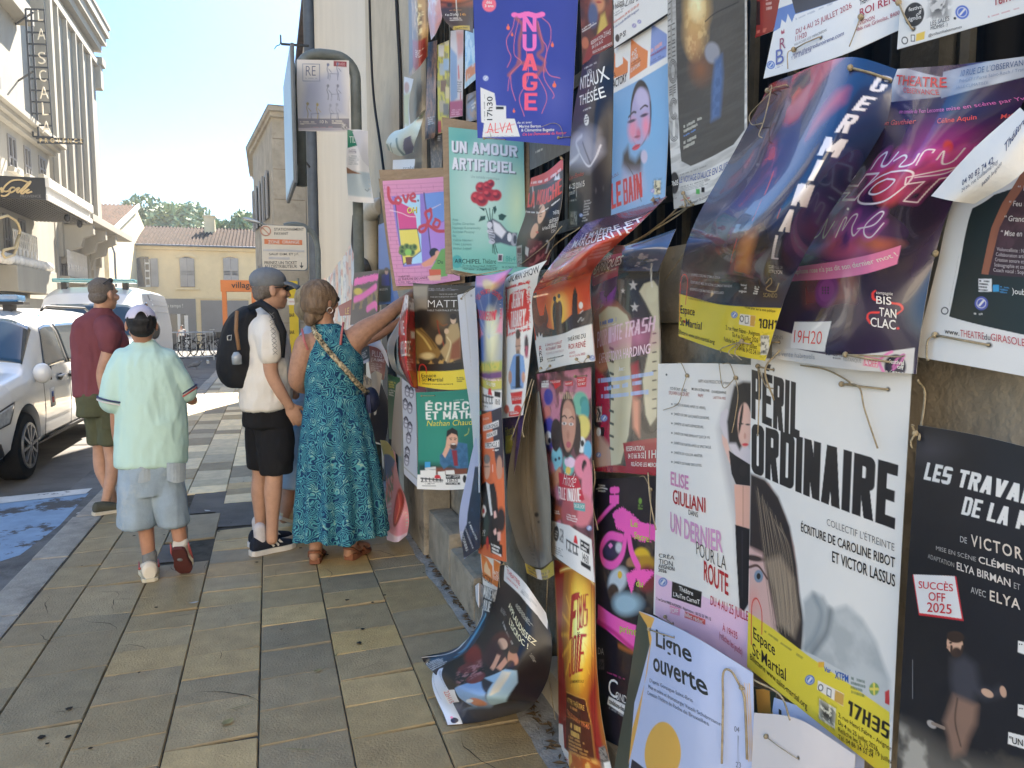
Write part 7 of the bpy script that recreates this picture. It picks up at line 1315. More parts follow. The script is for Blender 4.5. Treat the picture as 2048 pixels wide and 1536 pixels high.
P.X('TAIWAN',96,84,130,86,10,WH,.01);P.X('AVIGNON',94,112,132,114,10,WH,.01);P.L([(84,98),(110,92),(140,98)],2,WH);P.E((310,160),8,16,(110,150,60));P.G((300,175),(328,178),(300,205),2,(110,150,60));P.L([(90,200),(84,400)],2,(150,150,150),.6);P.L([(200,905),(300,950)],20,(170,96,40),.7,14);P.X('C',148,1160,196,1178,92,WH,0);P.X('ONDITION',186,1180,330,1240,40,WH,0);P.Y([(148,1165),(270,1230),(268,1290),(140,1205)],WH);P.X('conditions-des-soies',150,1200,268,1266,26,INK,.01);P.G((150,1215),(280,1290),(148,1232),1,(160,160,160));P.X('DA',94,948,124,952,34,WH,0);P.R(96,975,124,1028,(110,106,110));P.O(INK,150,.5,.1,.9,2,region=[(96,975),(124,978),(124,1028),(96,1026)]);P.Y([(95,1150),(134,1166),(132,1212),(92,1192)],(40,60,44));P.Y([(98,1154),(131,1168),(129,1207),(95,1190)],(24,24,26));P.G((140,1035),(270,1085),(140,1048),1,(190,60,130))
P.I((372,100),(374,104),[[(350,20),(330,-60)],[(385,200),(370,360)]])
P=Poster('colourful poster of a pouting woman among plush toys with red title, white slanted foot',[[(1072,748,.06),(1125,742,.07),(1182,734,.06)],[(1088,940,.07),(1135,942,.09),(1184,930,.06)],[(1101,1106,.07),(1145,1138,.10),(1190,1166,.07)]],bg=(120,70,74),wob=.004)
P.frame(*F8);P.O((206,130,150),20,.5,.15,.9,2);P.O((66,44,46),16,.55,.15,.8,5)
for x,y,rx,ry,c in((640,40,60,90,(176,110,130)),(645,50,34,60,(70,66,150)),(635,165,30,50,(204,120,110)),(650,320,50,120,(70,66,150)),(645,350,26,50,(220,218,220)),(655,370,12,22,(30,30,50)),(880,100,60,90,(110,176,150)),(905,90,30,44,(60,140,130)),(915,150,30,80,(70,150,150)),(895,270,56,90,(216,200,110)),(890,400,30,60,(222,220,216)),(895,390,12,24,(30,28,32)),(935,440,30,70,(100,170,200)),(705,500,44,90,(130,190,200)),(700,510,8,12,(40,40,60)),(725,500,8,12,(40,40,60)),(790,550,50,80,(90,170,160)),(800,530,46,40,(226,196,214)),(790,590,20,30,(226,190,90)),(895,560,60,90,(222,130,150)),(910,560,18,50,(40,34,36)),(655,620,40,100,(224,150,170)),(930,700,40,160,(216,130,150)),(690,900,70,60,(150,76,50)),(880,880,90,120,(206,120,130)),(790,900,70,110,(170,84,90))):P.E((x,y),rx,ry,c,.25)
for x,y,rx,ry,c,a in((780,260,70,240,(58,44,42),1),(700,330,40,120,(58,44,42),1),(855,330,30,150,(58,44,42),1),(788,260,58,190,(190,138,116),1),(780,190,40,60,(206,158,134),.7)):P.E((x,y),rx,ry,c,.12,a)
P.E((762,245),15,10,(240,236,230),.3);P.E((812,250),15,10,(240,236,230),.3);P.E((762,245),7,9,(40,30,30),.3);P.E((812,250),7,9,(40,30,30),.3);P.L([(742,200),(765,188),(780,205)],7,(60,42,38));P.L([(800,205),(820,195),(834,212)],7,(60,42,38));P.E((790,330),12,36,(170,114,94),.6,.7);P.E((793,400),20,24,(176,84,96),.3)
for k in range(7):P.L([(735+14*k,60),(732+15*k,20)],7,(206,180,140))
P.Y([(640,640),(690,590),(740,640),(720,700),(660,720)],(190,130,100),.1)
for k in range(4):P.L([(690,690-20*k),(725,650-25*k),(735,620-10*k)],12,(196,138,108),1,4)
P.Y([(640,740),(700,790),(690,960),(650,950)],(74,48,40),.1);P.Y([(720,600),(860,630),(910,800),(880,820),(735,800)],(186,40,60));P.Y([(830,820),(915,830),(915,890),(835,875)],(90,160,158));P.Y([(656,950),(800,990),(962,1095),(985,1420),(670,1220)],(222,220,216));P.E((704,1050),20,56,INK);P.G((690,1020),(718,1030),(690,1080),3,WH);P.Y([(728,1010),(756,1024),(756,1120),(728,1105)],(90,88,88));P.O(WH,160,.5,.1,.9,3,region=[(728,1010),(756,1024),(756,1120),(728,1105)]);P.G((690,1135),(760,1165),(690,1195),4,(110,108,106))
for k in range(4):P.L([(780+24*k,1100+14*k),(780+24*k,1150+14*k)],9,INK)
P.L([(778,1095),(868,1150)],9,INK,n=1);P.Y([(838,1065),(852,1065),(862,1130),(830,1115)],(206,44,52));P.G((776,1150),(868,1190),(776,1172),1,INK,.9,weight=.8);P.Y([(880,1090),(948,1130),(948,1205),(882,1165)],INK);P.G((884,1105),(944,1140),(884,1190),3,WH,.9);P.Y([(884,1250),(955,1290),(955,1325),(884,1280)],INK);P.X('14h30',896,1245,942,1275,60,INK,.006)
P.X('Hinde',752,690,850,700,90,WH,-.016,lean=.2);P.bk('FILLE UNIQUE',(720,706),(882,716),(724,792),WH,.34,.16);P.X('ONE GIRL SHOW',836,858,912,868,28,WH,.006);P.G((690,875),(732,885),(690,905),2,WH,.9);P.G((780,900),(862,920),(780,950),3,(220,210,206),.8);logo(P,945,1010,18)
P.frame(*F7);P.Y([(808,1180),(912,1175),(910,1220),(860,1260),(845,1215)],(206,44,52));P.X('"AVEC DE L\'AUTODÉRISION"',815,1205,908,1195,24,WH,.008);P.Y([(948,1190),(1020,1180),(1020,1225),(950,1228)],(206,44,52));P.X('"HILARANTE"',952,1220,1014,1212,20,WH,.008);P.Y([(1055,1150),(1145,1150),(1140,1235),(1060,1240)],(206,44,52));P.X('"DROLET',1065,1190,1130,1182,24,WH,.01);P.X('SUIS MOI"',1068,1225,1136,1218,24,WH,.01);P.R(735,1200,802,1245,(190,184,180));P.G((738,1180),(806,1176),(738,1245),3,WH,.9);P.I((1048,1142),(1145,1136),())
P=Poster('red sunset poster with two dark figures, bent over a string, white foot',[[(1172,446,.05),(1255,420,.05),(1334,392,.04)],[(1122,505,.16),(1195,482,.18),(1268,458,.12)],[(1086,552,.17),(1145,535,.20),(1200,522,.15)],[(1064,600,.12),(1125,585,.15),(1180,568,.12)],[(1070,680,.10),(1130,670,.12),(1184,640,.10)],[(1078,745,.09),(1135,730,.11),(1191,722,.09)]],bg=(166,62,46),matte=2,wob=.004)
P.frame(*F4);P.Y([(750,920),(1600,680),(1560,760),(1200,1010),(850,1010)],(92,44,62),.05);P.Y([(700,920),(1010,860),(760,1120),(400,1420),(240,1536),(420,1250)],(126,104,158),.3,.8);P.Y([(820,1150),(1200,1010),(980,1280),(860,1380),(700,1500),(520,1450)],(190,68,46),.3);P.G((600,1250),(820,1180),(560,1310),3,(226,206,206),.8);P.G((930,1130),(1180,1060),(820,1330),5,(210,120,110),.6)
P.frame(*F7);P.Y([(655,380),(1200,200),(1200,660),(1030,720),(740,820),(680,800)],(196,76,44),.05);P.E((895,560),150,230,(226,128,52),.9);P.E((890,560),70,180,(246,190,80),.8);P.Y([(650,400),(690,380),(700,520),(720,600),(760,590),(770,480),(800,620),(780,700),(850,720),(880,690),(950,640),(1010,580),(1020,400),(1040,330),(1060,400),(1065,580),(1100,560),(1200,520),(1200,670),(760,815),(690,800),(650,560)],(58,48,46),.02);P.O((120,60,44),26,.5,.2,.5,4,region=[(660,400),(800,600),(800,760),(690,780)])
for x,w in((860,26),(895,30)):P.E((x,560),w,110,(42,36,34),.2)
P.E((855,440),14,26,(42,36,34),.2);P.E((893,415),13,22,(42,36,34),.2);P.Y([(840,600),(915,600),(920,720),(850,720)],(42,36,34),.03);P.Y([(676,820),(740,790),(1020,715),(1190,668),(1222,1040),(700,1112)],(224,221,215));P.E((1092,500),18,32,WH,.2);P.L([(1085,570),(1112,545)],3,WH);P.L([(1065,650),(1095,610),(1100,640),(1120,620)],3,WH,.8)
P.Y([(688,820),(690,770),(706,790),(712,740),(726,780),(744,750),(746,800)],(224,221,215));P.X('R',716,912,742,905,44,(190,50,66),.0);P.X('R',718,960,744,952,44,(110,36,56),.0);P.X('B',724,1016,752,1006,48,INK,.0);P.X('À 10H45 DU 4 JUILLET',772,872,926,838,30,(176,50,70),.0);P.X('AU 25 JUILLET 2026',776,910,918,880,28,(176,50,70),.0);P.X('RELÂCHES LES MERCREDIS',780,946,942,914,24,(196,170,172));P.X('www.theatreduroirene.com',786,994,940,960,20,INK,.0);P.X('T. 04 13 68 06 58',790,1016,862,1002,18,INK);P.X('THÉÂTRE DU',974,826,1138,782,44,INK,.0);P.X('ROI RENÉ',984,894,1138,860,54,(176,40,60),.006);P.X('AVIGNON',990,942,1042,930,20,(190,90,100));P.X('4bis rue Grivolas, 84000',992,970,1134,942,20,(190,90,100));logo(P,1194,975,24);P.I((1060,985),(1106,1055),());P.I((1168,962),(1130,1052),());P.I((738,1065),(740,1070),[[(715,1110),(700,1150)]]);P.I((822,1046),(788,1096),())
P.frame(*F4);P.X('LE MAÎTRE ET',748,1115,1350,940,78,(232,226,228),.012,lean=.45);P.X('MARGUERITE',655,1205,1240,1040,84,(232,226,228),.012,lean=.4)
P=Poster('white poster with a red stamp title and a bearded man in denim',[[(1028,545,.12),(1060,534,.13),(1094,520,.11)],[(1010,562,.13),(1045,554,.14),(1078,546,.12)],[(1007,620,.10),(1038,616,.12),(1070,612,.10)],[(1006,730,.10),(1030,730,.12),(1058,728,.10)],[(1005,836,.10),(1024,834,.11),(1046,830,.10)]],wob=.004)
P.frame(*F7);P.Y([(412,340),(630,275),(625,720),(420,780)],(206,54,50),0,rough=.012);P.Y([(424,356),(618,300),(612,705),(432,762)],(226,222,216),0,rough=.006);P.Y([(436,540),(450,400),(600,345),(625,610),(590,690),(450,720),(430,600)],(206,54,50),0,rough=.01)
P.E((522,850),26,110,(190,150,128),.15);P.E((522,760),24,44,(60,50,46),.4);P.E((524,960),22,60,(130,108,92),.3);P.Y([(480,960),(500,940),(545,940),(575,960),(590,1100),(570,1250),(460,1260),(440,1120)],(120,158,206),.03);P.Y([(505,960),(540,950),(545,1240),(500,1250)],(30,30,36),.05);P.E((452,1150),18,60,(200,150,126),.3);P.E((572,1150),16,50,(200,150,126),.3);P.E((510,870),9,4,(50,40,40),.4);P.E((536,866),9,4,(50,40,40),.4);P.E((600,870),18,100,(50,46,54),.15);P.O((206,90,120),40,.5,.1,.8,3,region=[(588,790),(612,790),(612,960),(590,960)])
P.Y([(455,1290),(565,1275),(560,1320),(465,1330)],(206,54,50));P.Y([(462,1330),(560,1320),(555,1390),(470,1395)],(196,44,44));P.E((520,1440),36,40,(206,60,52),.3);P.E((420,1440),26,40,(206,96,70),.4);P.Y([(440,1460),(555,1445),(550,1495),(440,1505)],(206,54,50));P.X('TOUS ÉCROUÉS',474,1250,560,1245,24,INK,.006);P.X('DANS CE PUTAIN',470,1362,556,1352,24,WH,.008);P.G((450,1460),(540,1450),(450,1490),2,WH,.9)
P.bk('JERRY',(468,394),(580,364),(466,530),WH,.34,.14);P.bk('TABARY',(460,560),(596,530),(456,704),WH,.34,.14);P.X('ONE MAN SHOW',440,296,702,200,62,INK,.002,lean=.25)
P=Poster('blue and gold poster with arched pink title and sunbeams, curled at the top',[[(952,552,.16),(990,548,.18),(1026,536,.15)],[(950,575,.18),(982,572,.20),(1010,560,.16)],[(952,640,.14),(980,638,.16),(1006,630,.13)],[(955,740,.14),(980,738,.155),(1004,734,.13)],[(957,822,.14),(982,822,.15),(1003,816,.13)]],bg=(86,116,176),wob=.004)
P.frame(*F7);P.Y([(140,180),(440,180),(430,280),(150,320)],(206,140,190),.2);P.E((250,320),90,50,(226,196,150),.6);P.E((270,860),120,330,(206,200,160),.9,.8);P.E((265,700),60,200,(244,238,200),.9,.9)
for k in range(9):a=-1.2+.3*k;P.L([(262,790),(262+330*math.sin(a),790-420*math.cos(a))],12,(196,206,216),.35,8,n=1)
P.Y([(150,620),(210,760),(160,820),(140,700)],(220,150,170),.1);P.Y([(385,560),(330,740),(385,760)],(220,150,170),.1);P.Y([(165,1010),(385,1000),(385,1260),(190,1250)],(196,186,90),.1);P.Y([(175,1100),(380,1090),(380,1160),(180,1160)],(110,70,120),.1);P.O((120,160,90),40,.55,.1,.6,3,region=[(165,1010),(385,1000),(385,1100),(170,1100)]);P.Y([(190,1228),(385,1268),(375,1420),(195,1452)],(224,221,216));P.Y([(170,1230),(192,1228),(196,1440),(172,1435)],(206,190,70))
for k in range(4):P.L([(210+26*k,1310+6*k),(210+26*k,1350+6*k)],10,INK)
P.L([(205,1308),(298,1330)],10,INK,n=1);P.Y([(258,1250),(278,1250),(290,1312),(252,1306)],(206,44,52));P.Y([(310,1275),(368,1285),(366,1335),(310,1322)],INK);P.X('10h10',318,1395,362,1400,50,INK,.006);P.X('Marelle des',205,1380,298,1392,24,INK,.006);P.G((205,1395),(262,1410),(205,1415),1,INK);P.X('TEAN GAUTIER',238,1215,324,1235,34,WH,.006);P.G((176,1130),(372,1160),(176,1150),1,(226,190,200),.9,ragged=0,weight=.8)
for k,ch in enumerate('LES PETITS COCHONS'):
 a=-1.05+2.1*k/17;x,y=262+118*math.sin(a),500-118*math.cos(a)*1.1;ca,sa=math.cos(a),math.sin(a);h,w=40,14
 if ch!=' ':P.N(ch,(x-w/2*ca+h/2*sa,y-w/2*sa-h/2*ca),(x+w/2*ca+h/2*sa,y+w/2*sa-h/2*ca),(x-w/2*ca-h/2*sa,y-w/2*sa+h/2*ca),(224,90,110),.02)
P.bk('EN CHANSON !',(148,536),(384,526),(148,614),(220,84,106),.36,.16)
P=Poster('orange and navy poster with two men and white label strips, hanging low',[[(955,832,.15),(978,824,.16),(1003,814,.14)],[(956,960,.15),(980,958,.165),(1008,950,.14)],[(957,1106,.15),(982,1116,.16),(1013,1124,.14)]],bg=(206,104,62),wob=.004)
P.frame(*F8);P.Y([(228,140),(310,120),(320,560),(270,600),(250,450)],(46,44,60),.02);P.Y([(150,700),(185,670),(215,690),(250,680),(275,790),(290,1130),(140,1130),(138,740)],(44,40,42),.02);P.Y([(190,670),(215,690),(238,910),(225,920)],(220,216,212),.02);P.E((195,570),26,84,(206,160,134),.12);P.E((194,505),26,34,(120,116,112),.3);P.E((186,560),8,4,(70,54,48),.4);P.E((204,560),8,4,(70,54,48),.4);P.E((288,570),22,90,(190,140,116),.15);P.Y([(265,660),(320,640),(325,900),(275,860)],(214,110,66),.03);P.E((300,950),30,90,(50,44,46),.4);P.E((172,885),20,44,(220,214,206),.2);P.E((172,885),9,20,(180,60,60),.3);P.Y([(150,1040),(190,890),(215,960),(200,1080),(160,1160)],(58,70,64),.03);P.X('??',166,1068,186,1064,44,WH,0)
for pts in([(246,890),(262,880),(268,930),(250,940)],[(245,1030),(262,1010),(268,1050),(250,1065)],[(275,1040),(295,1038),(295,1100),(276,1105)],[(236,545),(242,545),(242,600),(236,600)]):P.Y(pts,(226,180,170))
for pts in([(168,262),(282,220),(282,265),(168,300)],[(194,318),(272,290),(272,325),(194,358)],[(182,388),(286,365),(286,415),(182,425)]):P.Y(pts,(230,226,222))
P.X('Y A-T-IL UN SINGE',172,292,278,262,28,INK,.012);P.X('POUR SAUVER',198,346,268,322,24,INK,.012);P.X('LE SPECTACLE ?',186,418,284,408,32,INK,.012);P.X('TONY VOUS, EUH...',168,222,216,212,16,WH,.004);P.G((240,432),(288,428),(240,452),1,WH,.9);P.Y([(220,1100),(310,1135),(312,1215),(225,1190)],(40,36,38));P.G((228,1115),(306,1150),(232,1190),3,WH,.9);P.E((200,1120),10,50,(180,50,50),.3)
P=Poster('purple poster with yellow wordy title hanging behind the orange poster',[[(1003,838,.08),(1024,834,.08),(1048,830,.08)],[(1010,920,.08),(1026,915,.08),(1036,905,.08)],[(1014,990,.08),(1020,985,.08),(1024,975,.08)]],bg=(70,50,96));P.frame(*F8);P.O((110,80,120),40,.6,.06,.7);P.Y([(330,330),(385,320),(380,460),(335,470)],(196,186,70),0,.5);P.X('Filbert le',332,330,400,310,55,(206,200,90),.006);P.X('MOZEN',332,460,392,440,95,(214,208,110),.012)
P=Poster('sheet curled open to show its grey back, left of the plush toy poster',[[(1048,800,.06),(1062,790,.015),(1078,782,.07)],[(1020,920,.11),(1058,905,-.01),(1092,900,.10)],[(1015,1010,.13),(1062,1000,-.015),(1101,1000,.11)],[(1034,1090,.12),(1075,1090,-.005),(1102,1100,.10)],[(1052,1128,.11),(1080,1135,.05),(1104,1120,.10)]],bg=(150,140,124),back=(122,112,98),wob=.004,matte=True);P.O((126,116,100),9,.5,.4,.6);P.frame(*F8);P.E((560,912),16,18,(50,46,42),.4,.8);P.E((575,965),8,10,(50,46,42),.5,.7)
P=Poster('yellow lower lip of the curled sheet with small purple print',[[(1050,1126,.12),(1078,1140,.05),(1106,1122,.105)],[(1054,1146,.12),(1082,1160,.06),(1108,1150,.105)]],bg=(190,168,70),group='poster fragments',wob=.0);P.G((1056,1132),(1100,1138),(1058,1150),3,(84,60,96))
P=Poster('red curtain poster glowing yellow with big red title FOUS DE JOIE, bottom of the fence',[[(1108,1118,.06),(1148,1138,.07),(1190,1166,.06)],[(1114,1270,.08),(1152,1285,.12),(1192,1300,.08)],[(1117,1420,.07),(1158,1430,.11),(1204,1440,.06)],[(1118,1555,.06),(1165,1575,.09),(1236,1600,.04)]],bg=(150,92,30),wob=.004)
P.frame(*G5);P.Y([(970,120),(1040,180),(1020,600),(1050,1000),(1080,1536),(990,1600),(1000,600)],(140,34,26),.1);P.Y([(1190,280),(1250,300),(1255,700),(1270,1200),(1330,1536),(1250,1560),(1200,1000)],(140,34,26),.1);P.E((1125,640),130,420,(226,150,40),.6);P.E((1130,620),90,330,(244,206,70),.7);P.E((1130,640),50,200,(250,236,150),.9)
for k in range(16):a=k*.393;P.L([(1130+50*math.cos(a),640+150*math.sin(a)),(1130+110*math.cos(a),640+370*math.sin(a))],9,(236,178,56),.5,6,n=1)
P.L([(1010,210),(1090,190),(1180,230),(1240,300)],26,(196,130,60),.9,6);P.L([(1010,210),(1090,190),(1180,230),(1240,300)],8,(244,216,140),.9,3)
for x in(1015,1030,1222,1240):P.L([(x,300),(x+4,800),(x+12,1500)],7,(96,20,18),.6,4)
P.Y([(1055,1025),(1180,1075),(1220,1235),(1050,1180)],(74,32,22));P.Y([(1050,1190),(1220,1245),(1250,1490),(1050,1420)],(84,40,26));P.L([(1052,1022),(1182,1074),(1222,1240),(1252,1492),(1048,1420)],4,(206,150,70),.9,n=1);P.Y([(1000,1400),(1060,1420),(1300,1500),(1330,1600),(1000,1600)],(176,92,40),.1);P.O((236,190,100),40,.55,.15,.8,3,region=[(1060,1430),(1260,1490),(1280,1600),(1040,1560)]);P.Y([(1000,1235),(1030,1245),(1040,1400),(1068,1430),(1070,1530),(1000,1450)],(224,214,204));P.X('ticketac',1012,1440,1066,1500,30,(190,60,60),.006)
TR_=(170,34,30)
P.bk('F',(1088,372),(1144,352),(1072,680),TR_,.4);P.bk('OUS',(1128,384),(1204,360),(1126,616),TR_,.36,.1);P.X('DE',1128,656,1146,652,34,(70,30,20),.01);P.bk('JOIE',(1076,664),(1190,632),(1070,930),TR_,.36,.1);P.X('LA COMÉDIE MUSICALE',1080,968,1172,962,24,(90,50,24),.004);P.X('ATYPIK THÉÂTRE',1062,1092,1176,1150,44,(226,170,80),.004);P.G((1078,1110),(1160,1150),(1080,1140),1,(206,140,70),.9);P.X('TOUS LES JOURS À 19h40',1060,1168,1208,1276,40,(214,120,70),.006);P.G((1080,1220),(1166,1260),(1084,1320),2,(222,176,90),.95,weight=.7);P.G((1066,1310),(1210,1370),(1072,1430),5,(206,150,80),.8)
P.Y([(1270,1400),(1310,1385),(1360,1530),(1290,1540)],(130,124,118));P.O((40,38,38),130,.5,.1,.9,3,region=[(1270,1400),(1310,1385),(1345,1490),(1285,1500)]);P.Y([(1306,1500),(1350,1490),(1370,1560),(1310,1570)],WH)
P=Poster('black poster with orange factory logo whose foot curls out over the pavement',[[(961,1104,.13),(985,1116,.12),(1016,1132,.10)],[(964,1180,.13),(985,1190,.12),(1006,1196,.10)],[(962,1235,.14),(980,1240,.13),(992,1250,.11)],[(918,1292,.26),(950,1302,.24),(985,1312,.2)],[(842,1314,.44),(852,1330,.42),(872,1350,.40)]],bg=(34,34,40),wob=.003,back=(206,202,198))
P.frame(*G5);P.Y([(470,70),(720,150),(710,210),(640,270),(600,345),(492,300)],(222,219,213));P.Y([(478,90),(520,120),(555,175),(560,300),(490,250)],(214,122,58));P.Y([(565,130),(625,170),(605,330),(560,300)],(214,122,58));P.Y([(500,170),(515,140),(530,190),(540,200),(545,250),(500,215)],(226,190,150));P.X('FACTORY',488,262,556,306,44,INK,.012);P.X('4>25',566,235,596,250,34,WH,.006);P.X('10.50',566,265,600,280,26,WH,.006);P.bk('MADEMOI',(498,306),(606,350),(494,384),WH,.34,.12);P.bk('JULIE',(492,396),(548,420),(484,470),WH,.34,.12);P.L([(490,500),(440,620),(330,740),(200,800)],60,(50,96,126),.5,40);P.L([(510,500),(470,580),(420,660),(330,760)],12,(110,180,210),.6,8);P.L([(480,560),(400,700),(300,790)],7,(80,150,186),.6,6);P.G((105,830),(215,790),(150,885),6,(180,186,190),.8);P.L([(68,795),(240,770),(380,670),(470,540),(490,470)],8,WH,.9)
P=Poster('black poster APPLAUDISSEZ of a couple lounging, curled outward with its corner on the pavement',[[(1002,1120,.13),(1050,1166,.14),(1092,1226,.09)],[(986,1215,.17),(1045,1262,.17),(1104,1290,.09)],[(938,1300,.28),(1012,1340,.25),(1096,1356,.10)],[(866,1345,.40),(955,1392,.36),(1068,1408,.17)],[(894,1450,0,.006),(965,1443,0,.006),(1042,1424,0,.012)]],bg=(40,36,36),wob=.002)
P.frame(*G5);P.O((30,27,28),6,.5,.4,.6);P.Y([(640,150),(700,190),(780,280),(860,360),(930,480),(925,600),(860,510),(740,370),(632,270)],(216,212,206));P.X('THEATRE',655,225,740,310,32,(200,60,60),.01);P.X('OBSERVANCE',652,258,728,330,14,(200,60,60));P.G((760,330),(880,470),(740,350),3,(130,130,134),.7)
P.X('APPLAUDISSEZ',664,452,848,722,40,(222,214,176),.012,lean=.2);P.X('L\'ESCROC !',668,562,790,740,42,(222,214,176),.012,lean=.2);P.G((725,425),(860,590),(705,440),4,(186,180,160),.8);P.G((630,545),(815,800),(620,560),1,(190,186,176),.8);P.G((620,450),(660,500),(605,475),3,(150,146,136),.7);P.G((820,760),(860,820),(805,780),3,(170,166,156),.7)
P.E((430,780),60,70,(120,44,40),.4,.9,30);P.E((610,680),70,60,(84,44,38),.4,1,-30);P.E((622,700),34,40,(206,160,130),.2,1,-30);P.E((560,770),70,90,(60,36,40),.4);P.E((690,790),36,56,(190,130,96),.2,1,-15);P.E((700,740),34,26,(54,38,32),.3);P.E((680,835),26,24,(70,46,36),.4);P.Y([(540,860),(585,770),(610,780),(560,880)],(206,150,120),.05);P.Y([(580,860),(640,790),(660,820),(610,880)],(200,140,110),.05);P.Y([(500,930),(640,870),(720,880),(725,960),(650,1090),(540,1120),(520,1040),(560,960)],(150,180,196),.04);P.Y([(620,880),(680,890),(600,1020),(540,1050)],(206,196,170),.05);P.Y([(300,1000),(400,960),(480,955),(510,1030),(560,1120),(540,1170),(330,1190),(420,1120),(330,1060)],(130,160,196),.05);P.E((400,860),80,36,(110,50,50),.2,1,-18);P.E((440,930),70,34,(120,56,54),.2,1,-22);P.O((180,130,130),90,.55,.1,.8,3,region=[(320,890),(470,810),(500,890),(330,980)]);P.E((450,1095),70,22,(190,130,104),.3,1,12);P.E((400,1085),26,12,(210,216,226),.3);P.Y([(250,1190),(300,1130),(560,1120),(760,1100),(700,1180),(350,1240)],(50,60,84),.3,.7);P.Y([(140,900),(225,860),(260,1010),(290,1100),(355,1240),(255,1250),(180,1070)],(206,212,224));P.Y([(220,1020),(300,1008),(332,1090),(262,1110)],(226,222,220));
P.N('22H15',(262,1012),(300,1090),(228,1022),(206,84,90),0);P.N('RÉSERVATIONS',(210,880),(245,990),(198,884),(120,124,134),0);P.G((160,905),(230,1100),(150,910),3,(140,146,158),.7);P.E((300,1215),26,20,(44,40,60));P.E((280,1195),10,8,(230,140,170),.3);P.I((640,160),(650,165),[[(610,190),(620,320)],[(680,130),(660,60)]],.002)
P=Poster('small white rolled paper sticking out of the steps behind the curled black poster',[[(950,1172,.20),(958,1166,.22),(966,1172,.16)],[(952,1200,.20),(958,1215,.22),(966,1212,.16)]],bg=(216,216,220),group='poster fragments',name='rolled_paper',cat='paper')
P=Poster('sea green poster of red roses held by a robot hand, mounted on brown cardboard',[[(897,254,3.13),(970,262,2.98),(1047,272,2.83)],[(900,400,3.13),(974,405,2.95),(1050,408,2.82)],[(906,540,3.11),(975,550,2.95),(1056,546,2.8)]],bg=(126,178,166),wob=.004)
P.frame(*F3);P.E((1000,700),260,420,(178,204,192),.9,.9);P.E((1330,830),90,300,(196,212,170),.9,.5);P.E((820,250),200,120,(104,168,158),.9,.7);P.Y([(700,1290),(1330,1240),(1330,1480),(720,1490)],(106,172,158),.3,.6)
for x,y,r in((1000,700,48),(1060,690,46),(1090,665,36),(960,790,52),(1010,810,60),(1100,770,52),(1140,770,50),(1060,760,50)):P.E((x,y),r,r*1.05,(170,38,44),.25);P.E((x+6,y+4),r*.6,r*.5,(124,22,32),.5);P.E((x-10,y-14),r*.4,r*.3,(206,66,66),.6);P.L([(x-r*.5,y),(x,y+r*.4),(x+r*.5,y-r*.1)],5,(96,16,26),.8)
for pts in([(980,1010),(1000,960),(1045,955),(1040,990)],[(1160,950),(1190,935),(1235,955),(1200,1000),(1165,990)],[(1110,880),(1135,865),(1145,900),(1125,945)],[(985,880),(1040,890),(1030,915)]):P.Y(pts,(30,66,54),.02)
for pts in([(1045,890),(1075,1000),(1100,1100),(1130,1300)],[(1080,890),(1090,1000),(1105,1100),(1110,1290)],[(1110,900),(1100,1010),(1090,1060),(1150,1290)]):P.L(pts,9,(40,76,60))
P.Y([(1060,1010),(1110,980),(1180,1020),(1240,1090),(1290,1110),(1330,1110),(1330,1230),(1260,1225),(1180,1200),(1110,1210),(1070,1150)],(70,74,90),.05);P.Y([(1110,1000),(1170,1030),(1230,1100),(1190,1160),(1120,1100)],(206,206,216),.06);P.E((1100,1140),30,36,(150,152,166),.2);P.E((1085,1095),28,24,(190,190,202),.2);P.E((1100,1190),28,22,(176,176,190),.2);P.E((1080,1040),24,30,(196,196,206),.2);P.E((1300,1170),30,60,(150,150,160),.2);P.E((1310,1170),16,40,(60,62,72),.2);P.E((1260,1150),20,40,(206,206,212),.2)
for k in range(5):P.L([(1065+8*k,1080+24*k),(1120,1090+24*k)],4,(40,44,56))
for t,x,y,x1,y1,h in(('UN AMOUR',738,382,1330,432,106),('ARTIFICIEL',742,534,1312,580,106)):P.bk(t,(x+9,y-h+9),(x1+9,y1-h+9),(x+9,y+9),(54,66,72),.32,.16);P.bk(t,(x,y-h),(x1,y1-h),(x,y),(222,218,224),.32,.16)
P.X('Une comédie romantique',912,612,1170,634,26,(120,150,146),-.004)
for k,t in enumerate(('Avec','Sophie Girardon','Nastasya Komarovsky','Antonin Passavy','ou','Valérie Nacouri','Thaïs Laurent','Arthur Loiseil')):P.X(t,745+k,1000+37*k,(796,946,1002,946,776,926,920,916)[k],1002+37*k,22,(90,134,128),-.002)
P.E((785,1370),50,58,(72,152,148));P.X('ARCHIPEL',765,1384,1005,1386,40,(30,60,58),.002);P.X('Théâtre',1018,1386,1140,1388,42,(30,60,58),-.004);P.Y([(1155,1300),(1200,1302),(1198,1368),(1153,1366)],(206,196,206));P.Y([(1160,1308),(1194,1310),(1192,1362),(1158,1360)],(70,50,64));P.X('18h45',1206,1368,1345,1372,50,(70,150,140),0);P.X('25 rue du Bourg Neuf, Avignon',836,1410,1136,1410,16,(40,80,78));P.X('réservation : archipeltheatre.fr',840,1440,1150,1442,20,(40,80,78),.002);P.X('06 32 94 03 02',1195,1428,1330,1430,18,(40,80,78));P.L([(820,1418),(1150,1420)],2,(60,110,104));P.L([(1160,1380),(1330,1384)],2,(60,110,104))
P.backing([[(884,234,3.2),(1058,262,2.83)],[(891,548,3.18),(1062,556,2.8)]])
P.I((715,1440),(760,1480),[[(800,1482),(900,1490)]])
P=Poster('pink brick poster with a cartoon window, plant and red lettering LOVE OH LOVE, on cardboard',[[(765,362,4.1),(830,358,3.95),(905,352,3.74)],[(776,470,4.1),(840,466,3.95),(912,460,3.74)],[(792,572,4.08),(850,570,3.92),(920,560,3.72)]],bg=(208,142,176),wob=.004)
P.frame(*F3)
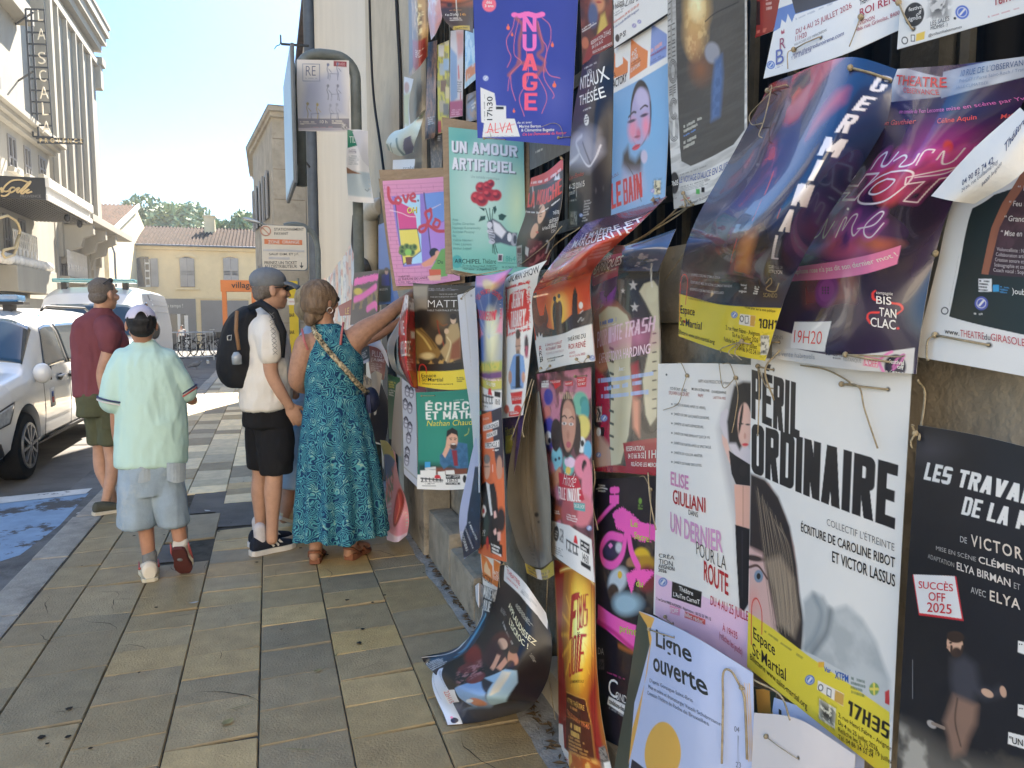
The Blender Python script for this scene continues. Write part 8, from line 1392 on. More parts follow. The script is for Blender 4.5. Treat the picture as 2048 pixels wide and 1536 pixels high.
for k in range(26):
 y=660+36*k;P.L([(100,y+20),(700,y-10)],5,(176,106,144),.7,n=1)
 for j in range(6):x=130+110*j+(55 if k%2 else 0);P.L([(x,y+18),(x+3,y+50)],5,(176,106,144),.7,n=1)
P.Y([(195,780),(680,732),(700,1360),(300,1418)],(142,120,196));P.Y([(225,790),(450,765),(470,1380),(300,1398)],(170,206,232));P.Y([(228,812),(360,880),(415,960),(425,1075),(265,1080)],(204,76,136));P.Y([(262,1082),(428,1076),(455,1275),(300,1395),(290,1290)],(222,206,96));P.L([(265,1080),(428,1074)],8,(70,56,90),n=1);P.L([(428,1074),(460,1275),(300,1398)],7,(70,56,90),n=1);P.L([(225,790),(300,1398)],7,(70,56,90),n=1);P.Y([(492,755),(690,735),(690,990),(535,1050)],(112,146,212));P.Y([(535,1060),(690,1000),(690,1340),(560,1360)],(176,132,206));P.L([(488,750),(560,1360)],12,(90,74,120),n=1)
for x,y in((290,1250),(330,1235),(370,1245),(400,1240),(310,1290),(380,1290),(345,1280),(285,1280)):P.E((x,y),28,30,(110,130,70),.3);P.E((x+4,y-4),14,16,(60,84,50),.4)
P.E((345,1285),30,30,(140,190,90),.3);P.Y([(320,1330),(385,1325),(375,1395),(330,1398)],(120,70,56));P.L([(180,905),(280,930),(350,960),(420,965)],3,(230,210,220));P.L([(540,900),(640,850)],3,(230,210,220))
P.E((580,1290),44,44,(40,36,44),.1);P.E((590,1320),40,40,(40,36,44),.2);P.Y([(460,1390),(600,1300),(620,1320),(560,1400),(490,1420)],(220,150,120),.03);P.E((610,1300),22,30,(222,160,132),.2);P.Y([(640,1260),(700,1240),(700,1500),(560,1520),(540,1450),(590,1370)],(112,160,84),.03);P.Y([(530,1440),(640,1440),(640,1490),(540,1500)],(206,96,64),.02);P.Y([(520,1500),(640,1490),(640,1540),(540,1540)],(222,176,150),.02)
LR=(186,66,82)
P.L([(165,705),(172,790),(200,835),(235,840)],30,LR,1,0,4);P.L([(250,790),(230,815),(255,845),(280,815),(255,788)],26,LR);P.L([(300,775),(325,830),(345,770)],26,LR);P.L([(362,800),(405,785),(395,755),(368,775),(372,815),(410,825)],22,LR);P.E((435,818),7,10,(60,46,60))
P.X('OH',340,940,426,932,56,(90,76,40),.03);P.X('OH',336,936,422,928,56,(222,206,96),.024)
P.L([(550,900),(500,930),(520,1000),(500,1080),(455,1100),(450,1060),(520,1040),(600,1090),(680,1095)],26,LR);P.L([(545,895),(555,960),(520,1040)],24,LR);P.L([(590,1000),(570,1040),(610,1060),(630,1010),(590,985)],22,LR)
P.X('Du',612,1390,660,1388,34,(40,50,40),.004);P.X('THÉÂTRE',256,1516,360,1508,20,(60,40,56),.006);P.X('LE THÉÂTRE DE LANDE',256,1540,520,1522,24,(60,40,56),.006);P.G((256,1550),(470,1536),(258,1580),2,(90,60,84))
P.backing([[(758,340,4.16),(915,334,3.76)],[(786,582,4.12),(930,566,3.74)]])
P=Poster('narrow stack of brown cardboard edges beside the pink brick poster',[[(757,356,4.2),(766,362,4.14)],[(771,470,4.2),(779,474,4.14)],[(786,574,4.2),(795,578,4.14)]],bg=(150,126,96),group='cardboard mounts',name='cardboard_sheet',cat='cardboard',matte=True,wob=.002)
P.frame(*F3);P.L([(100,650),(180,1180),(215,1500)],5,(110,88,62));P.L([(84,650),(165,1180),(200,1500)],5,(190,164,128))
P=Poster('dark brown poster of draped figures with a harp, white title MATT, yellow foot',[[(826,566,3.9),(890,570,3.74),(952,572,3.6)],[(830,680,3.9),(894,684,3.74),(955,686,3.6)],[(834,772,3.88),(896,780,3.74),(958,778,3.6)]],bg=(66,56,44),wob=.004)
P.frame(*F5);P.Y([(700,560),(835,560),(830,760),(720,780)],(150,140,124),.1);P.E((780,850),70,90,(44,40,36),.5);P.E((940,860),70,70,(116,92,60),.8,.7);P.Y([(725,930),(780,920),(850,1000),(900,1060),(950,1130),(920,1180),(820,1160),(740,1190),(725,1100)],(140,110,60),.06);P.L([(740,950),(800,1010),(860,1100)],16,(206,184,110),.8,12);P.L([(760,930),(840,1000),(900,1090)],10,(90,70,36),.8,8);P.E((830,1160),60,30,(206,190,140),.6,.9);P.L([(915,860),(930,950),(965,1050),(975,1090)],13,(140,64,40));P.L([(920,860),(960,900),(1000,890)],8,(140,84,44))
P.Y([(985,960),(1030,890),(1090,880),(1110,960),(1110,1180),(1000,1220),(940,1120),(990,1050)],(176,150,104),.06);P.Y([(1040,1060),(1110,1000),(1115,1180),(1020,1200)],(140,84,56),.1);P.E((1052,850),24,38,(206,176,146),.2);P.E((1052,825),28,26,(50,40,34),.3);P.E((995,950),20,24,(206,176,140),.3);P.E((930,1020),30,44,(190,160,116),.4);P.L([(1000,1000),(1030,1060),(990,1200)],12,(222,206,160),.7,8);P.O((206,166,90),30,.55,.1,.8,4,region=[(740,1200),(960,1190),(1110,1180),(1110,1230),(740,1230)]);P.Y([(735,1228),(1125,1215),(1130,1280),(738,1290)],(48,42,36))
P.Y([(745,1290),(1180,1270),(1190,1440),(750,1425)],(220,200,62));P.X('MATT',836,745,1085,745,62,WH,-.012);P.X('FABLE THÉÂTRALE ET MUSICALE',832,778,1160,776,18,(206,202,196),-.004);P.X('TEXTE DE LAURA LÉO',930,638,1085,636,12,(190,184,176));P.X('MISE EN SCÈNE PAR SÉBASTIEN',858,662,1110,656,12,(190,184,176));P.G((840,580),(1110,575),(842,606),2,(150,144,150),.7);P.X('Espace',780,1342,906,1340,30,INK,.006);P.X('St·Martial',784,1376,966,1376,32,INK,.006);P.X('Billetterie www.saint-martial.org',790,1402,1052,1402,14,INK,.004);P.L([(765,1385),(762,1260),(790,1232),(818,1260),(824,1310)],7,(206,60,50));P.G((1080,1340),(1150,1336),(1080,1385),3,INK,.8)
P=Poster('green poster of a smiling man in a denim jacket, white foot',[[(832,785,3.86),(895,782,3.72),(962,776,3.56)],[(836,880,3.86),(898,878,3.72),(962,874,3.56)],[(834,978,3.86),(896,980,3.72),(960,976,3.56)]],bg=(40,124,106),wob=.004)
P.frame(*F6);P.E((700,700),200,300,(48,138,118),.9,.6);P.E((900,800),140,240,(30,96,86),.9,.6);P.Y([(515,860),(910,880),(910,960),(515,960)],(26,62,58),.2,.8);P.Y([(640,900),(900,905),(900,960),(640,950)],(120,66,48),.1);P.Y([(540,925),(660,920),(660,960),(540,960)],WH);P.Y([(675,935),(730,930),(730,960),(675,960)],WH);P.Y([(735,925),(800,922),(805,955),(735,955)],WH);P.Y([(575,860),(616,858),(618,900),(576,905)],(64,150,200));P.Y([(575,905),(660,895),(660,915),(578,925)],(206,206,202))
P.Y([(690,810),(740,760),(790,700),(900,720),(910,905),(820,910),(770,880),(720,915),(690,870)],(64,110,146),.04);P.O((40,78,112),60,.5,.2,.5,3,region=[(690,810),(740,760),(900,720),(910,905),(720,915)]);P.Y([(780,770),(820,770),(830,890),(800,890)],(140,44,54),.04);P.E((788,690),40,74,(214,166,140),.12);P.Y([(738,690),(745,620),(785,596),(825,620),(830,670),(815,650),(780,640),(755,660)],(36,30,30),.03);P.E((795,740),28,24,(70,50,44),.5,.9);P.E((795,722),16,6,(230,220,212),.3);P.E((775,688),7,4,(40,30,30),.4);P.E((806,688),7,4,(40,30,30),.4);P.L([(764,678),(784,674)],4,(40,30,28),n=1);P.L([(798,674),(818,680)],4,(40,30,28),n=1);P.Y([(710,800),(735,740),(745,665),(755,670),(752,730),(770,740),(760,770),(730,830)],(214,166,140),.03)
P.Y([(512,956),(910,950),(910,1100),(512,1090)],WH)
for k in range(6):P.L([(555+28*k,985),(555+28*k,1004)],9,INK,n=1)
P.L([(545,985),(712,1000)],9,INK,n=1);P.E((672,972),22,14,(200,44,52));P.R(648,978,700,986,(200,44,52));P.X('Marelle des Teinturiers',545,1016,714,1016,12,INK,.008);P.G((575,1022),(650,1022),(575,1032),1,INK);P.R(735,960,845,990,INK);P.X('4/07 - 25/07',740,980,840,978,14,WH,.008);P.X('10h50',748,1014,830,1014,22,INK,.012);P.R(735,1018,845,1034,INK);P.G((738,1020),(842,1020),(738,1032),1,WH,.8);P.L([(555,1042),(660,1044)],2,INK);P.E((880,990),14,30,INK)
P.bk('ÉCHEC',(580,402),(915,394),(580,464),(228,228,222),.28,.32);P.bk('ET MATH',(582,474),(936,462),(582,535),(228,228,222),.3,.16);P.X('Nathan Chaudat',590,584,985,570,42,(222,206,70),-.004,lean=.2);P.G((795,380),(910,376),(795,390),1,(190,206,200));P.L([(915,600),(905,640),(880,658)],4,(206,200,80));P.L([(880,658),(892,650)],4,(206,200,80));P.I((552,352),(650,350),())
P=Poster('plain white back of a turned sheet hanging edge-on left of the blue fairground poster',[[(915,590,3.35),(932,585,3.2),(950,575,2.95)],[(926,720,3.3),(944,720,3.12),(957,710,2.9)],[(944,850,3.2),(953,850,3.0),(959,840,2.85)],[(950,985,3.1),(955,985,2.95),(960,985,2.8)]],bg=(222,220,220),back=(210,206,200),wob=.004,name='turned_poster')
P.frame(*F7);P.E((102,412),5,6,INK);P.I((18,440),(100,330),[[(60,380),(140,300)]],.0014)
P=Poster('lilac and navy sheet curled at its foot, white slanted words near the stone steps',[[(952,870,3.05),(962,868,2.85)],[(932,960,3.15),(962,960,2.85)],[(918,1040,3.2),(960,1045,2.85)],[(928,1118,3.15),(960,1095,2.85)]],bg=(190,190,214),wob=.003)
P.frame(*F8);P.Y([(110,560),(160,560),(160,1180),(10,1230),(0,1180),(50,980)],(44,52,72),.02);P.O((70,90,120),20,.55,.15,.6,3,region=[(110,700),(150,700),(150,1000),(70,1100)]);P.N('5 MINUTES',(75,960),(130,1090),(62,965),WH,.01);P.N('connaissance',(48,1005),(105,1150),(34,1010),(206,206,214),0);P.N('INCONNU',(20,1030),(62,1165),(2,1040),WH,.012)
P=Poster('black poster with red band, red title LA MOUCHE and a dark-haired woman in profile',[[(1062,356,.04),(1095,342,.05),(1126,316,.04)],[(1050,430,.10),(1085,428,.12),(1124,398,.08)],[(1034,480,.10),(1070,480,.12),(1112,460,.10)],[(1034,534,.06),(1060,534,.08),(1096,530,.07)]],bg=(40,36,38),wob=.005)
P.frame(*F4);P.Y([(150,420),(570,200),(565,360),(190,555)],(196,52,48));P.G((225,490),(540,345),(222,520),1,(226,210,206),.9,ragged=.02,weight=.8);P.L([(240,555),(255,760)],18,(196,190,190),.7,8);P.Y([(470,480),(480,420),(500,450),(520,400),(528,470)],(206,204,204));P.L([(300,510),(460,480)],4,(150,40,40),.6)
P.E((330,830),42,110,(206,164,136),.1,1,14);P.Y([(180,1050),(215,950),(280,800),(345,745),(300,830),(240,930),(215,1010),(220,1130),(170,1180)],(58,40,36),.05);P.E((255,1020),36,80,(206,160,132),.15,1,18);P.E((285,1030),16,12,(196,90,80),.4);P.E((322,862),12,6,(50,36,32),.4);P.L([(305,838),(340,830)],5,(50,36,32));P.Y([(195,1100),(290,1110),(420,1280),(400,1420),(150,1400)],(96,44,52),.1);P.O((190,110,116),30,.55,.15,.8,3,region=[(220,1150),(330,1130),(420,1260),(380,1400),(200,1380)]);P.Y([(165,1180),(200,1200),(190,1290),(160,1260)],(200,196,194),.05);P.L([(390,1120),(410,1150),(380,1250)],14,(190,186,186),.8,6)
P.bk('LA',(196,618),(270,590),(182,770),(206,58,50),.34,.12);P.bk('MOUCHE',(296,580),(545,460),(280,735),(206,58,50),.34,.14);P.G((165,800),(525,665),(165,825),1,WH,.85,ragged=.02);P.X('THÉÂTRE',456,845,522,830,44,WH,.002);P.X('LES ÉTOILES',418,935,514,905,44,WH,.002);P.X('du 4 au 25 JUILLET',345,1010,500,965,40,WH,.004);P.X('15H',440,1040,488,1024,36,(180,176,176),0)
P.Y([(70,1180),(125,1165),(125,1390),(70,1400)],(170,164,164));P.Y([(76,1200),(118,1190),(118,1250),(76,1250)],(96,50,60));P.O(INK,150,.5,.1,.9,3,region=[(76,1262),(120,1258),(120,1385),(76,1390)]);P.I((555,210),(560,260),[[(585,180),(590,60),(575,10)]])
P=Poster('dusty dark blue poster half hidden under the indigo poster, its foot on a green rail',[[(1058,240,.0),(1140,200,.0)],[(1060,340,.0),(1142,300,.0)]],bg=(66,72,82));P.frame(*F4);P.O((90,96,106),60,.55,.15,.6,stretch=(6,.3));P.G((270,170),(350,130),(270,200),1,WH)
def small(label,rows,bg,paint=None,**k):
 P=Poster(label,rows,bg=bg,**k);P.frame(*F1)
 if paint:paint(P)
 return P
def p_(P):P.O((196,160,110),30,.5,.2,.9,3,stretch=(1,.4));P.Y([(430,400),(580,380),(590,640),(430,660)],(150,62,58),.1);P.Y([(380,-40),(420,-40),(440,700),(390,780)],(84,76,66),.1,.8);P.G((465,505),(560,480),(465,590),4,(222,206,196),.9);P.O((230,214,160),40,.6,.1,.8,6,region=[(460,0),(540,0),(560,330),(470,360)])
small('earth brown poster with a brick red foot, top left end of the fence',[[(815,-60,.06),(832,-70,.10),(856,-80,.06)],[(818,60,.06),(836,52,.11),(857,45,.06)],[(818,155,.07),(838,135,.10),(855,112,.05)]],(124,100,76),p_)
def p_(P):P.Y([(600,120),(740,80),(735,240),(640,400),(610,330)],(190,150,162),.2);P.O((206,150,150),20,.55,.15,.8,4);P.G((640,330),(720,270),(640,380),2,WH)
small('pale pink and white poster with a pointed lower corner, top left of the fence',[[(858,-60,.08),(872,-70,.10),(886,-90,.08)],[(856,30,.08),(870,40,.10),(884,30,.08)],[(862,80,.08),(872,66,.09),(882,44,.08)]],(212,206,214),p_)
def p_(P):P.Y([(700,-100),(1060,-100),(1060,30),(720,40)],(206,96,44),.3);P.L([(720,20),(900,40),(1050,0)],16,(96,44,30),.8,10);P.E((815,50),26,22,(60,40,36),.3);P.X('un rêve d\'Icare',815,112,938,108,16,(206,140,84),.004);P.X('4 au 25 juillet à',770,165,910,158,26,WH,.006);P.X('14h',925,162,985,160,28,(226,160,80),.008);P.G((820,180),(950,176),(820,220),2,(206,196,190),.9);P.Y([(855,270),(1020,262),(1025,312),(850,306)],(206,176,74));P.X('Espace Daniel',870,298,1005,290,16,INK,.006)
small('poster of an orange sunset sea with a narrow yellow foot, left of the indigo poster',[[(880,-60,3.25),(912,-62,3.15),(944,-66,2.95)],[(884,30,3.25),(915,28,3.15),(946,28,2.95)],[(906,60,3.2),(925,60,3.1),(946,66,2.95)]],(66,50,56),p_)
def p_(P):P.O((120,120,96),26,.55,.1,.8,4);[P.Y([(700+a,b),(760+a,b),(756+a,b+120),(704+a,b+120)],c,.01)for a,b,c in((0,460,(222,216,206)),(10,650,(176,186,190)),(50,600,(150,180,206)),(20,820,(120,84,60)),(70,890,(222,206,150)),(10,1030,(190,176,150)),(50,1060,(120,120,116)))];P.Y([(690,1240),(730,1230),(730,1360),(695,1360)],(176,50,60));P.E((785,435),22,34,(206,200,170))
small('bright yellow poster patterned with picture frames, hanging in a narrow strip',[[(875,90,.02),(898,80,.02)],[(875,170,.03),(899,165,.03)],[(876,268,.02),(897,262,.02)]],(206,196,74),p_)
def p_(P):P.Y([(820,480),(890,560),(895,1000),(825,1080)],(130,160,196),.1,.9);P.Y([(880,310),(960,310),(955,560),(900,600)],(206,140,130),.2,.8);P.Y([(815,1040),(950,1020),(950,1190),(815,1200)],(176,80,120),.05);P.L([(905,690),(910,790)],18,(200,60,60));P.G((895,830),(945,830),(895,950),5,(90,90,96));P.L([(925,960),(926,1010)],10,(190,50,50));P.G((830,1120),(945,1110),(830,1185),3,(230,190,210))
small('white and pale blue poster with a magenta foot, hanging in a narrow strip',[[(901,62,.02),(927,58,.03)],[(900,150,.03),(926,145,.03)],[(899,236,.02),(925,232,.02)]],(214,206,206),p_)
def p_(P):P.Y([(970,500),(1085,460),(1080,640),(980,700)],(120,180,216),.2);P.Y([(975,720),(1080,640),(1080,750),(980,840)],(214,130,84),.05);P.O((206,226,232),26,.55,.15,.8,3)
small('pale blue and orange poster with a white slanted foot, left of the indigo poster',[[(930,62,.03),(953,56,.04)],[(930,130,.05),(954,125,.05)],[(929,178,.05),(952,158,.05)]],(160,196,216),p_)
def p_(P):P.O((170,120,80),26,.5,.15,.9,3);P.O((40,34,40),30,.6,.1,.9,6);P.G((590,1200),(660,1180),(590,1290),4,WH)
small('long brown and black crowd poster hanging as a narrow strip by the corrugated sheet',[[(856,85,.01),(874,80,.02)],[(853,180,.02),(872,175,.03)],[(850,280,.01),(870,275,.02)]],(110,84,66),p_)
def p_(P):P.O((60,60,66),20,.5,.1,.9,3);P.O((140,130,110),50,.6,.1,.8,5);P.G((690,1390),(730,1385),(690,1450),3,WH)
small('dark grey weathered poster strip under the narrow brown one',[[(860,272,.0),(886,268,.0)],[(862,345,.0),(884,342,.0)]],(70,60,52),p_)
def p_(P):P.E((1030,1100),40,140,(130,150,180),.5);P.O((180,150,120),40,.6,.1,.7,5);P.L([(1000,1050),(1080,980)],10,(60,56,60));P.G((1040,1060),(1085,1030),(1040,1130),2,WH,.9)
small('grey poster with a white brush script, tucked left of the indigo poster foot',[[(932,190,.01),(954,180,.01)],[(932,245,.01),(953,240,.01)]],(110,110,116),p_)
def p_(P):P.E((375,900),26,60,(190,140,110),.4);P.Y([(345,960),(420,940),(400,1300),(345,1280)],(196,190,130),.2,.8)
small('white edged poster strip standing off the plaster pilaster',[[(808,153,.03),(827,158,.03)],[(808,200,.03),(818,205,.03)],[(809,262,.03),(822,265,.03)]],(222,218,214),p_)
P=Poster('striped teal and white sheet rolled into a tube against the pilaster',[[(776,300,.02),(772,284,.06),(790,262,.10),(822,262,.10)],[(800,312,.02),(796,296,.08),(812,262,.14),(840,230,.12)],[(828,304,.02),(828,290,.08),(838,262,.12),(852,218,.06)]],bg=(206,222,216),back=(214,216,216),wob=.0)
P.frame(*F3);P.L([(160,330),(175,420),(250,450)],26,(70,120,124));P.L([(240,260),(280,380),(340,440)],22,(70,120,124));P.L([(190,300),(215,420),(250,440)],9,(90,140,140));P.Y([(310,260),(370,230),(400,330),(380,400),(330,420),(300,340)],(56,64,120),.02)
P=Poster('white sheet with black handwriting showing below the rolled striped sheet',[[(786,320,.01),(830,318,.01)],[(785,342,.01),(828,341,.01)]],bg=(222,220,220));P.frame(*F3);P.X('trahi',300,540,400,534,30,(60,56,56),-.006)
P=Poster('red and white sheet bulging in a half roll left of the dark brown poster',[[(808,592,3.95),(815,590,3.78),(828,600,3.86)],[(798,650,4.02),(812,655,3.74),(830,660,3.88)],[(798,720,4.02),(812,725,3.74),(832,735,3.88)],[(818,768,3.95),(826,775,3.8),(836,778,3.88)]],bg=(178,46,44),wob=.003)
P.frame(*F5);P.Y([(590,860),(640,640),(720,600),(725,780),(650,760)],(210,206,206),.1);P.O((96,40,40),30,.6,.08,.8,3);P.X('VIE',602,980,632,978,120,WH,.006);P.X('VIEILLESSE',604,1170,690,1160,130,WH,.004);P.G((660,1180),(720,1180),(660,1290),5,(220,180,180),.8);P.Y([(690,950),(720,955),(722,1010),(692,1008)],WH)
P=Poster('silvery grey sheet rolled into a hoop above the black and white drawing',[[(812,652,4.05),(800,640,4.25),(794,650,4.35)],[(790,690,3.95),(776,690,4.25),(774,690,4.45)],[(795,735,3.95),(786,735,4.25),(784,735,4.4)],[(826,770,3.95),(815,765,4.2),(805,755,4.3)]],bg=(140,150,154),back=(120,116,110),wob=.002,name='rolled_poster');P.frame(*F5);P.L([(600,930),(560,1080),(600,1260)],30,(70,80,84),.7,16)
P=Poster('black and white drawing of faces on a pale panel leaning on the pier',[[(803,752,4.35),(830,748,4.2)],[(806,850,4.35),(833,850,4.2)],[(808,948,4.35),(835,975,4.2)]],bg=(190,190,198),wob=.002,matte=True);P.frame(*F6)
for x,y in((440,320),(460,450),(430,560),(450,680),(440,790),(470,330),(425,420),(460,600),(435,850)):P.E((x,y),20,40,(120,116,128),.3);P.E((x,y+5),12,26,(200,198,206),.3);P.L([(x-8,y),(x+10,y+4)],4,(40,38,46));P.L([(x-16,y-30),(x,y-46),(x+16,y-20)],9,(50,46,56),.9,3)
P.L([(395,220),(400,880)],6,(120,118,116),n=1);P.L([(405,890),(515,990)],8,(160,158,152),n=1)
P=Poster('maroon sheet edge beside the drawing',[[(828,768,4.1),(850,770,4.0)],[(832,790,4.1),(854,788,4.0)]],bg=(140,86,92));
P=Poster('poster of a hot dog on pink, low behind the dress, its foot flared out',[[(760,880,4.9),(775,884,4.7),(790,905,4.5)],[(770,930,4.85),(785,945,4.65),(798,960,4.5)],[(772,980,4.85),(790,1000,4.6),(812,1000,4.5)],[(768,1040,4.8),(792,1050,4.5),(818,1040,4.5)],[(774,1080,4.6),(795,1084,4.4),(814,1070,4.45)]],bg=(222,150,160),wob=.002)
P.frame(*F6);P.Y([(225,690),(310,700),(350,860),(240,820)],(196,176,70),.02);P.Y([(260,800),(345,850),(330,960),(260,1000)],(60,90,140),.05);P.O((206,96,60),30,.5,.1,.8,3,region=[(240,1000),(330,900),(330,1150),(250,1200)]);P.O((60,120,70),30,.6,.1,.8,5,region=[(240,1000),(330,900),(330,1150),(250,1200)]);P.E((370,1210),40,150,(150,70,60),.15,1,12);P.E((366,1210),22,130,(200,80,76),.2,1,12);P.L([(350,1330),(380,1210),(370,1100)],9,(226,140,120),.9);P.G((280,1180),(330,1160),(275,1290),3,WH,.7);P.Y([(262,1360),(440,1400),(440,1480),(280,1480)],(230,206,216),.1)
for lab,rows,bg,pt in(
 ('deep blue sky poster of a woman in a blue coat, beside the cream drainpipe',[[(757,450,5.3),(775,442,5.0)],[(757,560,5.3),(790,560,4.9)],[(757,610,5.3),(800,605,4.85)]],(62,110,176),lambda P:(P.Y([(410,420),(520,420),(520,700),(410,700)],(50,62,60),.1),P.Y([(440,470),(500,450),(510,560),(440,560)],(56,66,140),.02),P.E((482,440),14,26,(200,160,140),.2),P.E((482,420),18,16,(50,36,32),.3),P.X('MAISON',424,605,490,600,22,WH,.006))),
 ('poster sprayed with pink strokes over a golden figure, left of the blue sky poster',[[(708,546,5.6),(757,540,5.1)],[(704,590,5.6),(755,592,5.1)],[(700,650,5.6),(754,645,5.1)]],(52,50,66),lambda P:(P.O((130,110,70),20,.5,.1,.9,3,region=[(200,580),(410,600),(410,760),(190,780)]),P.E((240,610),36,30,(206,180,60),.3),P.Y([(210,500),(415,455),(410,510),(300,540),(205,560)],(238,92,176),.02,1,.012),P.L([(210,680),(280,650),(390,570)],30,(238,92,176),.9,8),P.L([(320,760),(380,720),(400,750)],34,(238,92,176),.9,8))),
 ('dark red sheet corner with gold letters beside the woman\'s face',[[(676,612,6.0),(704,598,5.6)],[(680,632,6.0),(704,630,5.6)]],(150,48,48),lambda P:P.X('LE',130,805,165,795,50,(206,170,80),.012)),
 ('terracotta poster with white title, in the shade under the reaching arms',[[(736,690,5.0),(775,700,4.7)],[(738,730,5.0),(770,740,4.7)],[(742,755,5.0),(768,760,4.7)]],(150,76,62),lambda P:(P.X('PLUS',360,1160,450,1180,50,(226,200,190),.01),P.X('J\'AIME',350,1200,470,1215,28,(226,200,190),.006),P.G((350,1215),(460,1230),(350,1290),4,(210,170,160)))),
 ('dark teal label with white print pinned under the terracotta poster',[[(720,700,4.95),(738,690,4.85)],[(722,730,4.95),(740,722,4.85)]],(70,76,78),lambda P:(P.G((258,1140),(320,1100),(262,1200),4,WH),P.Y([(262,1215),(330,1180),(332,1235),(266,1250)],(222,216,216)))),
 ('deep green poster with yellow and white print, standing by the curled grey sheet',[[(775,748,4.75),(800,756,4.55)],[(776,800,4.75),(800,806,4.55)],[(778,878,4.75),(796,880,4.55)]],(40,96,66),lambda P:(P.G((500,1370),(560,1380),(500,1430),3,(206,196,80),.95,weight=.75),P.G((500,1440),(555,1450),(500,1500),3,WH))),
 ('black poster with a pink mask, low behind the woman\'s dress',[[(752,740,5.15),(776,800,4.95)],[(742,810,5.15),(776,850,4.95)],[(740,880,5.15),(770,890,4.95)]],(44,38,42),lambda P:P.E((770,830),1,1,INK)),
 ('brown and cream poster of faces low behind the dress',[[(722,745,5.4),(745,760,5.2)],[(726,800,5.4),(744,815,5.2)],[(734,842,5.4),(745,845,5.2)]],(76,66,56),lambda P:P.O((170,150,120),40,.5,.12,.9,3)),
 ('cream scroll of paper hanging from the terracotta poster',[[(742,748,4.85),(752,742,4.75),(764,748,4.7)],[(746,790,4.85),(753,788,4.75),(758,790,4.7)],[(748,830,4.85),(750,830,4.8),(752,828,4.75)]],(206,186,160),None),
 ('grey back of a sheet hanging right of the green poster',[[(792,770,4.6),(803,760,4.45)],[(786,830,4.6),(804,850,4.45)],[(782,900,4.6),(802,915,4.45)]],(150,144,138),None),
 ('dark green camouflage sheet low behind the dress',[[(744,885,5.0),(762,890,4.9)],[(752,960,5.0),(766,960,4.9)],[(755,985,5.0),(768,985,4.9)]],(70,72,48),lambda P:P.O((30,34,26),20,.5,.1,.9)),
 ('white sheet curving under the elbow of the woman behind',[[(735,690,4.7),(760,680,4.6)],[(760,700,4.6),(775,712,4.5)],[(772,724,4.55),(778,735,4.5)]],(206,208,222),None)):
 P=Poster(lab,rows,bg=bg,wob=.003);P.frame(*F5)
 if pt:pt(P)
rs=random.Random(8)
for k in range(14):
 x=634+k*5.2;Yk=on_x(x,560,.86)[1];top=562-(k**1.5)*1.7+rs.uniform(-4,4);bot=640+rs.uniform(-10,40);o=.03+.02*(k%3);c=[(222,220,218),(206,200,196),(216,190,176),(190,200,210),(224,220,206)][k%5]
 P=Poster('sheet seen almost edge-on in a row along the plaster wall beyond the woman',[[(x,top+6,Yk),(x+7,top,Yk-.15)],[(x+1,(top+bot)/2,Yk),(x+8,(top+bot)/2,Yk-.2)],[(x,bot,Yk),(x+7,bot,Yk-.15)]],bg=c,group='sheets seen edge-on along the plaster wall',wob=.004)
 P.O((196,110,90)if k%2 else(110,130,160),12,.6,.1,.6,k)
P=Poster('white poster RE with small line drawings, tied inside the grey arched pole',[[(594,119,5.95),(646,120,5.95),(698,121,5.95)],[(594,190,5.95),(647,191,5.97),(699,192,5.95)],[(597,262,5.95),(648,263,5.95),(701,264,5.95)]],group='posters on the arched sign pole',bg=(214,212,212),wob=.006)
F9=(350,50,3.072);P.frame(*F9);P.Y([(800,350),(1030,250),(1060,560),(760,590)],(178,184,206),.3,.8);P.Y([(755,575),(1070,575),(1072,635),(755,632)],(130,130,146));P.Y([(757,632),(1072,635),(1072,648),(757,648)],(176,174,190));P.Y([(974,220),(1054,224),(1054,258),(974,254)],(140,44,66));P.L([(785,240),(888,240),(890,344),(786,343),(785,240)],3,(100,120,156),n=1);P.X('RE',804,312,864,312,60,(90,100,130),-.012);P.G((800,322),(876,322),(800,332),1,(130,140,160));P.X('11h00',990,248,1044,250,18,(206,160,170),.0);P.X('10 h',890,604,936,605,20,WH,.008);P.G((768,590),(876,590),(768,612),2,WH,.7);P.G((964,582),(1040,584),(964,608),2,WH,.8);P.G((830,622),(1010,624),(830,632),1,(200,150,160),.6);P.R(1022,608,1058,642,(190,190,196));P.O((90,90,100),120,.5,.1,.9,3,region=[(1024,608),(1058,608),(1058,640),(1024,640)])
for x,y,c in((940,270,(96,110,146)),(1000,265,(96,110,146)),(940,400,(110,120,140)),(1000,400,(110,116,140)),(815,510,(150,140,100)),(875,515,(176,160,96)),(955,520,(150,156,180)),(995,515,(150,156,180))):P.L([(x,y-20),(x-6,y),(x+2,y+30),(x,y+60)],5,c,.9);P.L([(x+4,y),(x+20,y+20)],4,c,.9);P.E((x,y-26),8,10,c,.3)
for x,y in((950,300),(960,425),(835,545),(955,545)):P.L([(x,y),(x+50,y-2)],3,(110,120,150),n=1);P.L([(x+4,y),(x,y+40)],3,(110,120,150),n=1);P.L([(x+46,y),(x+50,y+40)],3,(110,120,150),n=1)
P=Poster('curled white poster with a green corner and grey sea view, on the arched pole',[[(694,260,5.9),(716,259,5.88),(736,262,5.85)],[(693,330,5.9),(716,332,5.82),(738,335,5.85)],[(697,402,5.9),(722,405,5.84),(748,406,5.8)]],group='posters on the arched sign pole',bg=(212,212,214),wob=.004)
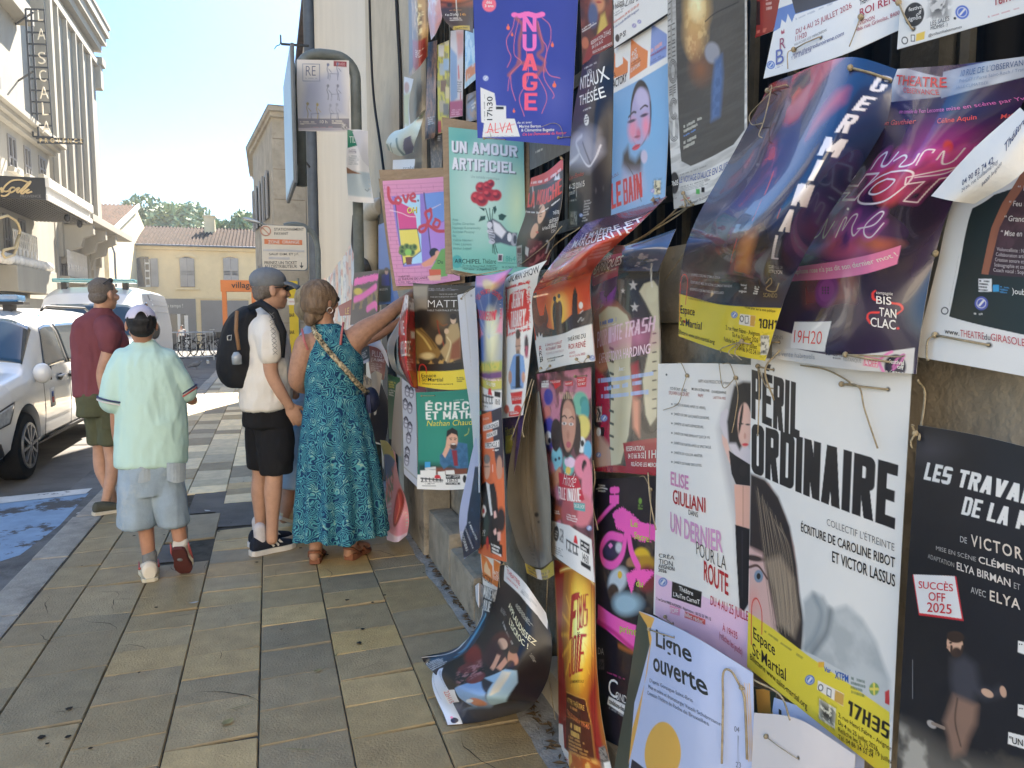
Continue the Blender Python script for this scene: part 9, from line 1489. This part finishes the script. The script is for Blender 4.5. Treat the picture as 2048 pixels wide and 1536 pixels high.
P.frame(*F9);P.Y([(1058,640),(1095,650),(1125,740),(1060,756)],(40,120,96),.01);P.X('TIL',1072,725,1108,722,40,(206,216,206),.0);P.Y([(1050,890),(1200,910),(1210,1060),(1056,1045)],(168,184,194),.1);P.Y([(1050,870),(1090,895),(1150,915),(1056,912)],(134,104,84),.02);P.G((1068,760),(1118,760),(1068,790),3,(110,110,130));P.G((1065,800),(1135,800),(1065,860),5,(150,160,166),.8);P.L([(1168,1010),(1182,1020),(1196,1004)],3,(50,60,70));P.Y([(1090,655),(1186,652),(1196,880),(1150,830)],(196,196,202),.01)
def twine(pts,r=.0019,label='twine',n=6):
 b=MB();Q=hermite(np.linspace(0,1,(len(pts)-1)*n+1),np.linspace(0,1,len(pts)),np.array([on_x(x,y,WX-o)for x,y,o in pts]));b.tb([Vector(q)for q in Q],r,5)
 return tag(b.build('twine',M['twine'],smooth=True),label,'twine','lengths of twine tied along the fence')
for lab,pts in(('twine slanting from the black veil poster up to the bars',[(1198,450,.03),(1222,400,.02)]),('long twine running down from the white listing foot to the red sunset poster',[(1075,552,.1),(1150,525,.06),(1280,480,.03),(1420,350,.02)]),('twine crossing the dark gap under the blue portrait',[(1150,560,.08),(1250,500,.03),(1345,430,.02),(1430,395,.02)]),('sagging twine above the starry poster',[(1225,505,.14),(1290,470,.05),(1370,420,.02),(1440,345,.02)]),('twine tied at the folded ONE MAN SHOW sheet',[(1090,522,.1),(1110,490,.08),(1160,455,.04)]),('twine end hanging over the portrait of the dark-haired woman',[(1040,530,.08),(1090,490,.12),(1124,452,.1)]),('twine running from cardboard to the white turned sheet',[(900,545,.3),(930,552,.22),(1010,540,.1)]),('twine dangling beside the grey curled sheet',[(1064,758,.1),(1050,800,.12),(1022,880,.14)]),('second twine dangling over the grey curled sheet',[(1068,760,.1),(1046,850,.13),(1048,875,.13)]),('knotted twine hanging down the pale wall beside the curtain poster',[(1096,1140,.08),(1092,1260,.03),(1100,1370,.02),(1118,1480,.03)]),('frayed twine at the right of the plush toy poster',[(1186,920,.05),(1190,960,.05),(1184,1000,.05),(1196,1060,.05)]),('twine ends between the pink sprayed poster and its neighbour',[(1296,945,.04),(1300,1000,.05),(1312,1060,.05)]),('twine tied to the pole above the pale wall',[(1560,120,.05),(1600,150,.05)]),('twine slanting behind the midnight blue poster',[(1440,395,.02),(1400,460,.02),(1330,560,.02)]),('twine across the stone right of the neon poster',[(1835,760,.05),(1850,790,.03),(1838,880,.075)]),('frayed twine at the lower right over the pink card',[(1508,1360,.12),(1560,1390,.1),(1580,1440,.11)]),('looped twine below the first yellow foot',[(1560,700,.08),(1530,740,.09),(1548,800,.06)])):twine(pts,label=lab)
# ================================================================== STREET FURNITURE AND SMALL THINGS
M['pole']=mat('grey_green_pole_paint',(.15,.17,.165),.55,.4,.25,9,.15,80,stain=((.25,.26,.25),12,.62))
M['sign_back']=mat('sign_steel_back',(.13,.15,.17),.5,.4,.15,5);M['sign_blue']=mat('pale_blue_sign_face',(.3,.46,.6),.4,.5,.06,2)
def tubeobj(name,pts,r,m,label,cat,n=10,k=6):
 P=np.array([list(p)for p in pts]);Q=hermite(np.linspace(0,len(P)-1,(len(P)-1)*k+1),np.arange(float(len(P))),P);b=MB();b.tb([Vector(q)for q in Q],r,n);return tag(b.build(name,m,smooth=True),label,cat)
# arched pole with the traffic panel on its left leg
YS=6.0;P_=lambda x,y,d=0:Vector(on_y(x,y,YS+d));sp_=empty('sign_pole',(P_(711,800).x,YS,0),'grey arched sign pole carrying a large panel seen edge-on, against the plaster wall','sign pole')
zt=P_(655,110).z;xl,xr=P_(599,200).x,P_(712,200).x;R=(xr-xl)*.38
arc=[Vector((xl,YS,P_(599,372).z)),Vector((xl,YS,zt-R))]+[Vector((xl+R-R*math.cos(t),YS,zt-R+R*math.sin(t)))for t in np.linspace(.25,1.57,6)]+[Vector((xr-R+R*math.sin(t),YS,zt-R+R*math.cos(t)))for t in np.linspace(0,1.32,6)]+[Vector((xr,YS,zt-R)),Vector((xr,YS,0))]
b=MB();b.tb(arc,.041,14);part(b,'pole',M['pole'],sp_,smooth=True)
a0,a1=P_(570,123,-.1),P_(592,123,.06);b0=P_(583,385,-.1)
ctr=Vector((xl-.075,YS-.02,(a0.z+b0.z)/2));hh=(a0.z-b0.z)/2;dv=Vector((math.sin(math.radians(-1.5)),math.cos(math.radians(-1.5)),0))
b=MB();b.bm_(ctr-dv*.5,ctr+dv*.5,.026,hh*2,up=(0,0,1));pn=part(b,'panel',M['sign_back'],sp_,bevel=.012)
nv=Vector((-dv.y,dv.x,0));b=MB();b.bm_(ctr-dv*.48+nv*.0155,ctr+dv*.48+nv*.0155,.004,hh*2-.05);o=b.build('panel_face',M['sign_blue'],pn);mv(o,sp_)
b=MB();[b.bm_(ctr+Vector((0,0,z))+nv*-.013,Vector((xl,YS,ctr.z+z)),.05,.06)for z in(-hh*.6,hh*.6)];o=b.build('bracket',M['pole'],pn);mv(o,sp_)
# parking sign
YP=9.6;Q_=lambda x,y,d=0:Vector(on_y(x,y,YP+d));c0,c1=Q_(521,449),Q_(617,542);pk_=empty('parking_sign',(Q_(637,800).x,YP,0),'cream parking sign with an orange band on a curved grey pole','sign')
def rrect(x0,x1,z0,z1,r,n=5):
 return[(cx+r*math.cos(t),cz+r*math.sin(t))for cx,cz,s in((x1-r,z1-r,0),(x0+r,z1-r,1),(x0+r,z0+r,2),(x1-r,z0+r,3))for t in np.linspace(s*math.pi/2,(s+1)*math.pi/2,n)]
b=MB();b.prism(rrect(c0.x,c1.x,c1.z,c0.z,.045),1,YP-.012,YP+.012);pn=part(b,'panel',M['sign_back'],pk_)
b=MB();b.prism(rrect(c0.x+.006,c1.x-.018,c1.z+.01,c0.z-.006,.04),1,YP-.016,YP-.0125);fc=b.build('panel_face',mat('cream_sign_face',(.66,.6,.5),.5,.4,.06,3),pn);mv(fc,pk_)
def pp(x,y):q=on_y(350+x/3.072,50+y/3.072,YP-.02);return Vector((q[0],YP-.0175,q[2]))
def fillrect(x0,y0,x1,y1,m,nm):b=MB();A,B=pp(x0,y0),pp(x1,y1);b.box(A.x,B.x,YP-.019,YP-.0165,B.z,A.z);o=b.build(nm,m,fc);mv(o,pk_)
fillrect(548,1314,782,1352,mat('orange_sign_band',(.62,.2,.09),.5),'orange_band');pal_=mat('pale_sign_band',(.52,.5,.49),.6);fillrect(540,1376,795,1396,pal_,'faded_band');fillrect(575,1424,705,1442,pal_,'faded_band')
gt=mat('grey_sign_lettering',(.1,.1,.1),.6)
for s_,x0,x1,y,h,m in(('STATIONNEMENT',610,792,1264,17,gt),('PAYANT',610,696,1290,17,gt),('ZONE  ORANGE',572,764,1343,19,M['white_paint']),('SAUF DIM. ET J.F.',578,762,1419,18,gt),('PRENEZ UN TICKET',550,750,1470,19,gt),('AU DISTRIBUTEUR',550,750,1493,19,gt)):
 A,B=pp(x0,y),pp(x1,y);A.y=B.y=YP-.0195;flat_text(s_,A,B,(h/3.072)*(YP*.95)/F_PX,m,'lettering',fc,pk_,.006)
b=MB();A=pp(777,1458);A.y=YP-.018;b.bm_(A,A+Vector((0,0,-.055)),.002,.009,up=(1,0,0));b.add([A+Vector((-.025,-.001,-.04)),A+Vector((.025,-.001,-.04)),A+Vector((0,-.001,-.075))],[(0,1,2)]);o=b.build('arrow',gt,fc);mv(o,pk_)
b=MB();A=pp(557,1265);A.y=YP-.0185;b.tb([A+Vector((.056*math.cos(t),0,.056*math.sin(t)))for t in np.linspace(0,6.2832,25)],.007,6,cap=False);b.tb([A+Vector((-.04,0,.04)),A+Vector((.04,0,-.04))],.006,6);o=b.build('no_parking_ring',mat('faded_red_sign',(.5,.25,.18),.6),fc);mv(o,pk_)
b=MB();pts=[Q_(568,452,.05),Q_(585,449,.05),Q_(608,453,.05),Q_(626,468,.05),Q_(635,495,.05),Q_(637,560,.05),Vector((Q_(638,560).x,YP+.05,0))];Qh=hermite(np.linspace(0,6,37),np.arange(7.),np.array([list(p)for p in pts]));b.tb([Vector(q)for q in Qh],.034,12);part(b,'pole',M['pole'],pk_,smooth=True)
# pipes, cables, bracket
tubeobj('drainpipe',[Vector((1.0,17.0,z))for z in(14,9,5,0)],.12,M['zinc'],'blue grey drainpipe running down the corner of the plaster house','pipe',12)
tubeobj('cream_drainpipe',[on_x(768,412,.98),on_x(752,414,.96),on_x(741,428,.95),on_x(740,455,.95),on_x(741,560,.95),on_x(743,700,.95)],.075,M['cream_pipe'],'cream coloured pipe elbow coming out of the wall beside the pink poster','pipe',14)
tubeobj('wall_cable',[on_x(x,y,1.02)for x,y in((738,-40),(742,100),(748,200),(762,300),(769,355))],.012,M['cable'],'left black cable hanging down the plaster pilaster','cable',6)
tubeobj('wall_cable',[on_x(x,y,1.015)for x,y in((791,-40),(796,60),(801,160),(802,265))],.014,M['cable'],'right black cable running down the pilaster by the fence','cable',6)
tubeobj('cable',[on_y(x,y,10.0)for x,y in((596,305),(610,322),(620,335))],.012,M['cable'],'short slack wire from the blue panel to the drainpipe','cable',6)
b=MB();p0,p1,p2=Vector(on_y(618,92,16.6)),Vector(on_y(562,88,16.6)),Vector(on_y(561,70,16.6));b.bm_(p0,p1,.04,.04);b.bm_(p1,p2,.03,.03);tag(b.build('wall_bracket',M['iron']),'thin iron bracket sticking out high on the plaster house','bracket')
tubeobj('loose_wires',[Vector(on_y(x,y,16.6))for x,y in((561,70),(560,88),(553,92),(549,98))],.01,mat('teal_wire',(.08,.25,.28),.6),'loose teal wires at the tip of the iron bracket','wire',5)
lm=empty('street_lamp',tuple(on_y(545,450,28)),'grey street lamp head on a thin arm in front of the stone house','street lamp');b=MB();b.tb([Vector(on_y(x,y,28))for x,y in((508,443),(525,448),(540,454),(560,456))]+[Vector((on_y(570,456,28)[0],32.0,on_y(570,456,28)[2]))],.04,8);part(b,'arm',M['pole'],lm,smooth=True)
b=MB();q=Vector(on_y(503,441,28));M4=Euler((0,math.radians(14),0)).to_matrix();b.E(q,(.32,.13,.075),16,8,M=M4);part(b,'lamp_head',M['steel'],lm,smooth=True)
# orange portal and yellow banners
YO=24.0;O_=lambda x,y:Vector(on_y(x,y,YO));og=mat('orange_painted_steel',(.5,.17,.055),.6,.3,.1,3);po=empty('orange_portal',(O_(478,600).x,YO,0),'orange festival portal with dark lettering between the capped man and the shop','portal')
for x0_,x1_ in((444,453),(503,511)):b=MB();b.box(O_(x0_,600).x,O_(x1_,600).x,YO,YO+.3,0,O_(444,562).z);part(b,'leg',og,po)
b=MB();b.box(O_(442,600).x,O_(513,600).x,YO-.02,YO+.32,O_(444,583).z,O_(444,560).z);part(b,'lintel',og,po)
q0,q1=O_(463,580),O_(508,580);q0.y=q1.y=YO-.03;flat_text('village',q0,q1,.24,M['black'],'lettering',po,po,.01)
YN=13.0;N_=lambda x,y:Vector(on_y(x,y,YN));ye=mat('yellow_banner_cloth',(.6,.45,.05),.8,.2,.1,3);yb_=empty('banner_stand',(N_(588,620).x,YN,0),'tall yellow banner with a white and a dark label, behind the capped man','banner')
b=MB();b.box(N_(578,600).x,N_(596,600).x,YN,YN+.03,.1,N_(588,562).z);cl=part(b,'banner_cloth',ye,yb_);b=MB();b.tb([(N_(597,600).x,YN+.02,0),(N_(597,600).x,YN+.02,N_(588,556).z)],.02,8);part(b,'pole',M['pole'],yb_)
b=MB();b.box(N_(574,600).x,N_(591,600).x,YN-.012,YN-.004,N_(588,610).z,N_(588,597).z);part(b,'white_label',M['white_paint'],yb_)
q0,q1=N_(577,605),N_(589,605);q0.y=q1.y=YN-.016;flat_text('TARMAC',q0,q1,.025,redt,'lettering',yb_,yb_)
for y,s_ in((634,'BAR'),(668,'BAR')):q0,q1=N_(579,y),N_(589,y);q0.y=q1.y=YN-.005;flat_text(s_,q0,q1,.06,M['black'],'lettering',yb_,yb_,.01)
# bicycles, barrier, pigeon
b_i=mat('bicycle_black',(.03,.03,.035),.4,.5);b_s=M['steel']
def bike(loc,rz,label,first=None):
 if first:o=copy_tree(first);o.location=loc;o.rotation_euler=(0,0,rz);o['label']=label;return o
 t=empty('bicycle',loc,label,'bicycle','bicycles parked at the end of the pavement',rz)
 for x in(-.52,.52):
  b=MB();b.tb([(x+.33*math.cos(q),0,.35+.33*math.sin(q))for q in np.linspace(0,6.2832,29)],.02,6,cap=False);w=b.build('wheel',M['tyre'],t,smooth=True);b=MB();[b.tb([(x,0,.35),(x+.32*math.cos(q),0,.35+.32*math.sin(q))],.004,4)for q in np.linspace(0,5.8,12)];b.build('spokes',b_s,w)
 b=MB();[b.tb(p,.018,6)for p in([(-.52,0,.35),(-.15,0,.3),(.38,0,.85),(-.22,0,.8),(-.15,0,.3)],[(-.52,0,.35),(-.22,0,.82)],[(.36,0,.95),(.52,0,.35)])];b.build('frame',b_i,t,smooth=True)
 b=MB();b.E((-.24,0,.92),(.13,.07,.035),10,6);b.build('saddle',M['plastic'],t,smooth=True);b=MB();b.tb([(.28,-.28,1.0),(.36,-.1,1.02),(.36,.1,1.02),(.28,.28,1.0)],.014,6);b.build('handlebar',b_s,t,smooth=True);b=MB();b.box(.45,.75,-.14,.14,.72,.92);b.build('basket',M['rail'],t);return t
p=on_z(408,716);B0=bike((p[0],p[1],0),.25,'nearest parked bicycle, standing just left of the backpack');p=on_z(392,706);bike((p[0],p[1],gz_at(p[1])),.1,'second bicycle, overlapping behind the nearest one',B0);p=on_z(418,702);bike((p[0],p[1],gz_at(p[1])),-.3,'bicycle turned away half behind the backpack',B0)
br=empty('crowd_barrier',(-3.0,27.0,gz_at(27)),'grey steel crowd barrier in front of the shop at the end of the street','barrier',None,.12);b=MB();b.tb([(-1.2,0,.1),(-1.2,0,1.05),(1.2,0,1.05),(1.2,0,.1)],.022,8);b.tb([(-1.2,0,.22),(1.2,0,.22)],.018,6);[b.tb([(x,0,.22),(x,0,1.05)],.01,5)for x in np.linspace(-1.1,1.1,16)];b.build('frame',b_s,br);
for x in(-1.0,1.0):b=MB();b.box(x-.03,x+.03,-.3,.3,.0,.1);b.build('foot',b_s,br)
p=on_z(392,741,0);pg_=empty('pigeon',(p[0],p[1],0),'grey pigeon walking on the sunlit end of the pavement','pigeon');M4=Euler((0,math.radians(-18),0)).to_matrix()
blob('body',lambda b:(b.E((p[0],p[1],.17),(.13,.07,.075),14,10,M=M4),b.E((p[0]+.11,p[1],.25),(.045,.04,.045),10,8),limb(b,[(p[0]+.07,p[1],.19),(p[0]+.11,p[1],.25)],[.05,.035]),limb(b,[(p[0]-.1,p[1],.14),(p[0]-.22,p[1],.1)],[.05,.02]),b.tb([(p[0]+.14,p[1],.25),(p[0]+.19,p[1],.24)],[.014,.004],6),[limb(b,[(p[0]+.01,p[1]+s*.03,.12),(p[0]+.02,p[1]+s*.03,.01)],[.014,.011])for s in(-1,1)]),.009,mat('pigeon_feathers',(.13,.14,.16),.7,.3,.4,20),pg_,2)
# leaves and scraps on the pavement
rs=random.Random(4);lf=mat('dry_leaf',(.3,.26,.12),.8,.2,.3,30);sc=mat('paper_scrap',(.5,.49,.46),.8)
def leaf(b,L,W):b.grid(lambda u,v:((u-.5)*L,(v-.5)*W*math.sin(math.pi*min(max(u,.03),.97)),.004+.012*(u-.5)**2+.02*W*(v-.5)**2),8,4)
for x,y,L,W,m,nm,lab in((455,1445,.05,.035,lf,'dry_leaf','pale dry leaf lying on the slabs at the bottom centre'),(478,1415,.1,.006,lf,'straw_stalk','thin stalk beside the pale leaf'),(672,1312,.05,.008,lf,'dry_leaf','yellow sliver of leaf on a slab joint'),(635,1342,.04,.02,lf,'dry_leaf','curled brown leaf on the dark slab right of centre'),(388,1206,.05,.02,sc,'paper_scrap','flattened white scrap on the slab below the lifted trainer'),(157,1010,.07,.03,sc,'paper_scrap','white litter on the gutter by the white line'),(600,1500,.14,.006,lf,'straw_stalk','straw stalk near the bottom edge'),(415,1022,.06,.03,sc,'paper_scrap','pale scrap on the rough patch of pavement')):
 p=on_z(x,y,.004);b=MB();leaf(b,L,W);o=tag(b.build(nm,m,smooth=True),lab,'litter');o.location=(p[0],p[1],.003 if p[0]>-1.4 else ROAD_Z+.008);o.rotation_euler=(0,0,rs.uniform(0,3))
b=MB()
for k in range(420):
 y=rs.uniform(1.8,5.4);x=.86+abs(rs.gauss(0,.035));L=rs.uniform(.008,.03);a=rs.uniform(0,3.1);c,s_=math.cos(a)*L,math.sin(a)*L;b.add([(x-c,y-s_,.012),(x+s_*.3,y-c*.3,.016),(x+c,y+s_,.012),(x-s_*.3,y+c*.3,.014)],[(0,1,2,3)])
tag(b.build('leaf_debris',mat('brown_debris',(.13,.085,.045),.9,.1,.4,60),fix=False),'dry brown leaf litter gathered along the foot of the wall','leaf litter',None,'stuff')
# dark gate leaf standing at the end of the railing
gt_=empty('iron_gate_post',(.98,6.4,0),'dark iron gate post beside the cream drainpipe','post');b=MB();b.box(.95,1.02,6.3,6.62,0,on_x(722,432,.98)[2]);part(b,'post',M['iron'],gt_,bevel=.01)
tubeobj('wet_cloth',[on_x(714,432,.93),on_x(712,490,.9),on_x(724,520,.88),on_x(733,540,.87)],.05,mat('dark_tarpaulin',(.05,.045,.04),.7),'dark folded tarpaulin hanging on the gate post','tarpaulin',8)
# ================================================================== LETTERING, BUILT IN ONE BATCH
keys={(j[0],j[8],j[11])for j in TEXT_JOBS_FLAT}|{(t[0],t[5],t[7])for P in POSTERS for t in P.texts}
cache=text_mesh_cache(keys)
for s,p0,p1,h,m,name,parent,root,bold,up,depth,spc in TEXT_JOBS_FLAT:
 co,tri=cache[(s,bold,spc)];mn,mxx=co.min(0),co.max(0);d=(co-mn)/np.maximum(mxx-mn,1e-6)
 ux=p1-p0;vs=[p0+ux*float(a)+up*(h*float(c))for a,c in d];b=MB();b.add(vs,[tuple(t)for t in tri])
 if depth:
  n=ux.cross(up).normalized()*depth;bm=bmesh.new();k=len(vs)
 o=b.build(name,m,parent,fix=False);mv(o,root)
 if depth:md=o.modifiers.new('depth','SOLIDIFY');md.thickness=depth;md.offset=0
for P in POSTERS:P.finish(cache)
# ================================================================== SUMMER HAZE
hz=bpy.data.materials.new('haze_air');hz.use_nodes=True;nt=hz.node_tree;nt.nodes.remove(nt.nodes['Principled BSDF']);pv=nt.nodes.new('ShaderNodeVolumePrincipled');pv.inputs['Color'].default_value=(.93,.95,1,1);pv.inputs['Density'].default_value=.0013;pv.inputs['Anisotropy'].default_value=.0
nt.links.new(pv.outputs[0],nt.nodes['Material Output'].inputs['Volume']);b=MB();b.box(-61,61,-41,111,-3.2,22);tag(b.build('haze',hz),kind='stuff')
